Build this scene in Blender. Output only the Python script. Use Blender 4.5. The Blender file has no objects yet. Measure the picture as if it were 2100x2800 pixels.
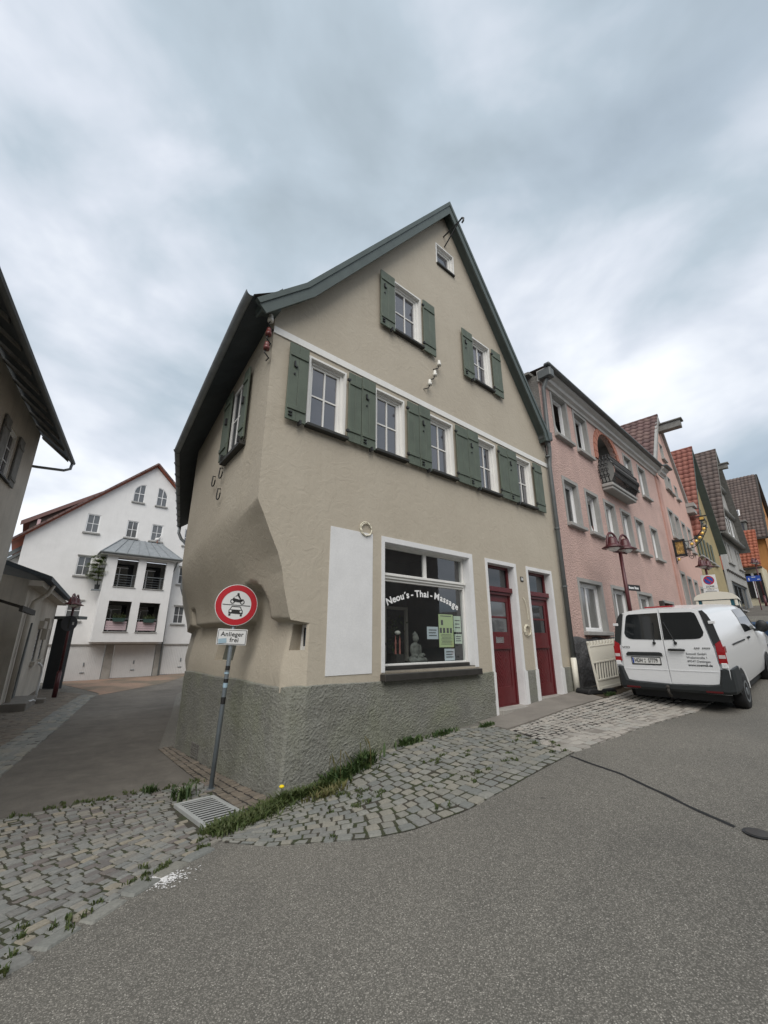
import bpy, bmesh, math, random
import numpy as np
from mathutils import Vector, Matrix, noise
from mathutils.geometry import tessellate_polygon

R = math.radians
random.seed(7)
SC = bpy.context.scene
COL = SC.collection

# ---------------------------------------------------------------- camera
cam_d = bpy.data.cameras.new('camera')
cam = bpy.data.objects.new('camera', cam_d)
COL.objects.link(cam)
cam.location = (0, 0, 1.6)
cam.rotation_euler = (R(90 + 17.3), 0, 0)
cam_d.sensor_fit = 'VERTICAL'
cam_d.sensor_height = 36.0
cam_d.lens = 36.0 * 1132.0 / 2800.0
cam_d.clip_start = 0.05
cam_d.clip_end = 3000
SC.camera = cam

# ---------------------------------------------------------------- sky, sun, exposure
SUN_AZ, SUN_EL = 182.0, 46.0            # compass direction from +Y clockwise, elevation
world = bpy.data.worlds.new('World')
SC.world = world
world.use_nodes = True
wn, wl = world.node_tree.nodes, world.node_tree.links
wn.clear()


def wnode(t, **kw):
    n = wn.new(t)
    for k, v in kw.items():
        setattr(n, k, v)
    return n


def wmath(op, a, b=None, c=None):
    n = wnode('ShaderNodeMath', operation=op)
    for i, q in enumerate((a, b, c)):
        if q is None:
            continue
        if isinstance(q, (int, float)):
            n.inputs[i].default_value = q
        else:
            wl.new(q, n.inputs[i])
    return n.outputs[0]


wout = wnode('ShaderNodeOutputWorld')
wbg = wnode('ShaderNodeBackground')
sky = wnode('ShaderNodeTexSky', sky_type='NISHITA')
sky.sun_disc = False
sky.sun_elevation = R(SUN_EL)
sky.sun_rotation = R(SUN_AZ)
sky.dust_density = 2.0
tc = wnode('ShaderNodeTexCoord')
sep = wnode('ShaderNodeSeparateXYZ')
wl.new(tc.outputs['Generated'], sep.inputs[0])
zc = wmath('MAXIMUM', sep.outputs[2], 0.02)
zc = wmath('ADD', zc, 0.16)
px = wmath('DIVIDE', sep.outputs[0], zc)
py = wmath('DIVIDE', sep.outputs[1], zc)
comb = wnode('ShaderNodeCombineXYZ')
wl.new(px, comb.inputs[0])
wl.new(py, comb.inputs[1])
mp = wnode('ShaderNodeMapping')
mp.inputs['Scale'].default_value = (1.1, 0.85, 1)       # clouds drawn out by the wind
mp.inputs['Rotation'].default_value = (0, 0, R(-6))
mp.inputs['Location'].default_value = (3.1, 1.7, 0)
wl.new(comb.outputs[0], mp.inputs[0])


def wnoise(scale, detail, rough, dist, off=0.0, vec=None):
    n = wnode('ShaderNodeTexNoise', noise_dimensions='3D')
    n.inputs['Scale'].default_value = scale
    n.inputs['Detail'].default_value = detail
    n.inputs['Roughness'].default_value = rough
    n.inputs['Distortion'].default_value = dist
    m = wnode('ShaderNodeVectorMath', operation='ADD')
    m.inputs[1].default_value = (off, off * 0.7, off * 0.3)
    wl.new(vec or mp.outputs[0], m.inputs[0])
    wl.new(m.outputs[0], n.inputs['Vector'])
    return n.outputs['Fac']


big = wnoise(0.85, 5, 0.5, 0.7, 0.0)
mp2 = wnode('ShaderNodeMapping')
mp2.inputs['Scale'].default_value = (1.0, 1.0, 1.6)
wl.new(tc.outputs['Generated'], mp2.inputs[0])
mid = wnoise(3.0, 5, 0.5, 0.25, 5.0, mp2.outputs[0])
tone = wmath('ADD', wmath('MULTIPLY', big, 0.5), wmath('MULTIPLY', mid, 0.5))
ramp = wnode('ShaderNodeValToRGB')
el = ramp.color_ramp.elements
el[0].position, el[0].color = 0.34, (0.285, 0.340, 0.385, 1)
el[1].position, el[1].color = 0.66, (0.80, 0.82, 0.85, 1)
e = el.new(0.45)
e.color = (0.375, 0.440, 0.500, 1)
e = el.new(0.54)
e.color = (0.530, 0.570, 0.635, 1)
wl.new(tone, ramp.inputs[0])
cov = wnode('ShaderNodeMapRange')
cov.inputs['From Min'].default_value = 0.30
cov.inputs['From Max'].default_value = 0.42
cov.inputs['To Min'].default_value = 0.8
cov.inputs['To Max'].default_value = 0.97
wl.new(big, cov.inputs[0])
skys = wnode('ShaderNodeMix', data_type='RGBA', blend_type='MULTIPLY')
skys.inputs[0].default_value = 1.0
wl.new(sky.outputs[0], skys.inputs[6])
skys.inputs[7].default_value = (0.1, 0.1, 0.1, 1)
mixc = wnode('ShaderNodeMix', data_type='RGBA')
wl.new(cov.outputs[0], mixc.inputs[0])
wl.new(skys.outputs[2], mixc.inputs[6])
wl.new(ramp.outputs[0], mixc.inputs[7])
wl.new(mixc.outputs[2], wbg.inputs[0])
wbg.inputs[1].default_value = 0.82
wl.new(wbg.outputs[0], wout.inputs[0])

sun_d = bpy.data.lights.new('sun', 'SUN')
sun_d.energy = 1.5
sun_d.angle = R(50)                       # light spread by the cloud cover
sun_d.color = (1.0, 0.95, 0.88)
sun = bpy.data.objects.new('sun', sun_d)
COL.objects.link(sun)
_s = Vector((math.sin(R(SUN_AZ)) * math.cos(R(SUN_EL)), math.cos(R(SUN_AZ)) * math.cos(R(SUN_EL)), math.sin(R(SUN_EL))))
sun.rotation_euler = _s.to_track_quat('Z', 'Y').to_euler()

SC.view_settings.view_transform = 'Standard'
SC.view_settings.look = 'None'
SC.view_settings.exposure = 0.80
SC.view_settings.gamma = 1.0
SC.view_settings.use_curve_mapping = False
SC.render.engine = 'CYCLES'
SC.cycles.max_bounces = 6
SC.cycles.transparent_max_bounces = 12


# ---------------------------------------------------------------- materials
def _lin(c):
    return tuple(((x / 12.92) if x <= 0.04045 else ((x + 0.055) / 1.055) ** 2.4) for x in c)


def hx(h):
    return _lin(tuple(int(h[i:i + 2], 16) / 255 for i in (0, 2, 4)))


MATS = {}


class NT:
    def __init__(s, m):
        s.m = m
        s.n, s.l = m.node_tree.nodes, m.node_tree.links
        s.b = s.n['Principled BSDF']

    def new(s, t, **kw):
        n = s.n.new(t)
        for k, v in kw.items():
            if k in n.inputs:
                n.inputs[k].default_value = v
            else:
                setattr(n, k, v)
        return n

    def link(s, a, b):
        s.l.new(a, b)

    def noise(s, scale, detail=4, rough=0.55, dist=0.0, vec=None):
        n = s.new('ShaderNodeTexNoise')
        n.inputs['Scale'].default_value = scale
        n.inputs['Detail'].default_value = detail
        n.inputs['Roughness'].default_value = rough
        n.inputs['Distortion'].default_value = dist
        s.link(vec or s.co(), n.inputs['Vector'])
        return n.outputs['Fac']

    def co(s):
        if not hasattr(s, '_co'):
            s._co = s.new('ShaderNodeTexCoord').outputs['Object']
        return s._co

    def ramp(s, fac, stops):
        r = s.new('ShaderNodeValToRGB')
        e = r.color_ramp.elements
        e[0].position, e[0].color = stops[0][0], (*stops[0][1], 1)
        e[1].position, e[1].color = stops[-1][0], (*stops[-1][1], 1)
        for p, c in stops[1:-1]:
            q = e.new(p)
            q.color = (*c, 1)
        s.link(fac, r.inputs[0])
        return r.outputs[0]

    def mix(s, fac, a, b, blend='MIX'):
        m = s.new('ShaderNodeMix', data_type='RGBA', blend_type=blend)
        for i, q in ((0, fac), (6, a), (7, b)):
            if isinstance(q, (int, float)):
                m.inputs[i].default_value = q
            elif isinstance(q, tuple):
                m.inputs[i].default_value = (*q[:3], 1)
            else:
                s.link(q, m.inputs[i])
        return m.outputs[2]

    def bump(s, h, strength=0.3, dist=0.01, prev=None):
        b = s.new('ShaderNodeBump')
        b.inputs['Strength'].default_value = strength
        b.inputs['Distance'].default_value = dist
        s.link(h, b.inputs['Height'])
        if prev is not None:
            s.link(prev, b.inputs['Normal'])
        s.link(b.outputs[0], s.b.inputs['Normal'])
        return b.outputs[0]


def nmat(name, col, rough=0.8, metal=0.0, spec=0.5):
    m = bpy.data.materials.new(name)
    m.use_nodes = True
    t = NT(m)
    t.b.inputs['Base Color'].default_value = (*col, 1)
    t.b.inputs['Roughness'].default_value = rough
    t.b.inputs['Metallic'].default_value = metal
    t.b.inputs['Specular IOR Level'].default_value = spec
    MATS[name] = m
    return t


def scale(c, k):
    return tuple(min(1, x * k) for x in c)


def surf(name, col, rough=0.8, var=0.12, vs=2.0, fine=0.08, fs=40.0, bump=0.0, bs=60.0, bd=0.004, metal=0.0, dirt=0.0, spec=0.5):
    """painted / plastered / metal surface with broad tone change, fine grain, optional relief and streaky dirt"""
    t = nmat(name, col, rough, metal, spec)
    c = t.mix(t.ramp(t.noise(vs, 4), [(0.3, (0, 0, 0)), (0.7, (1, 1, 1))]), scale(col, 1 - var), scale(col, 1 + var))
    c = t.mix(t.ramp(t.noise(fs, 3), [(0.35, (0, 0, 0)), (0.65, (1, 1, 1))]), t.mix(1.0, c, scale((1, 1, 1), 1 - fine), 'MULTIPLY'), c)
    if dirt:
        mpn = t.new('ShaderNodeMapping')
        mpn.inputs['Scale'].default_value = (6, 6, 0.5)
        t.link(t.co(), mpn.inputs[0])
        d = t.ramp(t.noise(1.6, 5, 0.6, 0.2, mpn.outputs[0]), [(0.5, (0, 0, 0)), (0.75, (dirt,) * 3)])
        c = t.mix(d, c, scale(col, 0.45))
    t.link(c, t.b.inputs['Base Color'])
    if bump:
        t.bump(t.noise(bs, 4, 0.6), bump, bd)
    return MATS[name]


def flat(name, col, rough=0.6, metal=0.0, spec=0.5):
    nmat(name, col, rough, metal, spec)
    return MATS[name]


# plaster of the corner house: trowel marks and a soft large unevenness
t = nmat('plaster_beige', (0.46, 0.405, 0.305), 0.92)
c = t.mix(t.ramp(t.noise(0.9, 5, 0.6), [(0.3, (0, 0, 0)), (0.72, (1, 1, 1))]), (0.435, 0.385, 0.308), (0.485, 0.435, 0.352))
c = t.mix(t.ramp(t.noise(160, 2), [(0.4, (0, 0, 0)), (0.6, (1, 1, 1))]), t.mix(1.0, c, (0.9, 0.9, 0.9), 'MULTIPLY'), c)
mpn = t.new('ShaderNodeMapping')
mpn.inputs['Scale'].default_value = (5, 5, 0.45)
t.link(t.co(), mpn.inputs[0])
c = t.mix(t.ramp(t.noise(1.5, 6, 0.6, 0.2, mpn.outputs[0]), [(0.52, (0, 0, 0)), (0.8, (0.16,) * 3)]), c, (0.28, 0.235, 0.17))
tw_ = t.noise(5.5, 3, 0.55, 3.5)
c = t.mix(t.ramp(tw_, [(0.485, (0, 0, 0)), (0.5, (0.30,) * 3), (0.515, (0, 0, 0))]), c, (0.56, 0.51, 0.41))
t.link(c, t.b.inputs['Base Color'])
n1 = t.bump(t.noise(4.5, 4, 0.6, 2.0), 0.38, 0.025)
t.bump(t.noise(120, 4, 0.6), 0.35, 0.004, n1)

# rough-cast plinth, greenish grey
t = nmat('roughcast_plinth', (0.2, 0.2, 0.17), 0.95)
c = t.mix(t.ramp(t.noise(2.2, 5, 0.65), [(0.3, (0, 0, 0)), (0.72, (1, 1, 1))]), (0.185, 0.183, 0.162), (0.255, 0.257, 0.226))
c = t.mix(t.ramp(t.noise(1.1, 5, 0.6, 0.5), [(0.45, (0, 0, 0)), (0.72, (0.7,) * 3)]), c, (0.20, 0.21, 0.145))
t.link(c, t.b.inputs['Base Color'])
n1 = t.bump(t.noise(42, 3, 0.5, 1.2), 0.8, 0.02)
t.bump(t.noise(150, 3, 0.6), 0.35, 0.004, n1)

surf('plaster_white', (0.74, 0.73, 0.72), 0.9, 0.04, 2, 0.05, 60, 0.25, 140, 0.004, dirt=0.08)
surf('panel_white', (0.70, 0.70, 0.70), 0.9, 0.05, 3, 0.06, 50, 0.3, 90, 0.004)
surf('frame_white', (0.74, 0.73, 0.70), 0.5, 0.03, 3, 0.03, 30, 0.05, 60, 0.002, dirt=0.12)
surf('plastic_white', (0.80, 0.80, 0.80), 0.35, 0.02, 3, 0.02, 30)
surf('shutter_green', (0.098, 0.120, 0.090), 0.6, 0.12, 4, 0.1, 60, 0.2, 80, 0.002, dirt=0.25)
surf('trim_green', (0.072, 0.092, 0.086), 0.55, 0.12, 3, 0.06, 60, 0.1, 60, 0.002, dirt=0.15)
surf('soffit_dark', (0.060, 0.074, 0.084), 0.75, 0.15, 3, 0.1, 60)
surf('sill_dark', (0.030, 0.030, 0.026), 0.6, 0.15, 5, 0.1, 60, 0.15, 80, 0.002)
surf('stone_dark', (0.038, 0.035, 0.031), 0.45, 0.2, 6, 0.2, 90, 0.1, 120, 0.002)
surf('door_red', (0.105, 0.009, 0.012), 0.42, 0.12, 4, 0.06, 60, 0.05, 80, 0.002)
surf('zinc', (0.27, 0.29, 0.305), 0.5, 0.12, 5, 0.06, 60, 0, metal=0.25)
surf('zinc_dark', (0.125, 0.135, 0.135), 0.55, 0.12, 5, 0.06, 60, 0, metal=0.2, dirt=0.2)
surf('iron_black', (0.018, 0.018, 0.019), 0.5, 0.2, 8, 0.1, 60)
surf('porcelain', (0.72, 0.70, 0.64), 0.25, 0.04, 8, 0.02, 40)
surf('porcelain_red', (0.16, 0.040, 0.034), 0.35, 0.25, 12, 0.1, 40)
surf('cable_white', (0.66, 0.62, 0.50), 0.6, 0.05, 8, 0.02, 40)
surf('metal_grey', (0.22, 0.24, 0.255), 0.45, 0.1, 6, 0.05, 60, metal=0.4)
surf('galvanised', (0.40, 0.41, 0.40), 0.55, 0.12, 6, 0.08, 60, metal=0.1, dirt=0.2)
surf('steel_pole', (0.27, 0.31, 0.345), 0.42, 0.15, 5, 0.08, 60, metal=0.5, dirt=0.2)
surf('plaster_pink', (0.60, 0.42, 0.37), 0.95, 0.10, 1.2, 0.20, 24, 1.0, 19, 0.06, dirt=0.15)
surf('plaster_pink_stain', (0.48, 0.285, 0.240), 0.95, 0.14, 1.5, 0.10, 30, 0.9, 24, 0.025)
surf('pink_smooth', (0.57, 0.37, 0.31), 0.9, 0.06, 2, 0.05, 30, 0.3, 40, 0.01)
surf('stone_trim', (0.32, 0.315, 0.30), 0.85, 0.10, 3, 0.08, 50, 0.2, 60, 0.004)
surf('stone_pale', (0.46, 0.45, 0.43), 0.85, 0.08, 3, 0.06, 50, 0.2, 60, 0.004, dirt=0.15)
surf('brick_arch', (0.42, 0.18, 0.125), 0.9, 0.15, 4, 0.1, 40, 0.3, 40, 0.006)
surf('roughcast_grey', (0.20, 0.19, 0.175), 0.95, 0.25, 2, 0.25, 25, 1.0, 20, 0.03)
surf('rubble_plinth', (0.085, 0.085, 0.088), 0.9, 0.35, 5, 0.3, 20, 1.0, 14, 0.04)
surf('plaster_yellow', (0.34, 0.275, 0.145), 0.92, 0.10, 1.5, 0.06, 40, 0.3, 60, 0.006, dirt=0.2)
surf('plaster_grey', (0.36, 0.35, 0.33), 0.92, 0.12, 1.2, 0.08, 40, 0.4, 40, 0.008, dirt=0.3)
surf('plaster_orange', (0.43, 0.20, 0.065), 0.92, 0.12, 1.2, 0.08, 40, 0.3, 40, 0.008, dirt=0.25)
surf('plaster_cream', (0.52, 0.47, 0.34), 0.92, 0.10, 1.2, 0.08, 40, 0.3, 40, 0.008, dirt=0.2)
surf('plaster_tan', (0.53, 0.485, 0.42), 0.92, 0.12, 1.2, 0.08, 40, 0.4, 50, 0.008, dirt=0.3)
surf('timber_grey', (0.20, 0.195, 0.18), 0.85, 0.2, 5, 0.15, 50, 0.3, 40, 0.006)
surf('timber_dark', (0.045, 0.04, 0.035), 0.8, 0.2, 5, 0.15, 50, 0.3, 40, 0.006)
surf('garage_white', (0.66, 0.65, 0.64), 0.6, 0.04, 2, 0.04, 40, dirt=0.12)
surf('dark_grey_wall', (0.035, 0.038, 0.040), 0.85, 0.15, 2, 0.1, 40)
surf('lamp_maroon', (0.080, 0.017, 0.020), 0.4, 0.1, 6, 0.05, 40)
surf('concrete', (0.225, 0.205, 0.180), 0.92, 0.16, 2.2, 0.15, 70, 0.35, 90, 0.004, dirt=0.1)
surf('concrete_light', (0.34, 0.32, 0.29), 0.92, 0.16, 2.2, 0.12, 70, 0.3, 90, 0.004)
surf('rubber', (0.012, 0.012, 0.013), 0.75, 0.2, 6, 0.1, 60)
surf('plastic_black', (0.022, 0.024, 0.025), 0.55, 0.1, 6, 0.06, 60)
surf('bumper_plastic', (0.020, 0.024, 0.026), 0.6, 0.1, 6, 0.06, 60)
flat('body_white', (0.78, 0.79, 0.80), 0.18, 0, 0.6)
flat('print_black', (0.012, 0.012, 0.012), 0.6)
flat('print_grey', (0.12, 0.12, 0.125), 0.6)
flat('print_white', (0.85, 0.85, 0.84), 0.5)
flat('sign_white', (0.66, 0.67, 0.67), 0.4)
flat('sign_red', (0.43, 0.008, 0.018), 0.4)
flat('sign_back', (0.045, 0.047, 0.055), 0.5)
flat('sign_blue', (0.012, 0.055, 0.30), 0.4)
flat('plate_white', (0.72, 0.72, 0.70), 0.4)
flat('paper_white', (0.68, 0.74, 0.78), 0.8)
flat('paper_green', (0.60, 0.72, 0.38), 0.8)
flat('paper_mint', (0.66, 0.76, 0.62), 0.8)
flat('photo_dark', (0.10, 0.10, 0.10), 0.7)
flat('lamp_red', (0.32, 0.006, 0.010), 0.15, 0, 0.7)
flat('lamp_clear', (0.62, 0.55, 0.55), 0.15, 0, 0.7)
flat('reflector_red', (0.10, 0.006, 0.008), 0.3)
flat('chrome', (0.55, 0.55, 0.56), 0.2, 1.0)
flat('gold', (0.80, 0.52, 0.14), 0.35, 0.6)
surf('gold_relief', (0.48, 0.30, 0.10), 0.5, 0.5, 9, 0.5, 30, 1.0, 14, 0.05, metal=0.4)
flat('lamp_glass', (0.62, 0.60, 0.56), 0.3)
flat('toilet_white', (0.70, 0.67, 0.58), 0.5)
flat('toilet_teal', (0.010, 0.095, 0.130), 0.5)
flat('bin_blue', (0.018, 0.050, 0.11), 0.5)
flat('cloth_pink', (0.50, 0.38, 0.40), 0.9)
flat('flowerbox_green', (0.020, 0.050, 0.040), 0.6)
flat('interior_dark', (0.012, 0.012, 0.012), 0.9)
flat('sticker_blue', (0.30, 0.42, 0.50), 0.6)
flat('dandelion', (0.80, 0.60, 0.01), 0.7)
flat('niche_green', (0.105, 0.11, 0.09), 0.8)
flat('curtain', (0.50, 0.50, 0.50), 0.9)
surf('statue_stone', (0.20, 0.205, 0.185), 0.85, 0.2, 12, 0.15, 60, 0.3, 80, 0.003)
surf('red_glow_flower', (0.45, 0.16, 0.13), 0.7, 0.2, 12, 0.1, 60)


def pane(name, col, rough=0.04, ior=1.75):
    t = nmat(name, col, rough, 0.0, 0.5)
    t.b.inputs['IOR'].default_value = ior
    t.b.inputs['Base Color'].default_value = (*col, 1)
    mpn = t.noise(3.0, 2)
    t.bump(mpn, 0.02, 0.01)
    return MATS[name]


pane('glass_window', (0.060, 0.060, 0.072), 0.05, 2.1)
pane('glass_dark', (0.012, 0.014, 0.016), 0.05, 1.7)
pane('glass_curtain', (0.155, 0.155, 0.150), 0.12, 1.6)
pane('glass_grey', (0.10, 0.105, 0.11), 0.08, 1.8)

# see-through shop glass: clear with a Fresnel reflection
m = bpy.data.materials.new('glass_clear')
m.use_nodes = True
MATS['glass_clear'] = m
t = NT(m)
lwn = t.new('ShaderNodeLayerWeight')
pwn = t.new('ShaderNodeMath', operation='POWER')
pwn.inputs[1].default_value = 4.0
t.link(lwn.outputs['Facing'], pwn.inputs[0])
fr = t.new('ShaderNodeMath', operation='MULTIPLY_ADD')
fr.inputs[1].default_value = 0.85
fr.inputs[2].default_value = 0.15
t.link(pwn.outputs[0], fr.inputs[0])
tr = t.new('ShaderNodeBsdfTransparent')
tr.inputs[0].default_value = (0.82, 0.86, 0.86, 1)
gl = t.new('ShaderNodeBsdfGlossy')
gl.inputs['Roughness'].default_value = 0.015
mx = t.new('ShaderNodeMixShader')
t.link(fr.outputs[0], mx.inputs[0])
t.link(tr.outputs[0], mx.inputs[1])
t.link(gl.outputs[0], mx.inputs[2])
t.link(mx.outputs[0], t.n['Material Output'].inputs['Surface'])

# asphalt: dark binder, worn light aggregate
t = nmat('asphalt', (0.12, 0.115, 0.105), 0.9)
v = t.new('ShaderNodeTexVoronoi', feature='F1')
v.inputs['Scale'].default_value = 125
t.link(t.co(), v.inputs['Vector'])
grain = t.new('ShaderNodeSeparateColor')
t.link(v.outputs['Color'], grain.inputs[0])
c = t.ramp(grain.outputs[0], [(0.0, (0.095, 0.090, 0.078)), (0.3, (0.165, 0.156, 0.136)), (0.65, (0.235, 0.222, 0.194)), (0.92, (0.32, 0.30, 0.265)), (1.0, (0.48, 0.455, 0.405))])
c = t.mix(t.ramp(v.outputs['Distance'], [(0.25, (0, 0, 0)), (0.75, (1, 1, 1))]), c, (0.105, 0.099, 0.086))
big_ = t.ramp(t.noise(0.45, 7, 0.66, 0.6), [(0.3, (0.80, 0.80, 0.80)), (0.7, (1.14, 1.13, 1.11))])
c = t.mix(1.0, c, big_, 'MULTIPLY')
c = t.mix(t.ramp(t.noise(2.4, 4, 0.5, 0.3), [(0.70, (0, 0, 0)), (0.76, (0.45,) * 3)]), c, (0.060, 0.056, 0.050))
vs2 = t.new('ShaderNodeTexVoronoi', feature='F1')
vs2.inputs['Scale'].default_value = 1.7
t.link(t.co(), vs2.inputs['Vector'])
c = t.mix(t.ramp(vs2.outputs['Distance'], [(0.035, (0.6,) * 3), (0.06, (0, 0, 0))]), c, (0.050, 0.047, 0.042))
t.link(c, t.b.inputs['Base Color'])
n1 = t.bump(v.outputs['Distance'], 0.3, 0.004)
t.bump(t.noise(14, 3), 0.15, 0.02, n1)

t = nmat('asphalt_worn', (0.1, 0.09, 0.08), 0.92)
c = t.mix(t.ramp(t.noise(0.5, 6, 0.65, 0.6), [(0.3, (0, 0, 0)), (0.7, (1, 1, 1))]), (0.120, 0.108, 0.093), (0.195, 0.177, 0.152))
c = t.mix(1.0, c, t.ramp(t.noise(3.2, 6, 0.65, 0.5), [(0.3, (0.78, 0.78, 0.78)), (0.7, (1.15, 1.15, 1.15))]), 'MULTIPLY')
c = t.mix(t.ramp(t.noise(220, 2), [(0.4, (0, 0, 0)), (0.62, (1, 1, 1))]), t.mix(1.0, c, (0.62, 0.62, 0.62), 'MULTIPLY'), c)
t.link(c, t.b.inputs['Base Color'])
t.bump(t.noise(160, 3), 0.4, 0.004)


def stone(name, cols, island=False, rough=0.8):
    """setts and tiles: one tone per piece, drawn from a list of stone colours"""
    t = nmat(name, cols[0], rough)
    if island:
        rnd = t.new('ShaderNodeNewGeometry').outputs['Random Per Island']
    else:
        rnd = t.new('ShaderNodeObjectInfo').outputs['Random']
    n = len(cols)
    r = t.new('ShaderNodeValToRGB')
    r.color_ramp.interpolation = 'CONSTANT'
    e = r.color_ramp.elements
    e[0].position, e[0].color = 0, (*cols[0], 1)
    e[1].position, e[1].color = 1.0 / n, (*cols[1], 1)
    for i in range(2, n):
        q = e.new(i / n)
        q.color = (*cols[i], 1)
    t.link(rnd, r.inputs[0])
    g = t.new('ShaderNodeTexCoord').outputs['Generated']
    t._co = t.new('ShaderNodeNewGeometry').outputs['Position']
    c = t.mix(t.ramp(t.noise(45, 4, 0.6), [(0.3, (0, 0, 0)), (0.7, (1, 1, 1))]), t.mix(1.0, r.outputs[0], (0.72, 0.72, 0.72), 'MULTIPLY'), r.outputs[0])
    c = t.mix(t.ramp(t.noise(2.2, 4, 0.6), [(0.55, (0, 0, 0)), (0.8, (0.5,) * 3)]), c, scale(cols[0], 0.45))
    t.link(c, t.b.inputs['Base Color'])
    t.bump(t.noise(70, 4, 0.6), 0.4, 0.006)
    return MATS[name]


GREY_SETT = [(0.225, 0.228, 0.208), (0.265, 0.262, 0.234), (0.20, 0.206, 0.192), (0.245, 0.238, 0.206), (0.215, 0.214, 0.198), (0.275, 0.26, 0.218)]
MIX_SETT = [tuple(.86 * x for x in q) for q in [(0.27, 0.27, 0.25), (0.30, 0.295, 0.265), (0.20, 0.175, 0.16), (0.245, 0.25, 0.235), (0.34, 0.305, 0.24), (0.28, 0.28, 0.26), (0.195, 0.18, 0.168), (0.255, 0.245, 0.22), (0.31, 0.29, 0.25), (0.225, 0.22, 0.205)]]
LIGHT_SETT = [(0.40, 0.375, 0.335), (0.44, 0.41, 0.365), (0.36, 0.335, 0.30), (0.42, 0.385, 0.34), (0.385, 0.37, 0.335)]
BROWN_SETT = [(0.165, 0.14, 0.11), (0.20, 0.165, 0.13), (0.18, 0.155, 0.125), (0.22, 0.185, 0.145)]
for nm, cl in (('sett_grey', GREY_SETT), ('sett_mixed', MIX_SETT), ('sett_light', LIGHT_SETT), ('sett_brown', BROWN_SETT)):
    stone(nm, cl)
    stone(nm + '_field', cl, True)
TILE_RED = [(0.30, 0.105, 0.075), (0.34, 0.13, 0.095), (0.275, 0.095, 0.07), (0.32, 0.12, 0.09)]
TILE_PLUM = [(0.15, 0.085, 0.078), (0.175, 0.10, 0.092), (0.13, 0.075, 0.07), (0.19, 0.115, 0.10)]
TILE_BROWN = [(0.125, 0.088, 0.075), (0.14, 0.10, 0.088), (0.11, 0.08, 0.07), (0.15, 0.11, 0.095)]
TILE_ORANGE = [(0.36, 0.10, 0.05), (0.40, 0.125, 0.065), (0.33, 0.09, 0.045), (0.37, 0.115, 0.06)]
for nm, cl in (('tile_red', TILE_RED), ('tile_plum', TILE_PLUM), ('tile_brown', TILE_BROWN), ('tile_orange', TILE_ORANGE)):
    stone(nm, cl, False, 0.7)
    stone(nm + '_field', cl, True, 0.7)

t = nmat('joint_moss', (0.05, 0.05, 0.03), 1.0)
c = t.mix(t.ramp(t.noise(3.5, 5, 0.6), [(0.42, (0, 0, 0)), (0.6, (1, 1, 1))]), (0.066, 0.058, 0.043), (0.050, 0.060, 0.024))
c = t.mix(t.ramp(t.noise(90, 3), [(0.4, (0, 0, 0)), (0.6, (1, 1, 1))]), t.mix(1.0, c, (0.5, 0.5, 0.5), 'MULTIPLY'), c)
t.link(c, t.b.inputs['Base Color'])
t.bump(t.noise(80, 4), 0.6, 0.01)
surf('joint_dark', (0.030, 0.026, 0.022), 1.0, 0.3, 6, 0.3, 80, 0.5, 80, 0.008)
surf('soil_litter', (0.085, 0.062, 0.038), 1.0, 0.4, 5, 0.5, 60, 0.8, 40, 0.02)

t = nmat('garage_pavers', (0.3, 0.2, 0.14), 0.9)
br = t.new('ShaderNodeTexBrick')
br.inputs['Scale'].default_value = 2.6
br.inputs['Color1'].default_value = (0.36, 0.235, 0.165, 1)
br.inputs['Color2'].default_value = (0.30, 0.20, 0.15, 1)
br.inputs['Mortar'].default_value = (0.11, 0.09, 0.065, 1)
br.inputs['Mortar Size'].default_value = 0.02
t.link(t.co(), br.inputs['Vector'])
c = t.mix(t.ramp(t.noise(0.45, 4), [(0.45, (0, 0, 0)), (0.62, (0.85,) * 3)]), br.outputs[0], (0.13, 0.115, 0.085))
t.link(c, t.b.inputs['Base Color'])
t.bump(br.outputs[1], 0.3, 0.01)


def leaf(name, cols, trans=0.3):
    m = bpy.data.materials.new(name)
    m.use_nodes = True
    MATS[name] = m
    t = NT(m)
    rnd = t.new('ShaderNodeNewGeometry').outputs['Random Per Island']
    c = t.ramp(rnd, [(i / (len(cols) - 1), q) for i, q in enumerate(cols)])
    t.link(c, t.b.inputs['Base Color'])
    t.b.inputs['Roughness'].default_value = 0.6
    tl = t.new('ShaderNodeBsdfTranslucent')
    t.link(c, tl.inputs[0])
    mx = t.new('ShaderNodeMixShader')
    mx.inputs[0].default_value = trans
    t.link(t.b.outputs[0], mx.inputs[1])
    t.link(tl.outputs[0], mx.inputs[2])
    t.link(mx.outputs[0], t.n['Material Output'].inputs['Surface'])


leaf('grass', [(0.045, 0.072, 0.018), (0.072, 0.105, 0.026), (0.110, 0.125, 0.045), (0.055, 0.082, 0.024)])
leaf('weed', [(0.030, 0.062, 0.018), (0.055, 0.095, 0.025), (0.080, 0.115, 0.035)])
leaf('dry_grass', [(0.16, 0.15, 0.055), (0.11, 0.125, 0.04), (0.20, 0.165, 0.075)])
leaf('potted_tree_leaf', [(0.12, 0.17, 0.045), (0.17, 0.21, 0.06), (0.09, 0.13, 0.04)])
leaf('planter_leaf', [(0.06, 0.09, 0.03), (0.10, 0.14, 0.05), (0.16, 0.14, 0.09)])


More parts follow.
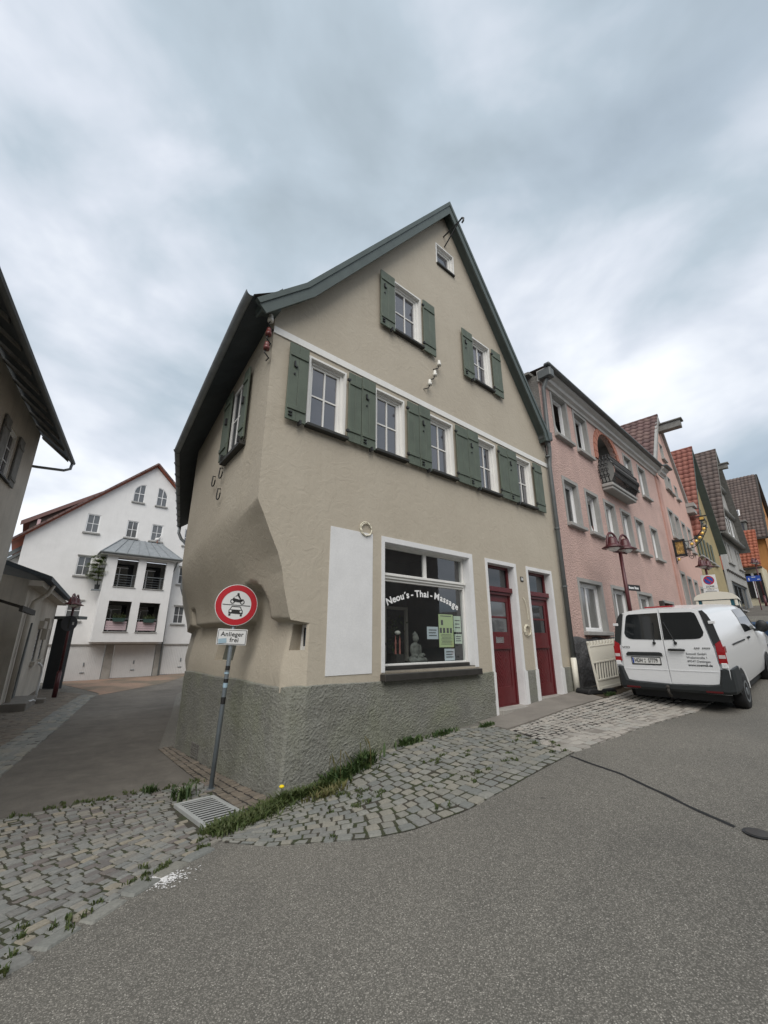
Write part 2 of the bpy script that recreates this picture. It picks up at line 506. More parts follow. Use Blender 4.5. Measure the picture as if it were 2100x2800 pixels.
# ---------------------------------------------------------------- mesh helpers
class MB:
    """collects faces; build() links them as one mesh object"""

    def __init__(s):
        s.v, s.f = [], []

    def add(s, vs, fs):
        o = len(s.v)
        s.v.extend([tuple(p) for p in vs])
        s.f.extend([tuple(i + o for i in f) for f in fs])
        return s

    def box(s, x0, x1, y0, y1, z0, z1):
        vs = [(x, y, z) for z in (z0, z1) for y in (y0, y1) for x in (x0, x1)]
        return s.add(vs, [(0, 2, 3, 1), (4, 5, 7, 6), (0, 1, 5, 4), (2, 6, 7, 3), (0, 4, 6, 2), (1, 3, 7, 5)])

    def obox(s, c, ax, ay, az):
        """box from centre and three half-axis vectors"""
        c, ax, ay, az = map(Vector, (c, ax, ay, az))
        vs = [c + ax * i + ay * j + az * k for k in (-1, 1) for j in (-1, 1) for i in (-1, 1)]
        return s.add(vs, [(0, 2, 3, 1), (4, 5, 7, 6), (0, 1, 5, 4), (2, 6, 7, 3), (0, 4, 6, 2), (1, 3, 7, 5)])

    def bar(s, a, b, w, h, up=(0, 0, 1)):
        a, b, up = Vector(a), Vector(b), Vector(up)
        d = b - a
        sd = d.cross(up)
        if sd.length < 1e-6:
            sd = d.cross(Vector((1, 0, 0)))
        sd.normalize()
        u2 = sd.cross(d).normalized()
        return s.obox((a + b) / 2, d / 2, sd * w / 2, u2 * h / 2)

    def quad(s, *p):
        return s.add(p, [tuple(range(len(p)))])

    def prism(s, poly, y0, y1):
        """poly in (x,z), pushed along y"""
        n = len(poly)
        vs = [(x, y0, z) for x, z in poly] + [(x, y1, z) for x, z in poly]
        fs = [tuple(range(n)), tuple(range(2 * n - 1, n - 1, -1))] + [(i, (i + 1) % n, n + (i + 1) % n, n + i) for i in range(n)]
        return s.add(vs, fs)

    def zprism(s, poly, z0, z1):
        n = len(poly)
        vs = [(x, y, z0) for x, y in poly] + [(x, y, z1) for x, y in poly]
        fs = [tuple(range(n)), tuple(range(2 * n - 1, n - 1, -1))] + [(i, (i + 1) % n, n + (i + 1) % n, n + i) for i in range(n)]
        return s.add(vs, fs)

    def tube(s, pts, r, seg=8, cap=True):
        pts = [Vector(p) for p in pts]
        n = len(pts)
        rr = r if isinstance(r, (list, tuple)) else [r] * n
        vs = []
        prev = None
        for i, p in enumerate(pts):
            d = (pts[min(i + 1, n - 1)] - pts[max(i - 1, 0)])
            if d.length < 1e-9:
                d = Vector((0, 0, 1))
            d.normalize()
            if prev is None:
                a = d.cross(Vector((0, 0, 1)))
                if a.length < 0.05:
                    a = d.cross(Vector((1, 0, 0)))
            else:
                a = prev - d * prev.dot(d)
            a.normalize()
            prev = a
            b = d.cross(a)
            for k in range(seg):
                t_ = 2 * math.pi * k / seg
                vs.append(p + (a * math.cos(t_) + b * math.sin(t_)) * rr[i])
        fs = [(i * seg + k, i * seg + (k + 1) % seg, (i + 1) * seg + (k + 1) % seg, (i + 1) * seg + k) for i in range(n - 1) for k in range(seg)]
        if cap:
            fs += [tuple(range(seg - 1, -1, -1)), tuple((n - 1) * seg + k for k in range(seg))]
        return s.add(vs, fs)

    def lathe(s, prof, c=(0, 0, 0), seg=16, mat=None):
        vs = []
        for r_, z in prof:
            for k in range(seg):
                a = 2 * math.pi * k / seg
                p = Vector((r_ * math.cos(a), r_ * math.sin(a), z))
                if mat is not None:
                    p = mat @ p
                vs.append(Vector(c) + p)
        n = len(prof)
        fs = [(i * seg + k, i * seg + (k + 1) % seg, (i + 1) * seg + (k + 1) % seg, (i + 1) * seg + k) for i in range(n - 1) for k in range(seg)]
        fs += [tuple(range(seg - 1, -1, -1)), tuple((n - 1) * seg + k for k in range(seg))]
        return s.add(vs, fs)

    def ell(s, c, r, seg=12, rings=8, rot=None):
        c = Vector(c)
        vs = []
        for i in range(rings + 1):
            ph = math.pi * i / rings
            for k in range(seg):
                a = 2 * math.pi * k / seg
                p = Vector((r[0] * math.sin(ph) * math.cos(a), r[1] * math.sin(ph) * math.sin(a), r[2] * math.cos(ph)))
                if rot is not None:
                    p = rot @ p
                vs.append(c + p)
        fs = [(i * seg + k, (i + 1) * seg + k, (i + 1) * seg + (k + 1) % seg, i * seg + (k + 1) % seg) for i in range(rings) for k in range(seg)]
        return s.add(vs, fs)

    def grid(s, P):
        """P[i][j] points (None leaves a gap)"""
        idx = {}
        o = len(s.v)
        for i, row in enumerate(P):
            for j, p in enumerate(row):
                idx[i, j] = len(s.v)
                s.v.append(tuple(p))
        for i in range(len(P) - 1):
            for j in range(len(P[0]) - 1):
                s.f.append((idx[i, j], idx[i + 1, j], idx[i + 1, j + 1], idx[i, j + 1]))
        return s

    def mesh(s, name, mat=None, smooth=False):
        me = bpy.data.meshes.new(name)
        me.from_pydata(s.v, [], s.f)
        if smooth:
            me.polygons.foreach_set('use_smooth', [True] * len(me.polygons))
        if mat:
            me.materials.append(MATS[mat])
        me.update()
        return me

    def build(s, name, mat, parent=None, smooth=False, bevel=0.0, seg=1):
        me = s.mesh(name, mat, smooth)
        if bevel:
            bm = bmesh.new()
            bm.from_mesh(me)
            bmesh.ops.remove_doubles(bm, verts=bm.verts, dist=1e-5)
            bmesh.ops.recalc_face_normals(bm, faces=bm.faces)
            bm.to_mesh(me)
            bm.free()
        o = bpy.data.objects.new(name, me)
        COL.objects.link(o)
        o.parent = parent
        if bevel:
            b = o.modifiers.new('edge', 'BEVEL')
            b.width = bevel
            b.segments = seg
            b.limit_method = 'ANGLE'
            b.angle_limit = R(40)
        return o


def tag(o, label, cat, group=None):
    o['label'] = label
    o['category'] = cat
    if group:
        o['group'] = group
    return o


def thing(name, label, cat, loc=(0, 0, 0), rz=0.0, group=None):
    o = bpy.data.objects.new(name, None)
    o.empty_display_size = 0.2
    COL.objects.link(o)
    o.location = loc
    o.rotation_euler = (0, 0, R(rz))
    return tag(o, label, cat, group)


def struct(o):
    o['kind'] = 'structure'
    return o


def stuff(o):
    o['kind'] = 'stuff'
    return o


def copy_tree(o, parent=None):
    c = o.copy()
    COL.objects.link(c)
    c.parent = parent
    for ch in list(o.children):
        copy_tree(ch, c)
    return c


def text(name, body, size, mat, parent, pos, rot=(90, 0, 0), align='CENTER', bold=0.0, extrude=0.0015, sx=1.0, spacing=1.0):
    cu = bpy.data.curves.new(name, 'FONT')
    cu.body = body
    cu.size = size
    cu.align_x = align
    cu.align_y = 'CENTER'
    cu.extrude = extrude
    cu.offset = bold
    cu.space_character = spacing
    cu.resolution_u = 3
    tmp = bpy.data.objects.new(name, cu)
    COL.objects.link(tmp)
    bpy.context.view_layer.update()
    dg = bpy.context.evaluated_depsgraph_get()
    me = bpy.data.meshes.new_from_object(tmp.evaluated_get(dg))
    bpy.data.objects.remove(tmp)
    me.materials.clear()
    me.materials.append(MATS[mat])
    o = bpy.data.objects.new(name, me)
    COL.objects.link(o)
    o.parent = parent
    o.location = pos
    o.rotation_euler = tuple(R(a) for a in rot)
    o.scale = (sx, 1, 1)
    return o


def wall_face(mb, outer, holes, depth=0.15, y=0.0):
    """flat wall at y with cut openings whose reveals run back by depth; points are (x,z)"""
    loops = [outer] + holes
    tri = tessellate_polygon([[Vector((x, z, 0)) for x, z in lp] for lp in loops])
    pts = [p for lp in loops for p in lp]
    mb.add([(x, y, z) for x, z in pts], tri)
    for h in holes:
        n = len(h)
        for i in range(n):
            a, b = h[i], h[(i + 1) % n]
            mb.quad((a[0], y, a[1]), (b[0], y, b[1]), (b[0], y + depth, b[1]), (a[0], y + depth, a[1]))
    return mb


def rect(x0, x1, z0, z1):
    return [(x0, z0), (x1, z0), (x1, z1), (x0, z1)]


def frame_boxes(mb, x0, x1, z0, z1, w, y0, y1, wb=None):
    wb = wb or w
    mb.box(x0, x0 + w, y0, y1, z0, z1)
    mb.box(x1 - w, x1, y0, y1, z0, z1)
    mb.box(x0 + w, x1 - w, y0, y1, z1 - w, z1)
    mb.box(x0 + w, x1 - w, y0, y1, z0, z0 + wb)


def window(parent, x0, x1, z0, z1, y=0.12, fw=0.06, sash=0.045, nx=2, nz=2, mun=0.025, mat='frame_white', glass='glass_window', sill=None, sill_mat='sill_dark', sill_out=0.08, pane_obj=True, mull=None):
    """frame, sash bars and separate panes in an opening; y is how far back the frame sits"""
    f = MB()
    frame_boxes(f, x0, x1, z0, z1, fw, y - 0.03, y + 0.06)
    a0, a1, b0, b1 = x0 + fw, x1 - fw, z0 + fw, z1 - fw
    frame_boxes(f, a0, a1, b0, b1, sash, y, y + 0.05)
    a0, a1, b0, b1 = a0 + sash, a1 - sash, b0 + sash, b1 - sash
    mw = mull or mun
    for i in range(1, nx):
        xm = a0 + (a1 - a0) * i / nx
        f.box(xm - mw / 2, xm + mw / 2, y + 0.004, y + 0.045, b0, b1)
    for k in range(1, nz):
        zm = b0 + (b1 - b0) * k / nz
        f.box(a0, a1, y + 0.007, y + 0.042, zm - mun / 2, zm + mun / 2)
    w = f.build('window', mat, parent)
    if pane_obj:
        for i in range(nx):
            for k in range(nz):
                p = MB().box(a0 + (a1 - a0) * i / nx, a0 + (a1 - a0) * (i + 1) / nx, y + 0.024, y + 0.03, b0 + (b1 - b0) * k / nz, b0 + (b1 - b0) * (k + 1) / nz)
                p.build('pane', glass, w)
    else:
        MB().box(a0, a1, y + 0.024, y + 0.03, b0, b1).build('pane', glass, w)
    if sill:
        MB().box(x0 - sill, x1 + sill, -sill_out, y, z0 - 0.055, z0 - 0.002).build('sill', sill_mat, w, bevel=0.006)
    return w


# ---------------------------------------------------------------- ground height
def UV(u, v):
    """corner-house frame (along the front, into the block) to world"""
    return (-1.25 + .763 * u - .647 * v, 5.68 + .647 * u + .763 * v)


CP=[UV(0,0)+(-.2,),UV(.55,0)+(-.14,),UV(1.4,0)+(.05,),UV(4.4,0)+(.25,),UV(5.5,0)+(.35,),UV(7.3,0)+(.45,),
 UV(12,0)+(.85,),UV(19.5,0)+(1.6,),UV(31.6,0)+(2.8,),UV(39.5,0)+(3.9,),UV(60,0)+(6.5,),UV(110,0)+(11,),
 UV(12,-7)+(.75,),UV(31,-8)+(2.7,),UV(60,-8)+(6.4,),UV(110,-10)+(11,),UV(30,25)+(3,),UV(60,40)+(6,),
 (6.67,8.37,.36),(8.7,10.1,.66),(0,0,-.1),(3.5,2.5,.16),(-1.6,4.2,-.2),(-4.5,3,-.25),(-9,4,-.38),(8,2,.5),(0,-6,-.1),(8,-6,.4),(-8,-6,-.35),
 UV(0,1)+(-.265,),UV(0,2.4)+(-.32,),UV(0,4.25)+(-.36,),(-6.5,13.5,-.45),(-9,10,-.42),(-11.4,13.5,-.42),(-15.8,20.5,-.5),(-9.5,19,-.5),
 (-18,24.6,-.58),(-16.2,26,-.53),(-14.4,27.5,-.48),(-13,28.7,-.42),(-8,26,-.4),(-25,20,-.6),(-20,10,-.55),(-45,35,-1.),(-30,60,-.8),(0,60,0),(-50,-20,-.8),(0,-60,0),(60,-40,2.5)]
_P=np.array(CP); _n=len(_P)
def _k(d2): return np.sqrt(d2+.36)
_A=np.zeros((_n+3,_n+3)); _d=_P[:,None,:2]-_P[None,:,:2]; _A[:_n,:_n]=_k((_d**2).sum(2))
_A[:_n,_n]=1;_A[:_n,_n+1:]=_P[:,:2];_A[_n,:_n]=1;_A[_n+1:,:_n]=_P[:,:2].T
_W=np.linalg.solve(_A,np.concatenate([_P[:,2],[0,0,0]]))
def gz(x,y):
    x=np.asarray(x,float);y=np.asarray(y,float)
    d2=(x[...,None]-_P[:,0])**2+(y[...,None]-_P[:,1])**2
    r=_k(d2)@_W[:_n]+_W[_n]+_W[_n+1]*x+_W[_n+2]*y
    return float(r) if r.ndim==0 else r


# ---------------------------------------------------------------- roads and paving
def axis(lo, f0, f1, hi, fine, coarse):
    a = list(np.arange(f0, f1 + 1e-6, fine))
    s, x = fine, f0
    left = []
    while x > lo:
        s = min(s * 1.35, coarse)
        x -= s
        left.append(x)
    s, x = fine, a[-1]
    while x < hi:
        s = min(s * 1.35, coarse)
        x += s
        a.append(x)
    return np.array(left[::-1] + a)


gx = axis(-320, -13, 14, 320, 0.3, 25)
gy = axis(-320, -4, 20, 320, 0.3, 25)
GX, GY = np.meshgrid(gx, gy, indexing='ij')
GZ = gz(GX, GY)
mb = MB()
mb.grid([[(GX[i, j], GY[i, j], GZ[i, j]) for j in range(GX.shape[1])] for i in range(GX.shape[0])])
struct(mb.build('road', 'asphalt', smooth=True))


def poly_at(pl, t):
    """point at fraction t of the length of a polyline"""
    d = [0]
    for a, b in zip(pl, pl[1:]):
        d.append(d[-1] + math.hypot(b[0] - a[0], b[1] - a[1]))
    s = t * d[-1]
    for i in range(len(pl) - 1):
        if s <= d[i + 1] or i == len(pl) - 2:
            k = (s - d[i]) / max(1e-9, d[i + 1] - d[i])
            return (pl[i][0] + (pl[i + 1][0] - pl[i][0]) * k, pl[i][1] + (pl[i + 1][1] - pl[i][1]) * k)


def plen(pl):
    return sum(math.hypot(b[0] - a[0], b[1] - a[1]) for a, b in zip(pl, pl[1:]))


def sheet(name, I, O, h, mat, n=40, m=10, parent=None, thick=0.0):
    P = []
    for i in range(n + 1):
        a, b = poly_at(I, i / n), poly_at(O, i / n)
        row = []
        for j in range(m + 1):
            x, y = a[0] + (b[0] - a[0]) * j / m, a[1] + (b[1] - a[1]) * j / m
            row.append((x, y, gz(x, y) + h))
        P.append(row)
    q = MB().grid(P)
    if thick:
        for e in (P[0], P[-1], [r[0] for r in P], [r[-1] for r in P]):
            q.grid([e, [(p[0], p[1], p[2] - thick) for p in e]])
    return q.build(name, mat, parent, smooth=not thick)


def sett_mesh(name, mat, k):
    rnd = random.Random(k * 31 + 5)
    ring = []
    ch = 0.10
    base = [(-.5 + ch, -.5), (.5 - ch, -.5), (.5, -.5 + ch), (.5, .5 - ch), (.5 - ch, .5), (-.5 + ch, .5), (-.5, .5 - ch), (-.5, -.5 + ch)]
    for x, y in base:
        ring.append((x + rnd.uniform(-.07, .07), y + rnd.uniform(-.07, .07)))
    vs = [(x, y, -1.0) for x, y in ring] + [(x, y, -.28) for x, y in ring] + [(x * .87, y * .87, rnd.uniform(-.05, .03)) for x, y in ring] + [(0, 0, rnd.uniform(0.0, .08))]
    fs = [(i, (i + 1) % 8, 8 + (i + 1) % 8, 8 + i) for i in range(8)] + [(8 + i, 8 + (i + 1) % 8, 16 + (i + 1) % 8, 16 + i) for i in range(8)] + [(16 + i, 16 + (i + 1) % 8, 24) for i in range(8)]
    return MB().add(vs, fs)


SETTV = [sett_mesh('sett', None, k) for k in range(10)]
_sm = {}


def sett_data(mat, k):
    if (mat, k) not in _sm:
        _sm[mat, k] = SETTV[k].mesh('sett', mat, False)
    return _sm[mat, k]


def setts(parent, I, O, along, across, mat, keep=None, lift=0.016, jit=0.14, gap=0.90, nparts=300, hgt=0.055, seed=1, bond=True):
    """rows of setts between two curves; the nearest become parts, the rest one field"""
    rnd = random.Random(seed)
    mid = plen([((a[0] + b[0]) / 2, (a[1] + b[1]) / 2) for a, b in [(poly_at(I, i / 20), poly_at(O, i / 20)) for i in range(21)]])
    w = sum(math.hypot(poly_at(O, i / 10)[0] - poly_at(I, i / 10)[0], poly_at(O, i / 10)[1] - poly_at(I, i / 10)[1]) for i in range(11)) / 11
    rows = max(1, round(w / across))
    items = []
    for r in range(rows):
        f = (r + .5) / rows

        def at(t_):
            a, b = poly_at(I, t_), poly_at(O, t_)
            return (a[0] + (b[0] - a[0]) * f, a[1] + (b[1] - a[1]) * f), math.hypot(b[0] - a[0], b[1] - a[1]) / rows
        L = plen([at(i / 20)[0] for i in range(21)])
        s = -rnd.uniform(0, along)
        while s < L:
            ln = along * rnd.uniform(1 - jit, 1 + jit)
            c = (s + ln / 2) / L
            s += ln
            if c < 0 or c > 1:
                continue
            p, rw = at(c)
            q, _ = at(min(1, c + 0.01))
            q0, _ = at(max(0, c - 0.01))
            if keep and not keep(*p):
                continue
            ang = math.atan2(q[1] - q0[1], q[0] - q0[0]) + rnd.uniform(-.07, .07)
            items.append((math.hypot(p[0], p[1]), p, ang, ln * gap + rnd.uniform(-.008, .008), rw * (gap + .02) + rnd.uniform(-.008, .008), rnd.uniform(-.006, .006), rnd.randrange(10)))
    items.sort(key=lambda q: q[0])
    field = MB()
    for i, (d, p, ang, lx, ly, dz, k) in enumerate(items):
        z = gz(*p) + lift + dz
        e = 0.06
        nx_, ny_ = (gz(p[0] - e, p[1]) - gz(p[0] + e, p[1])) / (2 * e), (gz(p[0], p[1] - e) - gz(p[0], p[1] + e)) / (2 * e)
        if i < nparts:
            o = bpy.data.objects.new('sett', sett_data(mat, k))
            COL.objects.link(o)
            o.parent = parent
            o.location = (p[0], p[1], z)
            m3 = (Vector((0, 0, 1)).rotation_difference(Vector((nx_, ny_, 1)).normalized()).to_matrix() @ Matrix.Rotation(ang, 3, 'Z') @ Matrix.Rotation(rnd.uniform(-.03, .03), 3, 'X'))
            o.rotation_euler = m3.to_euler()
            o.scale = (lx, ly, hgt)
        else:
            ca, sa = math.cos(ang), math.sin(ang)
            vs = []
            for x, y, zz in SETTV[k].v:
                X, Y = x * lx, y * ly
                wx, wy = p[0] + X * ca - Y * sa, p[1] + X * sa + Y * ca
                vs.append((wx, wy, z + zz * hgt - nx_ * (wx - p[0]) - ny_ * (wy - p[1])))
            field.add(vs, SETTV[k].f)
    if field.v:
        stuff(field.build('sett_field', mat + '_field', parent))
    return len(items)


# alley asphalt, worn and browner than the street
AL = [(-7.6, 3.6), (-5.95, 7.26), (-7.98, 11.2), (-11.09, 17.03), (-11.6, 18.1), (-12.4, 24), (-8, 32)]
AR = [UV(-.2, 1.6), UV(-.28, 2.4), UV(-.28, 3.3), UV(-.26, 4.4), UV(.9, 8.2), UV(2.6, 14), UV(6, 22)]
struct(sheet('alley_road', AL, AR, 0.004, 'asphalt_worn', 60, 16))

# setts of mixed colour across the mouth of the alley
A_UP = [UV(-5.4, 1.95), UV(-4, 1.92), UV(-2.47, 1.86), UV(-1.55, 1.88), UV(-.88, 1.82), UV(-.22, 1.66)]
A_LO = [UV(-5.4, -2.7), UV(-4, -2.05), UV(-2.43, -1.35), UV(-1.88, -1.06), UV(-1.35, -.74), UV(-.88, -.60)]


def not_grate(x, y):
    dx, dy = x + 1.25, y - 5.68
    u, v = dx * .763 + dy * .647, -dx * .647 + dy * .763
    if -.98 < u < -.38 and -.30 < v < .95:
        return False
    if -.48 < u < .02 and -.62 < v < .02:
        return False
    return True


pav = sheet('setts_alley_mouth', A_UP, A_LO, 0.007, 'joint_moss', 40, 16)
struct(pav)
setts(pav, A_UP, A_LO, 0.122, 0.108, 'sett_mixed', not_grate, seed=3, lift=.013)
# long edge stones along its lower side
EL = [UV(-5.4, -2.83), UV(-4, -2.18), UV(-2.43, -1.48), UV(-1.88, -1.19), UV(-1.35, -.87), UV(-.95, -.70)]
setts(pav, A_LO, EL, 0.30, 0.13, 'sett_grey', None, seed=4, nparts=60)

# grey setts in front of the corner house
B_IN = [UV(-.52, -.30), UV(-.25, -.14), UV(0.05, -.06), UV(1, -.05), UV(2, -.05), UV(3, -.05), UV(3.80, -.25)]
B_OUT = [UV(-.88, -.66), UV(-.63, -1.10), UV(-.3, -1.43), UV(-.01, -1.73), UV(.32, -1.93), UV(.92, -2.08), UV(1.66, -2.10), UV(3.05, -2.09)]


def not_grass(x, y):
    dx, dy = x + 1.25, y - 5.68
    u, v = dx * .763 + dy * .647, -dx * .647 + dy * .763
    return not (-.95 < u < .12 and v > -.40 + .245 * (u + .88)) and not (-.98 < u < -.38 and -.30 < v)


pav = sheet('setts_house_front', B_IN, B_OUT, 0.007, 'joint_moss', 50, 14)
struct(pav)
setts(pav, B_IN, B_OUT, 0.138, 0.122, 'sett_grey', not_grass, seed=5, lift=.013)

# narrow brown setts along the alley side of the house
D_IN = [UV(-.02, -.02), UV(-.02, 1.6), UV(-.02, 4.4)]
D_OUT = [UV(-.44, -.02), UV(-.36, 1.6), UV(-.27, 4.4)]
pav = sheet('setts_alley_side', D_IN, D_OUT, 0.009, 'joint_dark', 30, 4)
struct(pav)
setts(pav, D_IN, D_OUT, 0.125, 0.12, 'sett_brown', not_grate, seed=6, nparts=160)

# pale setts beside the doors and the pale drainage rows along the street
C_IN = [UV(3.66, -.78), UV(5.4, -.79), UV(7.4, -.86), UV(10.5, -.95)]
C_OUT = [UV(3.34, -1.54), UV(5.47, -1.88), UV(7.27, -2.05), UV(10.5, -2.05)]
pav = sheet('setts_door_strip', C_IN, C_OUT, 0.0095, 'joint_dark', 40, 10)
struct(pav)
setts(pav, C_IN, C_OUT, 0.145, 0.118, 'sett_light', None, seed=8, gap=0.85)
G_OUT = [UV(3.02, -2.08), UV(5.4, -2.28), UV(6.95, -2.47), UV(10.5, -2.5)]
pav = sheet('setts_drain_rows', C_OUT, G_OUT, 0.012, 'concrete', 40, 6)
struct(pav)
setts(pav, C_OUT, G_OUT, 0.22, 0.115, 'sett_light', None, seed=9, gap=0.95, lift=0.016, nparts=200)
struct(sheet('drain_rows_uphill', [UV(10.5, -2.05), UV(20, -1.5), UV(34, -1.2)], [UV(10.5, -2.5), UV(20, -2.1), UV(34, -1.9)], 0.01, 'concrete_light', 40, 3))
struct(sheet('footway_uphill', [UV(7.7, -.02), UV(20, .9), UV(42, 2)], [UV(10.5, -2.05), UV(20, -1.5), UV(42, -1.0)], 0.006, 'asphalt_worn', 40, 6))
struct(sheet('soil_patch', [UV(7.45, -.10), UV(8.2, -.06), UV(10, -.02)], [UV(7.1, -.84), UV(8.2, -.9), UV(10, -.95)], 0.011, 'soil_litter', 20, 6))

# concrete slab in front of the two doors
struct(sheet('doorstep_slab', [UV(3.78, -.03), UV(5.5, -.02), UV(7.55, -.02)], [UV(3.62, -.74), UV(5.4, -.77), UV(7.1, -.82)], 0.022, 'concrete', 30, 6, thick=0.08))

# footway by the houses on the left of the alley
K_OUT = [(-5.3, 6.2), (-5.95, 7.26), (-7.98, 11.2), (-11.09, 17.03), (-11.6, 18.1)]
K_IN = [(-6.25, 6.9), (-6.9, 8.0), (-8.75, 11.5), (-11.9, 17.5), (-12.2, 18.3)]
pav = sheet('kerb_strip_alley', K_IN, K_OUT, 0.016, 'joint_dark', 40, 4, thick=0.05)
struct(pav)
setts(pav, K_IN, K_OUT, 0.34, 0.17, 'sett_grey', None, seed=21, gap=.95, lift=.022, nparts=150)
W_IN = [(-8.5, 7.4), (-9.6, 9.9), (-11.35, 13.4), (-15.6, 20.2)]
K_IN2 = [(-6.25, 6.9), (-6.9, 8.0), (-8.75, 11.5), (-12.6, 18.6)]
pav = sheet('footway_alley', W_IN, K_IN2, 0.008, 'joint_dark', 30, 8)
struct(pav)
setts(pav, W_IN, K_IN2, 0.24, 0.22, 'sett_brown', None, seed=11, nparts=200)

# red pavers before the garages
struct(sheet('garage_forecourt', [(-12.0, 18.9), (-15.9, 22.3), (-18.6, 24.6)], [(-11.55, 18.2), (-11.5, 23), (-12.4, 29.2)], 0.012, 'garage_pavers', 30, 12))

# drain grate beside the house corner
gr = thing('drain_grate', 'grey slotted drain grate among the setts at the house corner', 'drain', UV(-.68, .32) + (0,), 40.3)
zg = gz(*UV(-.68, .32)) + 0.035
sl = [gz(*UV(-.68, v)) + 0.03 for v in (-.25, .9)]


def gzl(v):
    return sl[0] + (sl[1] - sl[0]) * (v + .57) / 1.15


f = MB()
for x0, x1 in ((-.235, -.185), (.185, .235)):
    f.obox(((x0 + x1) / 2, .0, gzl(.0) - .02), (.025, 0, 0), (0, .54, (sl[1] - sl[0]) * .54 / 1.15), (0, 0, .03))
for y in (-.53, .53):
    f.box(-.185, .185, y - .02, y + .02, gzl(y) - .05, gzl(y) + .008)
f.build('frame', 'galvanised', gr, bevel=0.004)
for i in range(12):
    y = -.455 + i * .91 / 11
    MB().box(-.184, .184, y - .013, y + .013, gzl(y) + .0, gzl(y) + .004).build('bar', 'galvanised', gr)
MB().obox((0, 0, gzl(0) - .006), (.19, 0, 0), (0, .54, (sl[1] - sl[0]) * .54 / 1.15), (0, 0, .004)).build('slot_dark_sheet', 'interior_dark', gr)  # black sheet just under the bars, painting in the dark of the slots

# tarred joint and round cover in the street
J = [UV(2.95, -2.10), (2.50, 5.62), (2.64, 5.26), (2.72, 4.75), (2.78, 4.31), (2.84, 3.98)]
J = [poly_at(J, k / 40) for k in range(41)]
J = [(p[0] + .018 * noise.noise(Vector((p[1] * 3.1, 1, 0))), p[1]) for p in J]
J2 = [(p[0] + .036 + .016 * noise.noise(Vector((p[1] * 5.3, 7, 0))), p[1] + .02) for p in J]
struct(sheet('tar_joint', J, J2, 0.004, 'rubber', 60, 2))
mc = thing('manhole_cover', 'small round iron cover at the end of the tarred joint', 'manhole', (2.95, 3.86, gz(2.95, 3.86)), 0)
MB().lathe([(.0, .001), (.105, .001), (.105, .006), (.0, .006)], seg=28).build('ring', 'iron_black', mc)
MB().lathe([(.0, .005), (.085, .005), (.085, .009), (.03, .010), (.0, .010)], seg=28).build('lid', 'stone_dark', mc)

# spilled white paint on the asphalt
mb = MB()
rnd = random.Random(4)
for i in range(900):
    a, r_ = rnd.uniform(0, 6.283), abs(rnd.gauss(0, .075))
    x, y = -1.78 + r_ * math.cos(a) * 1.5 + r_ * math.sin(a) * .35, 4.0 + r_ * math.sin(a) * 1.1
    s_ = rnd.uniform(.002, .011)
    z = gz(x, y) + .004 + rnd.uniform(0, .002)
    n_ = rnd.randint(4, 6)
    a0 = rnd.uniform(0, 6)
    mb.add([(x + s_ * rnd.uniform(.6, 1.2) * math.cos(a0 + k * 6.283 / n_), y + s_ * rnd.uniform(.6, 1.2) * math.sin(a0 + k * 6.283 / n_), z) for k in range(n_)], [tuple(range(n_))])
o = stuff(mb.build('paint_spill', 'plaster_white'))
tag(o, 'splash of dried white paint on the asphalt by the alley setts', 'paint')


# ================================================================ corner house
HX, HY, HRZ = -1.25, 5.68, 40.3
house = thing('corner_house', 'beige plastered gabled corner house with green shutters and grey roughcast base', 'house', (HX, HY, 0), HRZ)
WIN = [(.04, .78), (1.42, 2.15), (2.83, 3.57), (4.40, 5.11), (5.93, 6.64)]
GW = [(1.90, 2.70), (4.45, 5.22)]
outer = [(.30, .95), (4.45, .95), (4.45, 3.17), (5.43, 3.17), (5.43, .95), (5.99, .95), (5.99, 3.17), (6.99, 3.17), (6.99, .95), (7.58, .95), (7.58, 6.75),
         (7.29, 7.1), (3.65, 12.25), (-.08, 7.25), (-.6, 6.75), (-.6, 3.45)]
holes = [rect(a, b, 4.78, 6.06) for a, b in WIN] + [rect(a, b, 7.58, 8.88) for a, b in GW] + [rect(3.30, 3.97, 10.40, 11.04), rect(1.65, 3.86, 1.16, 3.18)]
FRONT = (outer, holes)
def door_reveals(f):
  for a, b in ((4.45, 5.43), (5.99, 6.99)):
    f.quad((a, 0, .95), (a, .2, .95), (a, .2, 3.17), (a, 0, 3.17))
    f.quad((b, 0, .95), (b, .2, .95), (b, .2, 3.17), (b, 0, 3.17))
    f.quad((a, 0, 3.17), (b, 0, 3.17), (b, .2, 3.17), (a, .2, 3.17))


# alley side: jettied upper wall curving back to the recessed ground floor on corbels
PROF = [(1.0, -.6), (.94, -.555), (.88, -.5), (.71, -.37), (.556, -.24), (.41, -.16), (.275, -.12), (.12, -.05), (.04, -.01), (0, .02)]


def prof(t_):
    t_ = max(0, min(1, t_))
    for (a, x), (b, y) in zip(PROF, PROF[1:]):
        if t_ >= b:
            return y + (x - y) * (t_ - b) / (a - b)
    return .02


def sstep(a, b, x):
    t_ = max(0, min(1, (x - a) / (b - a)))
    return t_ * t_ * (3 - 2 * t_)


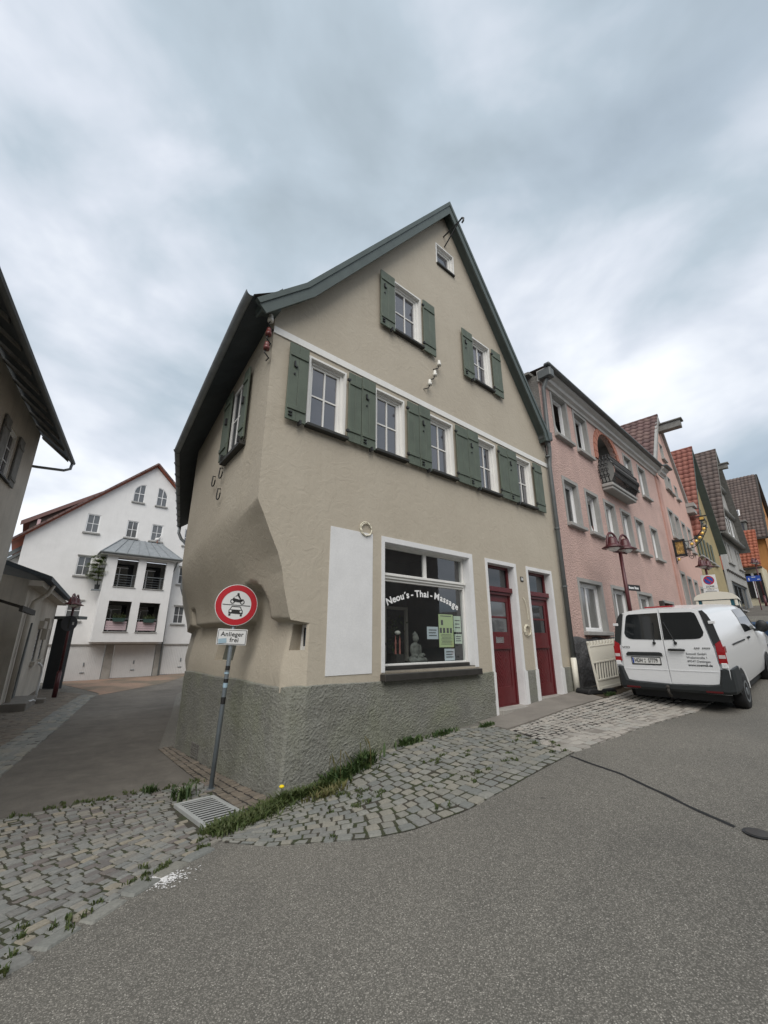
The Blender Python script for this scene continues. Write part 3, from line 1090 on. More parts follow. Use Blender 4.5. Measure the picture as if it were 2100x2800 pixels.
def side_x(v, z):
    low = .02 + .10 * sstep(1.1, 1.85, z)
    if v < .2:
        k0 = 1 - v / .2
        low = low * (1 - k0) + .30 * k0
    zb = 3.45 - .12 * v
    tz = (z - 1.85) / (zb - 1.85)
    km = sstep(0, 1.3, v)
    jet = (prof(tz) * (1 - km) - km * (.05 + .55 * sstep(-.05, 1.22, tz))) * (.6 - .0577 * v) / .6
    k = sstep(1.835, 1.865 + .05 * min(1, v * 4), z)
    # arched recess between the two corbels, and a notch near the back
    d = math.hypot((v - .95) / .40, max(0, z - 2.0) / .42) if z > 2.0 else abs(v - .95) / .40
    k *= sstep(.93, 1.08, d) if z < 2.55 else 1
    d = abs(v - 3.93) / .10
    if z < 2.2:
        k *= sstep(.8, 1.2, d)
    x = low + (jet - low) * k
    if v > .05:
        x += .012 * noise.noise(Vector((v * 1.3, z * 1.3, 4.0))) * min(1, v * 3)
    return x


outer += [(side_x(0, z), z) for z in (3.36, 3.26, 3.1, 2.99, 2.86, 2.74, 2.62, 2.51, 2.4, 2.29, 2.16, 2.04, 1.95, 1.91, 1.87, 1.85, 1.835)]
f = MB()
wall_face(f, outer, holes, 0.17)
door_reveals(f)
f.build('front_wall', 'plaster_beige', house)
MB().quad((7.58, 0, -.3), (7.58, 10.9, -.3), (7.58, 10.9, 7.0), (7.58, 0, 7.0)).quad((2.1, 10.9, -.6), (7.58, 10.9, -.6), (7.58, 10.9, 7.0), (3.65, 10.9, 12.2), (2.1, 10.9, 9.5)).build('rear_wall', 'plaster_beige', house)

vs_ = sorted(set([0, .03, .06, .1, .14, .17, .2] + [round(.25 + .045 * i, 3) for i in range(90) if .25 + .045 * i < 4.25] + [1.93, 2.78, 4.25]))
zs_ = sorted(set([.95, 1.28, 1.48, 1.82, 1.835, 1.85, 1.87, 1.91, 1.95, 2.04, 2.16, 2.29, 2.4, 2.51, 2.62, 2.74, 2.86, 2.99, 3.1, 3.26, 3.36, 3.45] + [round(1.0 + .045 * i, 3) for i in range(60)] + [round(3.7 + .1 * i, 3) for i in range(31)] + [1.74]))
HO = [(.03, .17, 1.48, 1.82), (1.93, 2.78, 1.28, 1.74)]
f = MB()
idx = {}
for i, v in enumerate(vs_):
    for j, z in enumerate(zs_):
        idx[i, j] = len(f.v)
        f.v.append((side_x(v, z), v, z))
for i in range(len(vs_) - 1):
    for j in range(len(zs_) - 1):
        vm, zm = (vs_[i] + vs_[i + 1]) / 2, (zs_[j] + zs_[j + 1]) / 2
        if any(a < vm < b and c_ < zm < d_ for a, b, c_, d_ in HO):
            continue
        f.f.append((idx[i, j], idx[i, j + 1], idx[i + 1, j + 1], idx[i + 1, j]))
# the wall turns and runs on along the alley
n = len(f.v)
ve, je = vs_[-1], len(vs_) - 1
for k in range(2):
    for j, z in enumerate(zs_):
        f.v.append((side_x(ve, z) + .264 * 7 * k + .02 * k, ve + .965 * 7 * k, z))
for j in range(len(zs_) - 1):
    f.f.append((n + j, n + j + 1, n + len(zs_) + j + 1, n + len(zs_) + j))
f.build('side_wall', 'plaster_beige', house, smooth=True)
# the two small openings low in that wall
f = MB()
pts = [(side_x(.03, 1.48), .03, 1.48), (side_x(.17, 1.48), .17, 1.48), (side_x(.17, 1.82), .17, 1.82), (side_x(.03, 1.82), .03, 1.82)]
back = [(p[0] + .24, p[1] + .10, p[2]) for p in pts]
for i in range(4):
    f.quad(pts[i], pts[(i + 1) % 4], back[(i + 1) % 4], back[i])
f.build('niche', 'plaster_beige', house)
w = MB()
b0, b1 = Vector(back[0]), Vector(back[1])
ex = (b1 - b0)
nn = Vector((0.3, 0.3, 0)).normalized() * .02
for (s0, s1, za, zb_) in ((-.1, .12, 1.46, 1.84), (.86, 1.1, 1.46, 1.84), (.12, .86, 1.46, 1.53), (.12, .86, 1.78, 1.84)):
    pa, pb = b0 + ex * s0, b0 + ex * s1
    w.obox(((pa + pb) / 2 + Vector((0, 0, (za + zb_) / 2 - 1.48))), (pb - pa) / 2, nn, (0, 0, (zb_ - za) / 2))
w = w.build('window', 'frame_white', house)
w['label'] = 'tiny white framed window in the chamfered corner'
pm = MB().quad(*[tuple(Vector(p) + nn) for p in back])
pm.build('pane', 'glass_dark', w)
f = MB()
pts = [(side_x(1.93, 1.28), 1.93, 1.28), (side_x(2.78, 1.28), 2.78, 1.28), (side_x(2.78, 1.74), 2.78, 1.74), (side_x(1.93, 1.74), 1.93, 1.74)]
back = [(p[0] + .14, p[1], p[2]) for p in pts]
for i in range(4):
    f.quad(pts[i], pts[(i + 1) % 4], back[(i + 1) % 4], back[i])
f.build('niche', 'plaster_beige', house)
MB().quad(*back).build('blind_window', 'niche_green', house)

# roughcast base, a finely displaced sheet that wraps the corner
S0, S1 = -4.25, 4.40
ns, nz_ = 640, 110
P = []
for i in range(ns + 1):
    s = S0 + (S1 - S0) * i / ns
    if s < 0:
        bx, by, nx_, ny_ = 0.0, -s, -1.0, 0.0
    else:
        bx, by, nx_, ny_ = s, 0.0, 0.0, -1.0
    zb = gz(*UV(bx, by)) - .06
    zt = 1.035 + .008 * math.sin(s * 3.1) + .006 * noise.noise(Vector((s * 5, 0, 0)))
    row = []
    for j in range(nz_ + 1):
        k = j / nz_
        z = zb + (zt - zb) * k
        x, y = bx, by
        c_ = .72 * k * max(0, 1 - abs(s) / .30)         # chamfer grows towards the top
        x += c_ * .16
        y += c_ * .11
        p = Vector((x * 44, y * 44, z * 44))
        w_ = noise.noise(p * .55) * .8
        h = abs(noise.noise(p + Vector((w_, w_, w_)))) * 1.1 + .35 * noise.noise(p * 2.3) + .25 * noise.noise(p * .12)
        h = .019 * (h - .12)
        if j == nz_:
            h = -.03
        row.append((x + nx_ * (h + .018), y + ny_ * (h + .018), z + .006 * noise.noise(p * 1.7)))
    P.append(row)
MB().grid(P).build('plinth', 'roughcast_plinth', house, smooth=True)
# the base between and beside the doors
for a, b in ((5.50, 5.92), (7.06, 7.58)):
    P = []
    for i in range(31):
        u = a + (b - a) * i / 30
        row = []
        zb = gz(*UV(u, 0)) - .06
        for j in range(61):
            z = zb + (1.02 - zb) * j / 60
            p = Vector((u * 36, 0, z * 36))
            h = .013 * (abs(noise.noise(p)) * 1.1 + .35 * noise.noise(p * 2.3) - .15)
            row.append((u, -.014 - (h if j < 60 else -.03), z))
        P.append(row)
    MB().grid(P).build('plinth', 'roughcast_plinth', house, smooth=True)
# vent grille in the base
vg = MB()
zv = gz(*UV(0, 3.05))
frame_boxes(vg, 2.88, 3.24, zv + .03, zv + .24, .02, -.0, .0)
vg = MB().box(-.034, -.01, 2.88, 3.24, zv + .03, zv + .05).box(-.034, -.01, 2.88, 3.24, zv + .23, zv + .25).box(-.034, -.01, 2.88, 2.9, zv + .05, zv + .23).box(-.034, -.01, 3.22, 3.24, zv + .05, zv + .23)
for k in range(5):
    vg.box(-.030, -.008, 2.9, 3.22, zv + .07 + k * .033, zv + .085 + k * .033)
vg.build('vent_grille', 'roughcast_grey', house)

# white storey band, painted panel, surrounds
f = MB().box(-.605, 7.57, -.022, .01, 6.155, 6.275)
f.build('storey_band', 'frame_white', house)
MB().box(.58, 1.395, -.008, .01, 1.14, 3.265).build('painted_panel', 'panel_white', house)
f = MB()
for a, b, z0, z1 in ((1.58, 1.65, 1.14, 3.27), (3.86, 3.96, 1.14, 3.27)):
    f.box(a, b, -.012, .012, z0, z1)
f.box(1.65, 3.86, -.012, .012, 3.18, 3.27)
f.box(1.645, 1.652, .0, .17, 1.17, 3.18).box(3.855, 3.862, .0, .17, 1.17, 3.18).box(1.65, 3.86, .0, .17, 3.172, 3.185)
f.build('shop_surround', 'panel_white', house)


def casing(mb, x0, x1, z0, z1):
    frame_boxes(mb, x0, x1, z0, z1, .035, -.012, .15)


def shutter(x0, x1, z0, z1, hand):
    s = MB()
    nb = 2
    w_ = (x1 - x0) / nb
    for i in range(nb):
        s.box(x0 + i * w_ + .0015, x0 + (i + 1) * w_ - .0015, -.085, -.055, z0, z1)
    o = s.build('shutter', 'shutter_green', house, bevel=0.004)
    for zz in (z0 + .17, z1 - .24):
        MB().box(x0 + .015, x1 - .015, -.103, -.085, zz, zz + .07).build('batten', 'shutter_green', o, bevel=0.006)
    xe = x0 + .05 if hand < 0 else x1 - .05

    def iron(nm, m_):
        m_.build(nm, 'iron_black', o)
    if hand < 0:
        iron('latch', MB().box(xe + .03, xe + .05, -.115, -.085, z1 - .42, z1 - .33).box(xe + .049, xe + .09, -.112, -.09, z1 - .43, z1 - .41))
        iron('pull_ring', MB().lathe([(.0, 0), (.016, 0), (.016, .02), (0, .02)], (xe + .05, -.085, z1 - .55), 8, Matrix.Rotation(R(90), 3, 'X')))
        iron('hook_plate', MB().box(x0 + .04, x0 + .10, -.11, -.085, z0 + .06, z0 + .075))
        iron('hook_plate', MB().box(x0 + .04, x0 + .10, -.11, -.085, z0 + .11, z0 + .125))
        iron('holdback', MB().box(x1 - .12, x1 - .09, -.13, -.05, z0 - .05, z0 + .02))
    else:
        iron('hinge', MB().box(x0 - .03, x0 + .03, -.1, -.06, z1 - .18, z1 - .14))
        iron('hinge', MB().box(x0 - .03, x0 + .03, -.1, -.06, z0 + .16, z0 + .20))
    return o


SHL = [(-.34, .0), (1.07, 1.38), (2.48, 2.80), (3.98, 4.36), (5.48, 5.88)]
SHR = [(.79, 1.06), (2.17, 2.47), (3.59, 3.97), (5.13, 5.47), (6.66, 7.06)]
for (a, b), l_, r_ in zip(WIN, SHL, SHR):
    f = MB()
    casing(f, a, b, 4.78, 6.06)
    f.build('window_casing', 'frame_white', house)
    window(house, a + .035, b - .035, 4.80, 6.03, y=.09, fw=.05, sash=.045, nx=2, nz=2, sill=.05, sill_out=.11)
    shutter(l_[0], l_[1], 4.74, 6.08, -1)
    shutter(r_[0], r_[1], 4.74, 6.05, 1)
for (a, b), l_, r_ in zip(GW, ((1.49, 1.87), (4.03, 4.42)), ((2.70, 3.07), (5.22, 5.60))):
    f = MB()
    casing(f, a, b, 7.58, 8.88)
    f.build('window_casing', 'frame_white', house)
    window(house, a + .035, b - .035, 7.60, 8.85, y=.09, fw=.05, sash=.045, nx=2, nz=2, sill=.05, sill_out=.09)
    shutter(l_[0], l_[1], 7.50, 8.84, -1)
    shutter(r_[0], r_[1], 7.50, 8.84, 1)
f = MB()
casing(f, 3.30, 3.97, 10.40, 11.04)
f.build('window_casing', 'frame_white', house)
window(house, 3.335, 3.935, 10.42, 11.01, y=.08, fw=.05, sash=.045, nx=1, nz=1, sill=.02, sill_out=.05)

# alley-side window with its shutters
LW = lambda x, v, z: (-.6 + .0577 * v + x, v, z)


def side_box(mb, x0, x1, v0, v1, z0, z1):
    vs = [LW(x, v, z) for z in (z0, z1) for v in (v0, v1) for x in (x0, x1)]
    mb.add(vs, [(0, 2, 3, 1), (4, 5, 7, 6), (0, 1, 5, 4), (2, 6, 7, 3), (0, 4, 6, 2), (1, 3, 7, 5)])


w = MB()
for a in ((-.03, .02, .98, 1.04, 4.66, 5.9), (-.03, .02, 1.58, 1.64, 4.66, 5.9), (-.03, .02, 1.04, 1.58, 5.84, 5.9), (-.03, .02, 1.04, 1.58, 4.66, 4.72), (-.02, .015, 1.29, 1.33, 4.72, 5.84), (-.018, .015, 1.04, 1.58, 5.26, 5.29)):
    side_box(w, *a)
w = w.build('window', 'frame_white', house)
g = MB()
side_box(g, -.012, -.006, 1.04, 1.58, 4.72, 5.84)
g.build('pane', 'glass_window', w)
s = MB()
side_box(s, -.10, .0, .80, 1.86, 4.56, 4.62)
s.build('sill', 'sill_dark', w)
for v0, v1, dz in ((.74, .985, 0), (1.62, 2.02, 0)):
    s = MB()
    side_box(s, -.085, -.055, v0, v1, 4.66, 5.95)
    o = s.build('shutter', 'shutter_green', house, bevel=0.004)
    for zz in (4.82, 5.7):
        s = MB()
        side_box(s, -.103, -.085, v0 + .015, v1 - .015, zz, zz + .07)
        s.build('batten', 'shutter_green', o)
    s = MB()
    side_box(s, -.12, -.085, v0 + .1, v0 + .16, 5.3, 5.42)
    s.build('latch', 'iron_black', o)
    s = MB()
    side_box(s, -.13, -.05, v0 + .1, v0 + .13, 4.6, 4.7)
    s.build('holdback', 'iron_black', o)

# hooks and insulators
for v, z in ((1.95, 4.42), (2.38, 4.40), (1.93, 4.02)):
    x, y, _ = LW(0, v, z)
    MB().tube([(x + .02, y + .02, z + .14), (x - .05, y, z + .13), (x - .06, y, z - .02), (x - .06, y - .03, z - .08), (x - .06, y - .09, z - .10), (x - .06, y - .15, z - .08), (x - .06, y - .18, z + .0)], .011, 6).build('wall_hook', 'iron_black', house)


def insulator(p, mat, hookdir=(-.09, 0, -.10)):
    p = Vector(p)
    h = MB().tube([p + Vector((hookdir[0], .10, hookdir[2] - .02)), p + Vector((hookdir[0] * .9, -.02, hookdir[2] - .05)), p + Vector((-.02, -.08, hookdir[2] - .03)), p + Vector((0, -.1, -.06)), p + Vector((0, -.1, .0))], .011, 6).build('insulator', 'iron_black', house)
    MB().lathe([(.0, -.07), (.045, -.07), (.045, -.01), (.03, .0), (.036, .03), (.03, .06), (.0, .075)], (p.x, p.y - .1, p.z), 12).build('porcelain_cup', mat, h, smooth=True)


for u, z in ((3.12, 7.36), (2.97, 7.03), (2.80, 6.73)):
    insulator((u, 0, z), 'porcelain')
for k, (u, z) in enumerate(((-.70, 6.32), (-.71, 6.06), (-.72, 5.80))):
    insulator((u, .0 + .02, z), 'porcelain' if k == 0 else 'porcelain_red', (.09, .02, -.08))

# verge, eaves and roof
VP = [(-.98, 6.36), (-.20, 7.16), (3.66, 12.42), (7.36, 7.10), (7.42, 6.86)]


def off(pl, d):
    out = []
    for i, p in enumerate(pl):
        a = Vector(pl[max(0, i - 1)])
        b = Vector(pl[min(len(pl) - 1, i + 1)])
        if 0 < i < len(pl) - 1:
            d1, d2 = (Vector(p) - a).normalized(), (b - Vector(p)).normalized()
            n1, n2 = Vector((d1.y, -d1.x)), Vector((d2.y, -d2.x))
            nn_ = (n1 + n2).normalized()
            k = d / max(.35, nn_.dot(n1))
        else:
            dd = (b - a).normalized()
            nn_ = Vector((dd.y, -dd.x))
            k = d
        out.append((p[0] + nn_.x * k, p[1] + nn_.y * k))
    return out


for name, o0, o1, y0, y1, mat in (('verge_board', 0.0, .20, -.24, -.20, 'trim_green'), ('verge_soffit', .10, .13, -.20, .0, 'trim_green'), ('verge_cap', -.035, .045, -.26, -.18, 'trim_green')):
    A, B_ = off(VP, o0), off(VP, o1)
    f = MB()
    for i in range(len(VP) - 1):
        f.add([(A[i][0], y0, A[i][1]), (A[i + 1][0], y0, A[i + 1][1]), (B_[i + 1][0], y0, B_[i + 1][1]), (B_[i][0], y0, B_[i][1]), (A[i][0], y1, A[i][1]), (A[i + 1][0], y1, A[i + 1][1]), (B_[i + 1][0], y1, B_[i + 1][1]), (B_[i][0], y1, B_[i][1])],
              [(0, 1, 2, 3), (7, 6, 5, 4), (0, 4, 5, 1), (3, 2, 6, 7), (0, 3, 7, 4), (1, 5, 6, 2)])
    f.build(name, mat, house)
f = MB()
for i in range(1, 4):
    a, b = VP[i], VP[i + 1] if i < 3 else VP[4]
    sk = 1.9 if i == 1 else 0
    f.add([(a[0], -.2, a[1] - .06), (b[0], -.2, b[1] - .06), (b[0], 10.9, b[1] - .06), (a[0] + sk, 10.9, a[1] - .06), (a[0], -.2, a[1]), (b[0], -.2, b[1]), (b[0], 10.9, b[1]), (a[0] + sk, 10.9, a[1])],
          [(0, 1, 2, 3), (7, 6, 5, 4), (0, 4, 5, 1), (1, 5, 6, 2), (2, 6, 7, 3), (3, 7, 4, 0)])
# flared eave on the alley side, sagging towards the back, then turning with the wall
EI, EO, ET = [], [], []
for i in range(13):
    v = -.22 + 4.2 * i / 12
    EI.append((-.58 + .0577 * v, v, 6.52 - .13 * max(0, v) - .012 * v * v))
    EO.append((-1.03 + .0577 * v, v, 6.40 - .20 * max(0, v) - .008 * v * v))
for k in (1, 2, 3):
    for lst in (EI, EO):
        x, y, z = lst[12]
        lst.append((x + .264 * 2.2 * k, y + .965 * 2.2 * k, z - .012 * k))
f2 = MB()
f2.grid([EI, EO])
f2.grid([EO, [(x, y, z + .05) for x, y, z in EO]])
f2.build('eave_soffit', 'soffit_dark', house)
f.grid([[(x, y, z + .05) for x, y, z in EO], [(x + .82, y, z + .68) for x, y, z in EO]])
f.build('roof', 'tile_brown_field', house)
# corner box at the foot of the verge
MB().prism([(-.60, 6.42), (-.60, 6.86), (-.92, 6.42), (-.90, 6.34)], -.20, .02).build('eave_box', 'trim_green', house)
# zinc gutter on the alley eave
GO = [(x - .045, y, z + .07) for x, y, z in EO]
P = []
for i, (x, y, z) in enumerate(GO):
    P.append([(x + .07 * math.cos(a), y, z + .075 * math.sin(a)) for a in [math.pi + math.pi * k / 8 for k in range(9)]])
gut = MB().grid(P)
P = [[(x + .062 * math.cos(a), y, z + .067 * math.sin(a)) for a in [math.pi + math.pi * k / 8 for k in range(9)]] for (x, y, z) in GO]
gut.grid(P)
gut = gut.build('gutter', 'zinc', house, smooth=True)
for k in range(10):
    i = 12 + k * 3 / 9
    i0 = min(14, int(i))
    q = i - i0
    x, y, z = (GO[i0][m] + (GO[i0 + 1][m] - GO[i0][m]) * q for m in range(3))
    MB().tube([(x + .078 * math.cos(a), y, z + .082 * math.sin(a)) for a in [math.pi + math.pi * j / 8 for j in range(9)]], .009, 5).build('gutter_bracket', 'zinc_dark', gut)
x, y, z = GO[-1]
MB().tube([(x, y - .1, z - .06), (x, y - .1, z - .3), (x + .1, y - .12, z - .5), (x + .30, y - .2, z - .7), (x + .33, y - .2, z - 1.1), (x + .33, y - .2, z - 2.2), (x + .40, y - .2, z - 2.4), (x + .9, y - .1, z - 2.5)], .05, 10).build('downpipe', 'zinc', house, smooth=True)

# hoist hook under the ridge
h = MB()
tip = (3.68, -.50, 11.58)
h.tube([(3.63, .02, 11.47), tip], .02, 6).tube([(3.65, .02, 11.14), tip], .018, 6)
h.tube([tip, (3.68, -.58, 11.60), (3.68, -.62, 11.55), (3.68, -.61, 11.47), (3.68, -.56, 11.45)], .024, 6)
h.build('hoist_hook', 'iron_black', house)

# downpipe between the houses
dp = MB()
dp.tube([(7.36, -.12, 7.05), (7.40, -.14, 6.9), (7.50, -.16, 6.72), (7.52, -.13, 6.5), (7.50, -.10, 6.2), (7.46, -.10, 1.22)], .056, 12)
dp = dp.build('downpipe', 'zinc_dark', house, smooth=True)
MB().tube([(7.455, -.10, 1.22), (7.45, -.10, gz(*UV(7.45, -.1)) - .02)], .066, 12).build('pipe_shoe', 'toilet_white', dp, smooth=True)
for z in (6.45, 4.4, 2.9, 1.20):
    MB().tube([(7.47, -.10, z - .02), (7.47, -.10, z + .02)], .07, 12).build('pipe_clip', 'zinc_dark', dp)
MB().box(7.25, 7.62, -.24, .05, 6.92, 7.18).build('rainwater_head', 'zinc_dark', dp, bevel=.02)

# doors
for di, (a, b, zt) in enumerate(((4.45, 5.43, .36), (5.99, 6.99, .44))):
    y = .17
    # surround: white band on the face, white reveals, a step at plinth height
    s = MB()
    for x0, x1, ex_ in ((a - .07, a, -1), (b, b + .075, 1)):
        zb = gz(*UV((x0 + x1) / 2, 0)) - .03
        s.box(x0, x1, -.014, .012, 1.02, 3.25)
        if not (di == 0 and ex_ < 0):
            s.box(x0 - (.045 if ex_ > 0 else -.0) * 0, x1, -.03, .012, zb, 1.02)
        else:
            s.box(x0, x1, -.03, .012, zb, 1.02)
        if ex_ > 0:
            s.box(x1, x1 + .045, -.03, .0, zb, 1.0)
        else:
            if di == 1:
                s.box(x0 - .045, x0, -.03, .0, zb, 1.0)
    s.box(a, b, -.014, .012, 3.17, 3.25)
    s.box(b - .004, b + .004, .0, y + .04, zt - .1, 3.17).box(a - .004, a + .004, .0, y + .04, zt - .1, 3.17).box(a, b, .0, y + .04, 3.166, 3.174)
    s.build('door_surround', 'panel_white', house)
    zg0 = gz(*UV(b, -.05))
    st = MB().box(a, b + .05 * 0, -.12 if di == 0 else -.03, y + .04, zg0 - .25, zt)
    st.build('doorstep', 'concrete_light', house, bevel=.008)
    d = MB()
    frame_boxes(d, a + .004, b - .004, zt, 3.165, .06, y - .02, y + .04, .02)
    d.box(a + .06, b - .06, y - .015, y + .03, 2.56, 2.66)
    d.prism([(a + .02, 2.60), (a + .02, 2.70), (b - .02, 2.70), (b - .02, 2.60)], y - .10, y - .02)
    d.prism([(a + .05, 2.54), (a + .05, 2.60), (b - .05, 2.60), (b - .05, 2.54)], y - .06, y - .02)
    z0 = zt + .02
    x0, x1 = a + .06, b - .06
    # leaf: stiles and rails round the glazing and the boarded panel
    d.box(x0, x0 + .11, y, y + .035, z0, 2.56).box(x1 - .11, x1, y, y + .035, z0, 2.56)
    d.box(x0 + .11, x1 - .11, y, y + .035, 2.40, 2.56).box(x0 + .11, x1 - .11, y, y + .035, 1.42, 1.78).box(x0 + .11, x1 - .11, y, y + .035, z0, z0 + (.34 if di == 0 else .24))
    d.box(x0 + .11, x1 - .11, y + .005, y + .03, 2.06, 2.10)
    d.box(x0 + .06, x1 - .06, y - .03, y, 1.44, 1.485)
    door = d.build('door', 'door_red', house, bevel=.004)
    door['label'] = 'dark red panelled door with a letter slot' if di == 0 else 'dark red panelled door nearest the downpipe'
    # chevron boards
    cz0, cz1, cx = z0 + (.34 if di == 0 else .24), 1.42, (x0 + x1) / 2
    wv = .085
    MB().box(x0 + .11, x1 - .11, y + .028, y + .034, cz0, cz1).build('panel_back', 'door_red', door)
    for side in (-1, 1):
        hw = (x1 - x0) / 2 - .11
        k = -8
        zz = cz0 - hw * 1.1
        while zz < cz1:
            pts = [(cx, zz), (cx, zz + wv - .008), (cx + side * hw, zz + wv - .008 + hw * 1.1), (cx + side * hw, zz + hw * 1.1)]
            # clip to the panel
            def clip(pl, lim, keep_below):
                out = []
                for i in range(len(pl)):
                    p, q = pl[i], pl[(i + 1) % len(pl)]
                    pi, qi = (p[1] <= lim) == keep_below, (q[1] <= lim) == keep_below
                    if pi:
                        out.append(p)
                    if pi != qi:
                        t_ = (lim - p[1]) / (q[1] - p[1])
                        out.append((p[0] + (q[0] - p[0]) * t_, lim))
                return out
            pl = clip(clip(pts, cz1, True), cz0, False)
            if len(pl) > 2:
                MB().prism(pl, y + .008, y + .03).build('board', 'door_red', door)
            zz += wv
    MB().box(x0 + .0, x1, y + .012, y + .018, 2.67, 3.105).build('transom_pane', 'glass_dark', door)
    MB().box(x0 + .11, x1 - .11, y + .014, y + .02, 1.78, 2.06).build('pane', 'glass_grey' if di == 0 else 'glass_dark', door)
    MB().box(x0 + .11, x1 - .11, y + .014, y + .02, 2.10, 2.40).build('pane', 'glass_grey' if di == 0 else 'glass_dark', door)
    if di == 0:
        MB().box(cx - .14, cx + .14, y - .006, y + .004, 1.56, 1.68).box(cx - .12, cx + .12, y - .012, y - .004, 1.585, 1.655).build('letter_slot', 'chrome', door, bevel=.003)
# house number
pl = MB().box(5.655, 5.765, -.012, .0, 2.875, 2.985).build('number_plate', 'print_black', house)
text('numeral', '16', .095, 'print_white', pl, (5.71, -.0135, 2.93), bold=.0012)
# leftover cables
def ring(c, r, n=20, wob=.0):
    rnd = random.Random(int(c[0] * 100))
    return [(c[0] + r * (1 + rnd.uniform(-wob, wob)) * math.cos(6.283 * i / n), c[1] - .015 - .01 * (i % 2), c[2] + r * (1 + rnd.uniform(-wob, wob)) * math.sin(6.283 * i / n)) for i in range(n + 1)]


cx, cy = UV(1.24, -.02)
o = MB()
o.tube([Vector((a[0] - 1.24, a[1], a[2] - 3.33)) for a in ring((1.24, 0, 3.33), .115, 20, .04)], .009, 6)
o.tube([Vector((a[0] - 1.24, a[1] - .01, a[2] - 3.33)) for a in ring((1.245, 0, 3.32), .105, 20, .06)], .008, 6)
o = o.build('cable_coil', 'cable_white')
o.location = UV(1.24, 0) + (3.33,)
o.rotation_euler = (0, 0, R(HRZ))
tag(o, 'coil of pale cable hanging over the top of the white panel', 'cable', 'cable coils on the facade')
o = MB()
for k in range(3):
    o.tube([Vector((a[0] - 5.70, a[1] - .01 * k, a[2] - 1.82)) for a in ring((5.70 + .004 * k, 0, 1.82), .12 - .008 * k, 20, .03)], .008, 6)
o = o.build('cable_coil', 'cable_white')
o.location = UV(5.70, -.0) + (1.82,)
o.rotation_euler = (0, 0, R(HRZ))
tag(o, 'coil of pale cable on the wall between the red doors', 'cable', 'cable coils on the facade')
o = MB().tube([(-.03, -.005, .47), (.0, -.03, .42), (.06, -.03, .26), (.085, -.02, .1), (.085, -.02, .0)], .008, 6)
o = o.build('cable_end', 'cable_white')
o.location = UV(5.70, 0) + (2.05,)
o.rotation_euler = (0, 0, R(HRZ))
tag(o, 'loose curved cable end above the coil between the doors', 'cable')

# ---------------------------------------------------------------- shop window
sw = MB()
y = .17
frame_boxes(sw, 1.66, 3.85, 1.22, 3.175, .05, y - .02, y + .05, .03)
sw.box(1.71, 3.80, y - .02, y + .04, 2.56, 2.60).box(1.71, 3.80, y - .05, y + .04, 2.60, 2.645).box(1.68, 3.83, y - .075, y + .04, 2.645, 2.69)
sw.box(2.73, 2.80, y - .015, y + .04, 2.69, 3.125)
shop = sw.build('shop_window', 'frame_white', house, bevel=.004)
for a, b, z0, z1 in ((1.71, 3.80, 1.25, 2.56), (1.71, 2.73, 2.69, 3.125), (2.80, 3.80, 2.69, 3.125)):
    MB().quad((a, y + .015, z0), (b, y + .015, z0), (b, y + .015, z1), (a, y + .015, z1)).build('pane', 'glass_clear', shop)
f = MB().box(1.56, 3.90, -.13, .0, 1.02, 1.12).box(1.652, 3.858, .0, .19, 1.05, 1.165)
f.prism([(1.652, 1.165), (3.858, 1.165), (3.858, 1.22), (1.652, 1.22)], .12, .19)
f.build('shop_sill', 'stone_dark', house, bevel=.006)
# the room behind the glass
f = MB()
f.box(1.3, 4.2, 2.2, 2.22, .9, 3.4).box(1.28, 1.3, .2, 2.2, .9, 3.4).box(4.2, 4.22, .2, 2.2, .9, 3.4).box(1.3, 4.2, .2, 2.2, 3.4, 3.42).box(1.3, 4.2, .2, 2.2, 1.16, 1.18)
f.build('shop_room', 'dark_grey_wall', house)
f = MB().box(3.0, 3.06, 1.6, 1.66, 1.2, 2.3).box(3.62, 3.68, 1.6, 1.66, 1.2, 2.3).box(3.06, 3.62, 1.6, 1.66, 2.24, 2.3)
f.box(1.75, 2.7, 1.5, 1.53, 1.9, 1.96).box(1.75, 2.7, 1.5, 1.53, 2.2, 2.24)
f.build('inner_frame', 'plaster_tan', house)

# lettering on an arc
S_ = "Neou\u00b4s - Thai - Massage"
wd = {'N': .115, 'e': .078, 'o': .082, 'u': .087, '\u00b4': .04, 's': .07, ' ': .035, '-': .05, 'T': .105, 'h': .087, 'a': .08, 'i': .045, 'M': .14, 'g': .082}
tot = sum(wd[c_] for c_ in S_)
x = -tot / 2
for c_ in S_:
    xc = x + wd[c_] / 2
    x += wd[c_]
    if c_ == ' ':
        continue
    th = xc / (tot / 2)
    zc_ = 2.405 - .20 * th * th
    rot = math.degrees(math.atan(.20 * 2 * th / .93))
    o = text('letter', c_, .165, 'print_white', shop, (2.755 + xc * 1.83 / tot, y + .008, zc_), (90, rot, 0), bold=.0042, extrude=.001, sx=1.1)

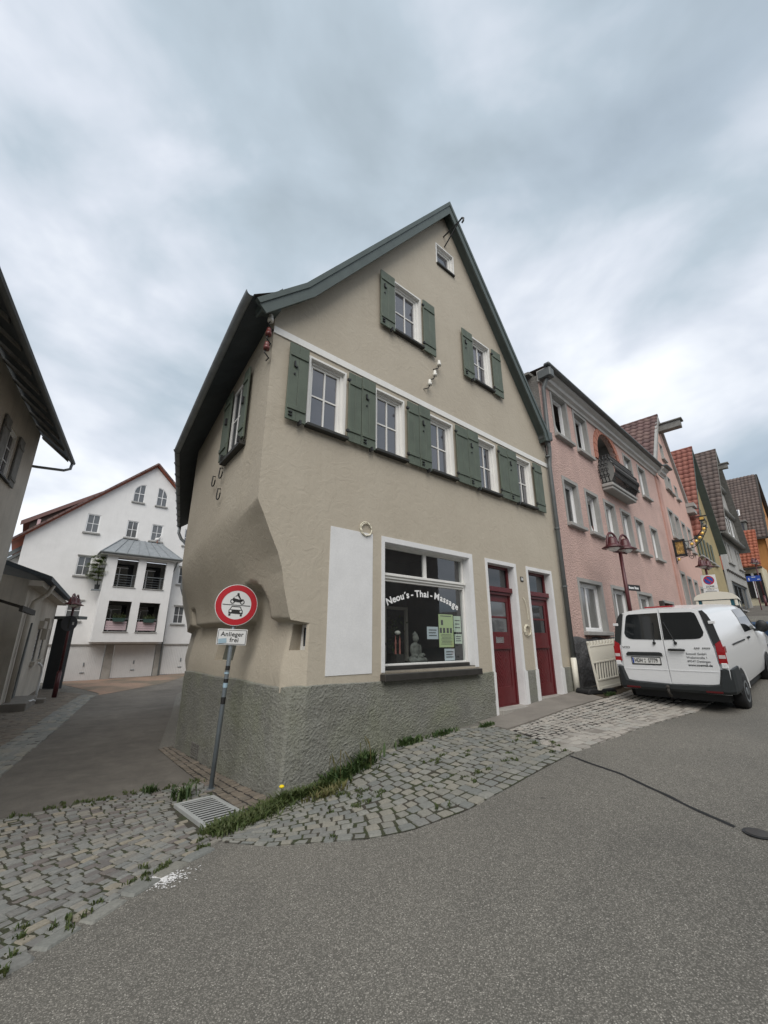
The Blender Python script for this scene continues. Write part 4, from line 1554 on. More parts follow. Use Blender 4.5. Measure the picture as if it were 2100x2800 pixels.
PAPERS = [('poster', 3.12, 3.52, 1.49, 2.075, 'paper_green', 'tall yellow-green poster with small portraits in the shop window'),
          ('notice', 2.81, 3.10, 1.63, 1.845, 'paper_white', 'pale blue handwritten notice left of the green poster'),
          ('notice', 3.54, 3.75, 1.76, 2.055, 'paper_mint', 'mint sheet at the upper right of the green poster'),
          ('notice', 3.55, 3.76, 1.55, 1.725, 'paper_mint', 'small mint sheet at the lower right of the green poster'),
          ('notice', 3.25, 3.53, 1.26, 1.465, 'paper_white', 'pale sheet under the green poster by the window sill')]
for nm, x0, x1, z0, z1, mat, lab in PAPERS:
    t_ = thing(nm, lab, 'poster', UV((x0 + x1) / 2, y + .03) + (z0,), HRZ)
    w_, h_ = (x1 - x0) / 2, z1 - z0
    MB().box(-w_, w_, 0, .003, 0, h_).build('sheet', mat, t_)
    pr = MB()
    if nm == 'poster':
        for px_, pz in ((-.11, .43), (-.15, .29), (-.06, .29), (.04, .29), (.13, .29)):
            pr.box(px_ - .03, px_ + .03, -.002, -.0005, pz - .04, pz + .05)
        pr2 = MB()
        for k in range(8):
            pr2.box(-.15 + .01 * (k % 3), .15 - .02 * (k % 2), -.002, -.0005, .05 + k * .024, .058 + k * .024)
        pr2.box(-.15, .15, -.002, -.0005, .545, .56)
        pr2.build('print', 'print_grey', t_)
        pr.build('portraits', 'photo_dark', t_)
    else:
        for k in range(3):
            pr.box(-w_ * .7, w_ * (.7 - .15 * (k % 2)), -.002, -.0005, h_ * (.25 + .22 * k), h_ * (.25 + .22 * k) + .018)
        pr.build('print', 'print_grey', t_)

# seated stone figure, potted plant and red lamp behind the glass
fig = MB()
fig.ell((0, 0, .10), (.20, .13, .075)).ell((-.15, -.05, .085), (.10, .08, .06)).ell((.15, -.05, .085), (.10, .08, .06)).ell((0, -.10, .09), (.14, .06, .05))
fig.ell((0, .01, .25), (.095, .07, .14)).ell((0, .01, .335), (.125, .06, .055)).ell((-.125, -.005, .27), (.035, .04, .09)).ell((.125, -.005, .27), (.035, .04, .09))
fig.ell((-.12, -.06, .17), (.035, .08, .04)).ell((.10, -.08, .18), (.06, .05, .035)).ell((0, -.12, .16), (.045, .04, .035)).ell((0, 0, .395), (.034, .034, .05))
fig.ell((0, -.005, .465), (.058, .062, .075)).ell((0, .01, .53), (.05, .052, .035)).ell((0, .01, .565), (.024, .024, .025)).ell((0, -.068, .46), (.012, .014, .02)).ell((-.058, 0, .455), (.010, .016, .035)).ell((.058, 0, .455), (.010, .016, .035))
o = fig.build('stone_figure', 'statue_stone', smooth=True)
o.location = UV(2.83, .52) + (1.18,)
o.rotation_euler = (0, 0, R(HRZ + 10))
r_ = o.modifiers.new('blend', 'REMESH')
r_.mode = 'VOXEL'
r_.voxel_size = .009
r_.use_smooth_shade = True
sm = o.modifiers.new('soft', 'SMOOTH')
sm.factor = .5
sm.iterations = 3
tag(o, 'grey stone figure seated cross-legged behind the shop glass', 'statue')
t_ = thing('table_lamp', 'small lamp with reddish glass stems left of the stone figure', 'lamp', UV(2.42, .55) + (1.18,), HRZ)
b = MB()
for dx in (-.05, .05):
    b.lathe([(.0, 0), (.02, 0), (.012, .1), (.018, .2), (.0, .32)], (dx, 0, .2), 8)
b.build('stem', 'red_glow_flower', t_)
MB().ell((0, 0, .56), (.06, .05, .04)).build('blossom', 'porcelain', t_, smooth=True)
MB().box(-.09, .09, -.07, .07, 0, .2).build('base', 'timber_dark', t_)
t_ = thing('potted_plant', 'dark leafy plant standing behind the stone figure', 'plant', UV(2.75, 1.0) + (1.18,), HRZ)
MB().lathe([(.0, 0), (.09, 0), (.12, .2), (.0, .2)], (0, 0, 0), 14).build('pot', 'timber_dark', t_)
lf = MB()
rnd = random.Random(9)
for i in range(160):
    a, r2, z_ = rnd.uniform(0, 6.28), rnd.uniform(0, .26), rnd.uniform(.25, .85)
    p = Vector((r2 * math.cos(a), r2 * math.sin(a), z_))
    d_ = Vector((rnd.uniform(-1, 1), rnd.uniform(-1, 1), rnd.uniform(-.6, .6))).normalized()
    e_ = d_.cross(Vector((0, 0, 1))).normalized() * .02
    lf.add([p, p + d_ * .05 + e_, p + d_ * .1, p + d_ * .05 - e_], [(0, 1, 2, 3)])
lf.build('foliage', 'weed', t_)


# ================================================================ roof tiles
def tile_mb(w, l, h):
    n = 6
    prof_ = [(i / n, h * (math.sin(2 * math.pi * (i / n) - .6)) * .5 + h * .5) for i in range(n + 1)]
    vs = []
    for (x, z) in prof_:
        vs += [(x * w, 0, z + .035), (x * w, l * 1.12, z + .0)]
    for (x, z) in prof_:
        vs.append((x * w, 0, z + .0))
    fs = [(2 * i, 2 * i + 2, 2 * i + 3, 2 * i + 1) for i in range(n)] + [(2 * i, 2 * (n + 1) + i, 2 * (n + 1) + i + 1, 2 * i + 2) for i in range(n)]
    return MB().add(vs, fs)


def tiles(parent, o, ex, ey, W, L, tw, tl, mat, individual=True, nparts=300, skip=None):
    """tile a roof plane: o eave corner, ex along the eave, ey up the slope (local space of parent)"""
    o, ex, ey = Vector(o), Vector(ex).normalized(), Vector(ey).normalized()
    ez = ex.cross(ey)
    nc, nr = max(1, round(W / tw)), max(1, round(L / tl))
    tw, tl = W / nc, L / nr
    src = tile_mb(tw, tl, .05)
    me = src.mesh('tile', mat, True)
    M3 = Matrix((ex, ey, ez)).transposed()
    field = MB()
    cnt = 0
    rnd = random.Random(nc * 7 + nr)
    for r_ in range(nr):
        for c_ in range(nc):
            p = o + ex * (c_ * tw) + ey * (r_ * tl) + ez * rnd.uniform(0, .008)
            if skip and skip(c_ * tw, r_ * tl):
                continue
            if individual and cnt < nparts:
                ob = bpy.data.objects.new('tile', me)
                COL.objects.link(ob)
                ob.parent = parent
                m4 = M3.to_4x4()
                m4.translation = p
                ob.matrix_local = m4
                cnt += 1
            else:
                field.add([p + M3 @ Vector(v) for v in src.v], src.f)
    if field.v:
        stuff(field.build('tile_field', mat + '_field', parent, smooth=True))


def gable_roof(parent, x0, xa, x1, ze0, za, ze1, y0, y1, mat, verge=.25, side='left', tw=.30, tl=.34, ind=True, edge='stone_trim', over=.15, nparts=300):
    """gable towards the street; ridge runs back. tiles the slope that shows"""
    base = MB()
    for a, b, ra, rb in ((x0 - over, xa, ze0 - over * (za - ze0) / (xa - x0), za), (xa, x1 + over, za, ze1 - over * (za - ze1) / (x1 - xa))):
        base.add([(a, y0 - verge, ra), (b, y0 - verge, rb), (b, y1, rb), (a, y1, ra), (a, y0 - verge, ra - .12), (b, y0 - verge, rb - .12), (b, y1, rb - .12), (a, y1, ra - .12)],
                 [(0, 1, 2, 3), (7, 6, 5, 4), (0, 4, 5, 1), (1, 5, 6, 2), (2, 6, 7, 3), (3, 7, 4, 0)])
    rf = base.build('roof', edge, parent)
    ra = ze0 - over * (za - ze0) / (xa - x0)
    sl_ = Vector((xa - x0 + over, 0, za - ra))
    tiles(rf, (x0 - over, y1, ra + .01), (0, -1, 0), sl_, y1 - y0 + verge - .02, sl_.length, tw, tl, mat, ind, nparts)
    # ridge caps
    rc = MB()
    n_ = int((y1 - y0 + verge) / .4)
    for i in range(n_):
        a = y0 - verge + i * .4
        rc.tube([(xa, a, za + .03), (xa, a + .42, za + .02)], .09, 8)
    rc.build('ridge_caps', mat + '_field', rf)
    return rf


def simple_window(parent, x0, x1, z0, z1, glass='glass_grey', frame='plastic_white', surround='stone_trim', sw_=.10, y=.14, sill=True, nx=1, nz=1, tilt=False, fw=.07):
    s = MB()
    if surround:
        frame_boxes(s, x0 - sw_, x1 + sw_, z0 - (.0), z1 + sw_, sw_, -.02, .0, .001)
        frame_boxes(s, x0 - .001, x1 + .001, z0, z1 + .001, .006, .0, y, .006)
        so = s.build('window_surround', surround, parent)
    if tilt:
        q = MB()
        frame_boxes(q, x0 + .006, x1 - .006, z0 + .006, z1 - .006, .07, y - .03, y + .05)
        w_ = q.build('window', frame, parent)
        MB().box(x0, x1, y + .5, y + .52, z0, z1).build('dark_room', 'timber_grey', w_)
    else:
      w_ = window(parent, x0 + .006, x1 - .006, z0 + .006, z1 - .006, y=y, fw=fw, sash=.035, nx=nx, nz=nz, mat=frame, glass=glass, pane_obj=nx * nz > 1, mull=.07 if nx == 2 and nz == 1 else None)
    if sill:
        MB().box(x0 - .12, x1 + .12, -.13, y - .03, z0 - .10, z0).build('sill', surround or 'stone_trim', w_, bevel=.01)
    if tilt:
        q = MB()
        a0, a1, b0, b1 = x0 + .08, x1 - .08, z0 + .08, z1 - .08
        for (xa_, xb_, za_, zb_) in ((a0, a0 + .05, b0, b1), (a1 - .05, a1, b0, b1), (a0, a1, b1 - .05, b1), (a0, a1, b0, b0 + .05)):
            def sh(z):
                return y + .03 + .30 * (z - b0) / (b1 - b0) - .0
            q.add([(xx, sh(zz) + dy, zz) for dy in (0, .04) for zz in (za_, zb_) for xx in (xa_, xb_)], [(0, 1, 3, 2), (4, 6, 7, 5), (0, 4, 5, 1), (1, 5, 7, 3), (3, 7, 6, 2), (2, 6, 4, 0)])
        so_ = q.build('tilted_sash', 'plastic_white', w_)
        MB().quad((a0, sh(b0) + .02, b0), (a1, sh(b0) + .02, b0), (a1, sh(b1) + .02, b1), (a0, sh(b1) + .02, b1)).build('tilted_pane', 'glass_grey', w_)
    return w_


# ================================================================ pink house
PX, PY = UV(7.65, 0)
pink = thing('pink_house', 'pink roughcast house with grey stone window surrounds and a small iron balcony', 'house', (PX, PY, 0), 42.5)
TOP = [(.78, 1.72, 7.52, 8.95), (2.32, 3.24, 7.50, 8.88), (6.82, 7.62, 7.42, 8.74), (8.50, 9.33, 7.42, 8.74)]
MID = [(.82, 1.68, 4.77, 6.08), (2.34, 3.20, 4.77, 6.08), (3.84, 4.66, 4.77, 6.08), (5.36, 6.22, 4.77, 6.08), (6.84, 7.68, 4.77, 6.06), (8.62, 9.42, 4.77, 6.04)]
LOW = [(.92, 2.40, 1.84, 3.15), (3.28, 4.62, 1.84, 3.15), (5.62, 7.02, 1.84, 3.15)]
ac, ar, asz = 4.98, 1.0, 7.95
arch_hole = [(ac - ar, 6.78), (ac + ar, 6.78)] + [(ac + ar * math.cos(a), asz + ar * math.sin(a)) for a in [math.pi * k / 14 for k in range(15)]]
f = MB()
wall_face(f, [(0, .1), (11.35, .1), (11.35, 9.15), (0, 9.15)], [rect(*q) for q in TOP + MID + LOW] + [arch_hole, rect(8.45, 9.75, .5, 3.02)], .16)
f.build('front_wall', 'plaster_pink', pink)
MB().quad((0, 0, .1), (0, 9, .1), (0, 9, 9.3), (0, 4.6, 9.55), (0, 0, 9.2)).build('side_wall', 'roughcast_grey', pink)
f = MB()
for i in range(14):
    for k in range(2):
        f.obox((-.02 + random.uniform(-.03, .03), .35 + i * .36, 9.28 + i * .02 + k * .05), (.16, .02 * random.uniform(-1, 1), 0), (0, .19, .01), (0, 0, .02))
f.build('broken_roof_edge', 'timber_grey', pink)
P = MB()
P.tube([(-.05, 1.0, 9.45), (-.05, 1.9, 9.5), (-.05, 1.9, 9.75), (-.05, 1.0, 9.7)], .015, 5)
for k in range(5):
    P.tube([(-.05, 1.1 + k * .18, 9.45), (-.05, 1.1 + k * .18, 9.75)], .01, 5)
P.build('snow_guard', 'iron_black', pink)
for i, q in enumerate(TOP):
    simple_window(pink, *q, glass='glass_grey', tilt=i < 2, y=.15)
for i, q in enumerate(MID):
    simple_window(pink, *q, glass='glass_curtain' if i > 1 else 'glass_dark', tilt=i == 1, y=.15)
for i, q in enumerate(LOW):
    simple_window(pink, *q, glass='glass_curtain', nx=2, y=.15)
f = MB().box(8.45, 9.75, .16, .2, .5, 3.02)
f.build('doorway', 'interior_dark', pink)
f = MB()
frame_boxes(f, 8.35, 9.85, .5, 3.12, .10, -.02, .02, .001)
f.build('doorway_surround', 'stone_trim', pink)
MB().box(7.85, 8.05, -.14, .0, 2.75, 3.05).build('wall_lantern', 'timber_dark', pink, bevel=.02)
MB().box(10.2, 10.45, -.10, .0, 2.62, 2.92).build('letter_box', 'zinc_dark', pink, bevel=.01)
# dark rubble base
P = []
for i in range(101):
    x = i * 11.35 / 100
    row = []
    for j in range(15):
        z = gz(PX + .7373 * x, PY + .6756 * x) - .1
        z = z + (1.70 - z + .03 * math.sin(x * 5)) * j / 14
        h = .05 * noise.noise(Vector((x * 4, z * 5, 1))) + .03
        row.append((x, -max(.005, h + .02) if j < 14 else .01, z))
    P.append(row)
MB().grid(P).build('plinth', 'rubble_plinth', pink, smooth=True)
# loggia and brick arch
f = MB()
n_ = 13
for k in range(n_):
    a0, a1 = math.pi * k / n_ + .012, math.pi * (k + 1) / n_ - .012
    MB().prism([(ac + r_ * math.cos(a), asz + r_ * math.sin(a)) for r_, a in ((ar, a0), (ar + .27, a0), (ar + .27, a1), (ar, a1))], -.035, .03).build('arch_brick', 'brick_arch', pink)
for s_ in (-1, 1):
    MB().prism([(ac + s_ * ar, 7.68), (ac + s_ * (ar + .27), 7.68), (ac + s_ * (ar + .27), asz - .01), (ac + s_ * ar, asz - .01)], -.035, .03).build('arch_brick', 'brick_arch', pink)
f = MB().box(ac - 1.1, ac + 1.1, 1.2, 1.25, 6.7, 9.1).box(ac - 1.12, ac - 1.0, .16, 1.2, 6.7, 9.1).box(ac + 1.0, ac + 1.12, .16, 1.2, 6.7, 9.1).box(ac - 1.1, ac + 1.1, .16, 1.2, 8.97, 9.1)
f.build('loggia_wall', 'stone_trim', pink)
f = MB()
frame_boxes(f, ac - .7, ac + .7, 6.8, 8.5, .09, 1.12, 1.2)
f.box(ac - .04, ac + .04, 1.12, 1.2, 6.8, 8.5)
lw_ = f.build('loggia_door', 'plastic_white', pink)
MB().box(ac - .62, ac + .62, 1.16, 1.18, 6.9, 8.4).build('pane', 'glass_grey', lw_)
# balcony
bal = MB().box(3.90, 6.24, -.33, .0, 6.50, 6.60).box(3.86, 6.28, -.37, .0, 6.60, 6.72)
bal = bal.build('balcony', 'stone_trim', pink, bevel=.02)
f = MB()
railp = [(3.92, 0, 7.74), (3.92, -.33, 7.74), (6.22, -.33, 7.74), (6.22, 0, 7.74)]
f.tube(railp, .022, 6)
f.tube([(p[0], p[1], 6.76) for p in railp], .018, 6)


def baluster(mb, base, outv):
    base, outv = Vector(base), Vector(outv)
    pts = []
    for k in range(11):
        t_ = k / 10
        b_ = .20 * math.sin(math.pi * min(1, t_ * 1.15)) ** 1.3 * (1 - .45 * t_)
        pts.append(base + outv * b_ + Vector((0, 0, .98 * t_)))
    mb.tube(pts, .016, 5)
    sd = outv.cross(Vector((0, 0, 1)))
    for k, r2 in ((2, .055), (4, .06), (6, .05), (8, .04)):
        c_ = pts[k] + outv * .01
        mb.tube([c_ + (sd * math.cos(a) + Vector((0, 0, 1)) * math.sin(a)) * r2 for a in [6.283 * q / 8 for q in range(9)]], .013, 4, cap=False)
        mb.ell(c_ + Vector((0, 0, .055)), (.03, .03, .035), 6, 4)


for i in range(27):
    baluster(f, (3.95 + i * .0868, -.33, 6.76), (0, -1, 0))
for i in range(3):
    baluster(f, (3.92, -.05 - i * .11, 6.76), (-1, 0, 0))
    baluster(f, (6.22, -.05 - i * .11, 6.76), (1, 0, 0))
f.build('railing', 'iron_black', bal)
# cornice, gutter, downpipe
cp = [(.0, 8.98), (-.05, 8.98), (-.08, 9.05), (-.16, 9.10), (-.18, 9.20), (-.28, 9.26), (-.30, 9.32), (.0, 9.32)]
f = MB()
n_ = len(cp)
for xa_, xb_, dy in ((-.02, 10.95, 0), (10.95, 11.75, -.16)):
    f.add([(x_, y_ + dy, z_) for x_ in (xa_, xb_) for y_, z_ in cp], [(i, (i + 1) % n_, n_ + (i + 1) % n_, n_ + i) for i in range(n_)] + [tuple(range(n_)), tuple(range(2 * n_ - 1, n_ - 1, -1))])
f.build('cornice', 'stone_pale', pink)
f = MB()
f.box(-.1, 10.95, -.44, -.26, 9.33, 9.43).box(10.95, 11.85, -.60, -.40, 9.33, 9.43)
f.build('gutter', 'zinc_dark', pink, bevel=.03)
d = MB().tube([(.08, -.36, 9.35), (.08, -.30, 9.1), (.07, -.11, 8.75), (.02, -.09, 7.2), (-.05, -.10, 6.85)], .056, 10).build('downpipe', 'zinc_dark', pink, smooth=True)
MB().box(-.05, .22, -.42, -.02, 9.0, 9.30).build('rainwater_head', 'zinc_dark', d, bevel=.03)
f = MB()
f.add([(-.1, -.4, 9.43), (12, -.4, 9.43), (12, 4.6, 12.2), (-.1, 4.6, 12.2)], [(0, 1, 2, 3)])
f.add([(-.1, .0, 9.40), (-.1, 4.6, 9.7), (-.1, 4.6, 9.8), (-.1, -.3, 9.45)], [(0, 1, 2, 3)])
f = MB().add([(0, -.3, 9.41), (11.3, -.3, 9.41), (11.3, 9, 9.9), (0, 9, 9.9)], [(0, 1, 2, 3)])
f.build('roof', 'tile_brown_field', pink)
# dark stain running down beside the joint of the two fronts
MB().box(10.95, 11.42, -.06, .0, .9, 9.0).build('pilaster', 'plaster_pink_stain', pink)

# ================================================================ pink gabled house beyond it
gb = thing('pink_gabled_house', 'narrow pink gabled house with plum tiles and a hoist beam under its ridge', 'house', (12.918, 18.264, 0), 44.5)
W1 = [(1.0, 1.85, 6.30, 7.62), (2.25, 3.05, 6.28, 7.58), (3.65, 4.40, 6.22, 7.48), (5.0, 5.65, 6.15, 7.42)]
W2 = [(1.75, 2.35, 8.95, 9.75), (2.55, 3.1, 8.9, 9.75), (3.9, 4.4, 8.9, 9.6)]
W0 = [(.85, 1.6, 2.0, 4.55), (2.2, 2.9, 2.0, 4.45), (3.6, 4.3, 2.0, 4.42), (5.0, 5.6, 2.2, 4.2)]
WT = [(2.3, 2.9, 10.75, 11.6)]
f = MB()
wall_face(f, [(0, .5), (6.55, .5), (6.55, 9.0), (6.3, 9.35), (3.0, 13.45), (0, 9.65)], [rect(*q) for q in W1 + W2 + W0 + WT], .16)
f.build('front_wall', 'pink_smooth', gb)
for q in W1 + W0:
    simple_window(gb, *q, glass='glass_curtain', y=.14, sw_=.12)
for q in W2 + WT:
    simple_window(gb, *q, glass='glass_curtain', y=.12, sw_=.06)
gable_roof(gb, .0, 3.0, 6.35, 9.55, 13.5, 9.2, 0, 8.5, 'tile_plum', .12, tw=.33, tl=.36, edge='stone_trim')
f = MB()
for a, b in (((-.1, 9.5), (3.0, 13.36)), ((3.0, 13.36), (6.45, 9.15))):
    f.bar((a[0], -.06, a[1]), (b[0], -.06, b[1]), .12, .18)
f.box(6.1, 6.9, -.35, .05, 8.55, 8.75).box(6.15, 6.8, -.28, .05, 8.75, 8.92).box(6.1, 6.95, -.4, .05, 8.92, 9.12)
f.build('gable_coping', 'stone_trim', gb)
MB().box(2.78, 3.18, -1.05, .3, 12.45, 12.82).box(2.7, 3.26, -1.15, -.1, 12.82, 12.90).build('hoist_beam', 'timber_grey', gb, bevel=.02)

# hanging inn sign on the joint of the pink fronts
sg = thing('hanging_sign', 'wrought iron bracket sign with gilded figures hanging from the pink house', 'sign', (PX + .7373 * 11.62, PY + .6756 * 11.62, 0), 42.5)
f = MB().box(-.06, .06, -.05, -.0, 4.9, 6.02)
f.box(-.05, .05, -.49, -.04, 5.88, 5.98).box(-.05, .05, -.49, -.04, 5.22, 5.32).box(-.05, .05, -.49, -.42, 5.22, 5.98).box(-.05, .05, -.12, -.04, 5.22, 5.98)
f.build('frame', 'iron_black', sg)
f = MB()
A1 = [(0, -.47, 5.86), (0, -.70, 5.86), (0, -.95, 5.98), (0, -1.18, 6.25), (0, -1.26, 6.6), (0, -1.24, 6.8)]
A2 = [(0, -.47, 5.50), (0, -.80, 5.55), (0, -1.10, 5.80), (0, -1.34, 6.2), (0, -1.42, 6.6), (0, -1.36, 6.8)]
f.tube(A1, .018, 6).tube(A2, .018, 6)
for k in range(12):
    a, b = poly_at([(p[1], p[2]) for p in A1], k / 11), poly_at([(p[1], p[2]) for p in A2], min(1, (k + .6) / 11))
    f.tube([(0, *a), (0, *b)], .008, 4)
    f.tube([(0, *b), (0, *poly_at([(p[1], p[2]) for p in A1], min(1, (k + 1.2) / 11)))], .008, 4)
for c_, r2 in (((-.62, 5.12), .10), ((-.55, 5.28), .07)):
    f.tube([(0, c_[0] + r2 * (1 - k / 16) * math.cos(k * .7), c_[1] + r2 * (1 - k / 16) * math.sin(k * .7)) for k in range(14)], .012, 5)
f.tube([(0, -.05, 4.98), (0, -.2, 5.15), (0, -.45, 5.2), (0, -.7, 5.2)], .014, 5)
f.box(-.03, .03, -1.48, -1.08, 6.84, 6.89).box(-.08, .08, -1.40, -1.18, 6.66, 6.70)
f.build('scrollwork', 'iron_black', sg)
MB().box(-.02, .02, -.42, -.12, 5.32, 5.88).build('relief_panel', 'gold_relief', sg)
f = MB().box(-.06, .06, -1.36, -1.22, 6.70, 6.82)
for k in range(5):
    a, b = poly_at([(p[1], p[2]) for p in A1], .16 + k * .13), poly_at([(p[1], p[2]) for p in A2], .16 + k * .13)
    f.ell((0, (a[0] + b[0]) / 2, (a[1] + b[1]) / 2), (.04, .075, .065), 8, 5)
f.ell((0, -.14, 5.10), (.03, .06, .07), 8, 5)
f.build('gilding', 'gold', sg)

# ================================================================ yellow house
YX, YY = 17.624, 22.890
ye = thing('yellow_house', 'ochre yellow gabled house with red tiles and dark green verge', 'house', (YX, YY, 0), 42.5)
Y1 = [(.55, 1.05, 6.28, 7.5), (1.45, 1.95, 6.26, 7.45), (2.38, 2.9, 6.22, 7.42), (3.35, 3.85, 6.2, 7.4), (4.2, 4.75, 6.15, 7.38)]
Y2 = [(1.9, 2.5, 8.6, 9.7), (3.3, 3.9, 8.6, 9.65)]
Y3 = [(2.9, 3.4, 10.9, 11.7)]
f = MB()
wall_face(f, [(0, 1.0), (6.4, 1.0), (6.4, 7.45), (3.2, 13.6), (0, 7.5)], [rect(*q) for q in Y1 + Y2 + Y3 + [(1.2, 2.2, 2.3, 4.2), (3.4, 4.6, 2.3, 4.2)]], .15)
f.build('front_wall', 'plaster_yellow', ye)
for q in Y1 + Y2 + Y3 + [(1.2, 2.2, 2.3, 4.2), (3.4, 4.6, 2.3, 4.2)]:
    simple_window(ye, *q, glass='glass_dark', frame='shutter_green', surround=None, y=.10)
    MB().box(q[0] - .30, q[0] - .02, -.06, -.02, q[2], q[3]).build('shutter', 'shutter_green', ye)
gable_roof(ye, 0, 3.2, 6.4, 7.5, 13.75, 7.45, 0, 8, 'tile_red', .42, tw=.30, tl=.38, edge='trim_green', over=.12)

# ================================================================ grey half-timbered house
gh = thing('half_timbered_house', 'grey half-timbered house with brown tiled roof and projecting hoist beam', 'house', (YX + .7373 * 6.9, YY + .6756 * 6.9, 0), 42.5)
w = 8.7
G1 = [(2.6, 3.4, 7.0, 8.55), (3.75, 4.55, 7.0, 8.5), (6.5, 7.25, 6.95, 8.45), (7.6, 8.3, 6.95, 8.4)]
f = MB()
wall_face(f, [(0, 1.5), (w, 1.5), (w, 8.9), (0, 8.9)], [rect(*q) for q in G1] + [rect(1.7, 8.2, 3.7, 5.6)], .2)
f.build('front_wall', 'plaster_grey', gh)
for q in G1:
    simple_window(gh, *q, glass='glass_dark', surround=None, y=.12)
simple_window(gh, 1.7, 8.2, 3.7, 5.6, glass='glass_dark', frame='metal_grey', surround='stone_trim', y=.15, nx=4, sill=True)
f = MB()
wall_face(f, [(-.15, 8.9), (w + .1, 8.9), (4.3, 15.9)], [rect(2.3, 3.0, 9.3, 10.5), rect(3.7, 4.4, 9.3, 10.5), rect(5.1, 5.8, 9.3, 10.5), rect(3.6, 4.2, 11.8, 12.8)], .15, y=-.25)
f.build('gable_wall', 'plaster_grey', gh)
for q in ((2.3, 3.0, 9.3, 10.5), (3.7, 4.4, 9.3, 10.5), (5.1, 5.8, 9.3, 10.5), (3.6, 4.2, 11.8, 12.8)):
    g = MB().box(q[0], q[1], -.2, -.18, q[2], q[3])
    wd_ = MB()
    frame_boxes(wd_, q[0] - .06, q[1] + .06, q[2] - .06, q[3] + .06, .07, -.3, -.17)
    wo = wd_.build('window', 'plastic_white', gh)
    g.build('pane', 'glass_dark', wo)
for z, hw in ((8.85, 4.35), (11.0, 3.0), (13.0, 1.75)):
    MB().tube([(4.3 - hw, -.35, z), (4.3 + hw, -.35, z)], .16, 10).build('log_beam', 'timber_grey', gh, smooth=True)
for k in range(9):
    x = 1.0 + k * .82
    h_ = 15.4 - abs(x - 4.3) * 1.62
    MB().box(x - .07, x + .07, -.30, -.24, 9.0, max(9.3, min(h_, 10.9))).build('post', 'timber_grey', gh)
for k in range(12):
    MB().box(1.0 + k * .62, 1.18 + k * .62, -.12, .0, 6.15, 6.3).build('beam_end', 'timber_dark', gh)
gable_roof(gh, -.1, 4.3, w + .1, 9.0, 16.1, 8.9, -.25, 9, 'tile_brown', .45, tw=.34, tl=.42, edge='timber_grey', over=.2)
MB().box(4.1, 4.5, -1.15, -.2, 14.4, 14.75).box(4.0, 4.6, -1.25, -.5, 14.75, 14.82).build('hoist_beam', 'timber_grey', gh)
# ================================================================ house closing the street
fh = thing('far_house', 'tall orange house with a grey-brown tiled roof closing the uphill street', 'house', (0, 0, 0), -48)
f = MB()
f.add([(-4.05, 50.2, 3), (-4.05, 60, 3), (-4.05, 60, 10.6), (-4.0, 55, 17.85), (-4.05, 50.2, 10.6)], [(0, 1, 2, 3, 4)])
f.add([(-14, 50.3, 3), (-4.05, 50.3, 3), (-4.05, 50.3, 10.6), (-14, 50.3, 10.6)], [(0, 1, 2, 3)])
f.build('wall', 'plaster_orange', fh)
f = MB()
f.add([(-14, 49.8, 10.55), (-3.85, 49.8, 10.55), (-3.85, 55, 18.0), (-14, 55, 18.0), (-3.85, 60.3, 10.4), (-14, 60.3, 10.4)], [(0, 1, 2, 3), (3, 2, 4, 5)])
f.add([(-4.0, 49.8, 10.40), (-3.85, 49.8, 10.40), (-3.85, 55, 17.85), (-4.0, 55, 17.85)], [(0, 1, 2, 3)])
rf = f.build('roof', 'tile_brown_field', fh)
sl_ = Vector((0, 5.2, 7.45))
tiles(rf, (-9.5, 49.8, 10.57), (1, 0, 0), sl_, 5.6, sl_.length, .30, .40, 'tile_brown', False)
MB().bar((-3.8, 55, 17.95), (-3.8, 60.3, 10.35), .2, .3).bar((-3.8, 55, 17.95), (-3.8, 49.8, 10.5), .1, .2).build('verge', 'timber_dark', fh)
MB().box(-9, -3.9, 49.66, 49.82, 10.42, 10.56).build('gutter', 'timber_dark', fh)
so = MB().obox((-5.75, 51.75, 13.55), (.28, 0, 0), (0, .22, .33), (0, -.06, .04)).build('skylight', 'plastic_white', fh)
MB().obox((-5.75, 51.68, 13.58), (.21, 0, 0), (0, .16, .24), (0, -.06, .04)).build('pane', 'glass_window', so)
d = MB().box(-6.6, -5.1, 50.2, 52.6, 11.1, 12.3).build('dormer', 'timber_grey', fh)
MB().box(-5.85, -5.25, 50.14, 50.2, 11.25, 12.15).build('dormer_window', 'glass_window', d)
MB().box(-6.8, -5.0, 50.0, 53.0, 12.3, 12.42).build('dormer_roof', 'timber_grey', d)
for q in ((-4.02, 52.0, 11.0), (-4.02, 54.5, 13.5), (-4.02, 52.2, 7.5)):
    MB().box(q[0] - .02, q[0] + .03, q[1], q[1] + .8, q[2], q[2] + 1.2).build('window', 'glass_grey', fh)

ex_ = thing('red_roof_annex', 'low cream building with an orange tiled roof below the far house', 'building', (0, 0, 0), -48)
f = MB().box(-9, -4.45, 46.2, 49.5, 2.5, 7.55)
f.build('wall', 'plaster_cream', ex_)
f = MB().add([(-9, 45.7, 7.5), (-4.38, 45.7, 7.5), (-4.38, 48.2, 11.0), (-9, 48.2, 11.0), (-4.38, 45.7, 7.35), (-4.38, 48.2, 10.85)], [(0, 1, 2, 3), (1, 2, 5, 4)])
rf = f.build('roof', 'tile_orange_field', ex_)
sl_ = Vector((0, 2.5, 3.5))
tiles(rf, (-6.6, 45.7, 7.52), (1, 0, 0), sl_, 2.2, sl_.length, .28, .36, 'tile_orange', False)
MB().box(-9, -4.35, 45.58, 45.74, 7.3, 7.46).build('gutter', 'timber_dark', ex_)
f = MB().box(-5.55, -5.25, 46.1, 46.2, 5.0, 7.0).box(-5.0, -4.55, 46.1, 46.2, 4.6, 7.0)
f.build('opening', 'interior_dark', ex_)
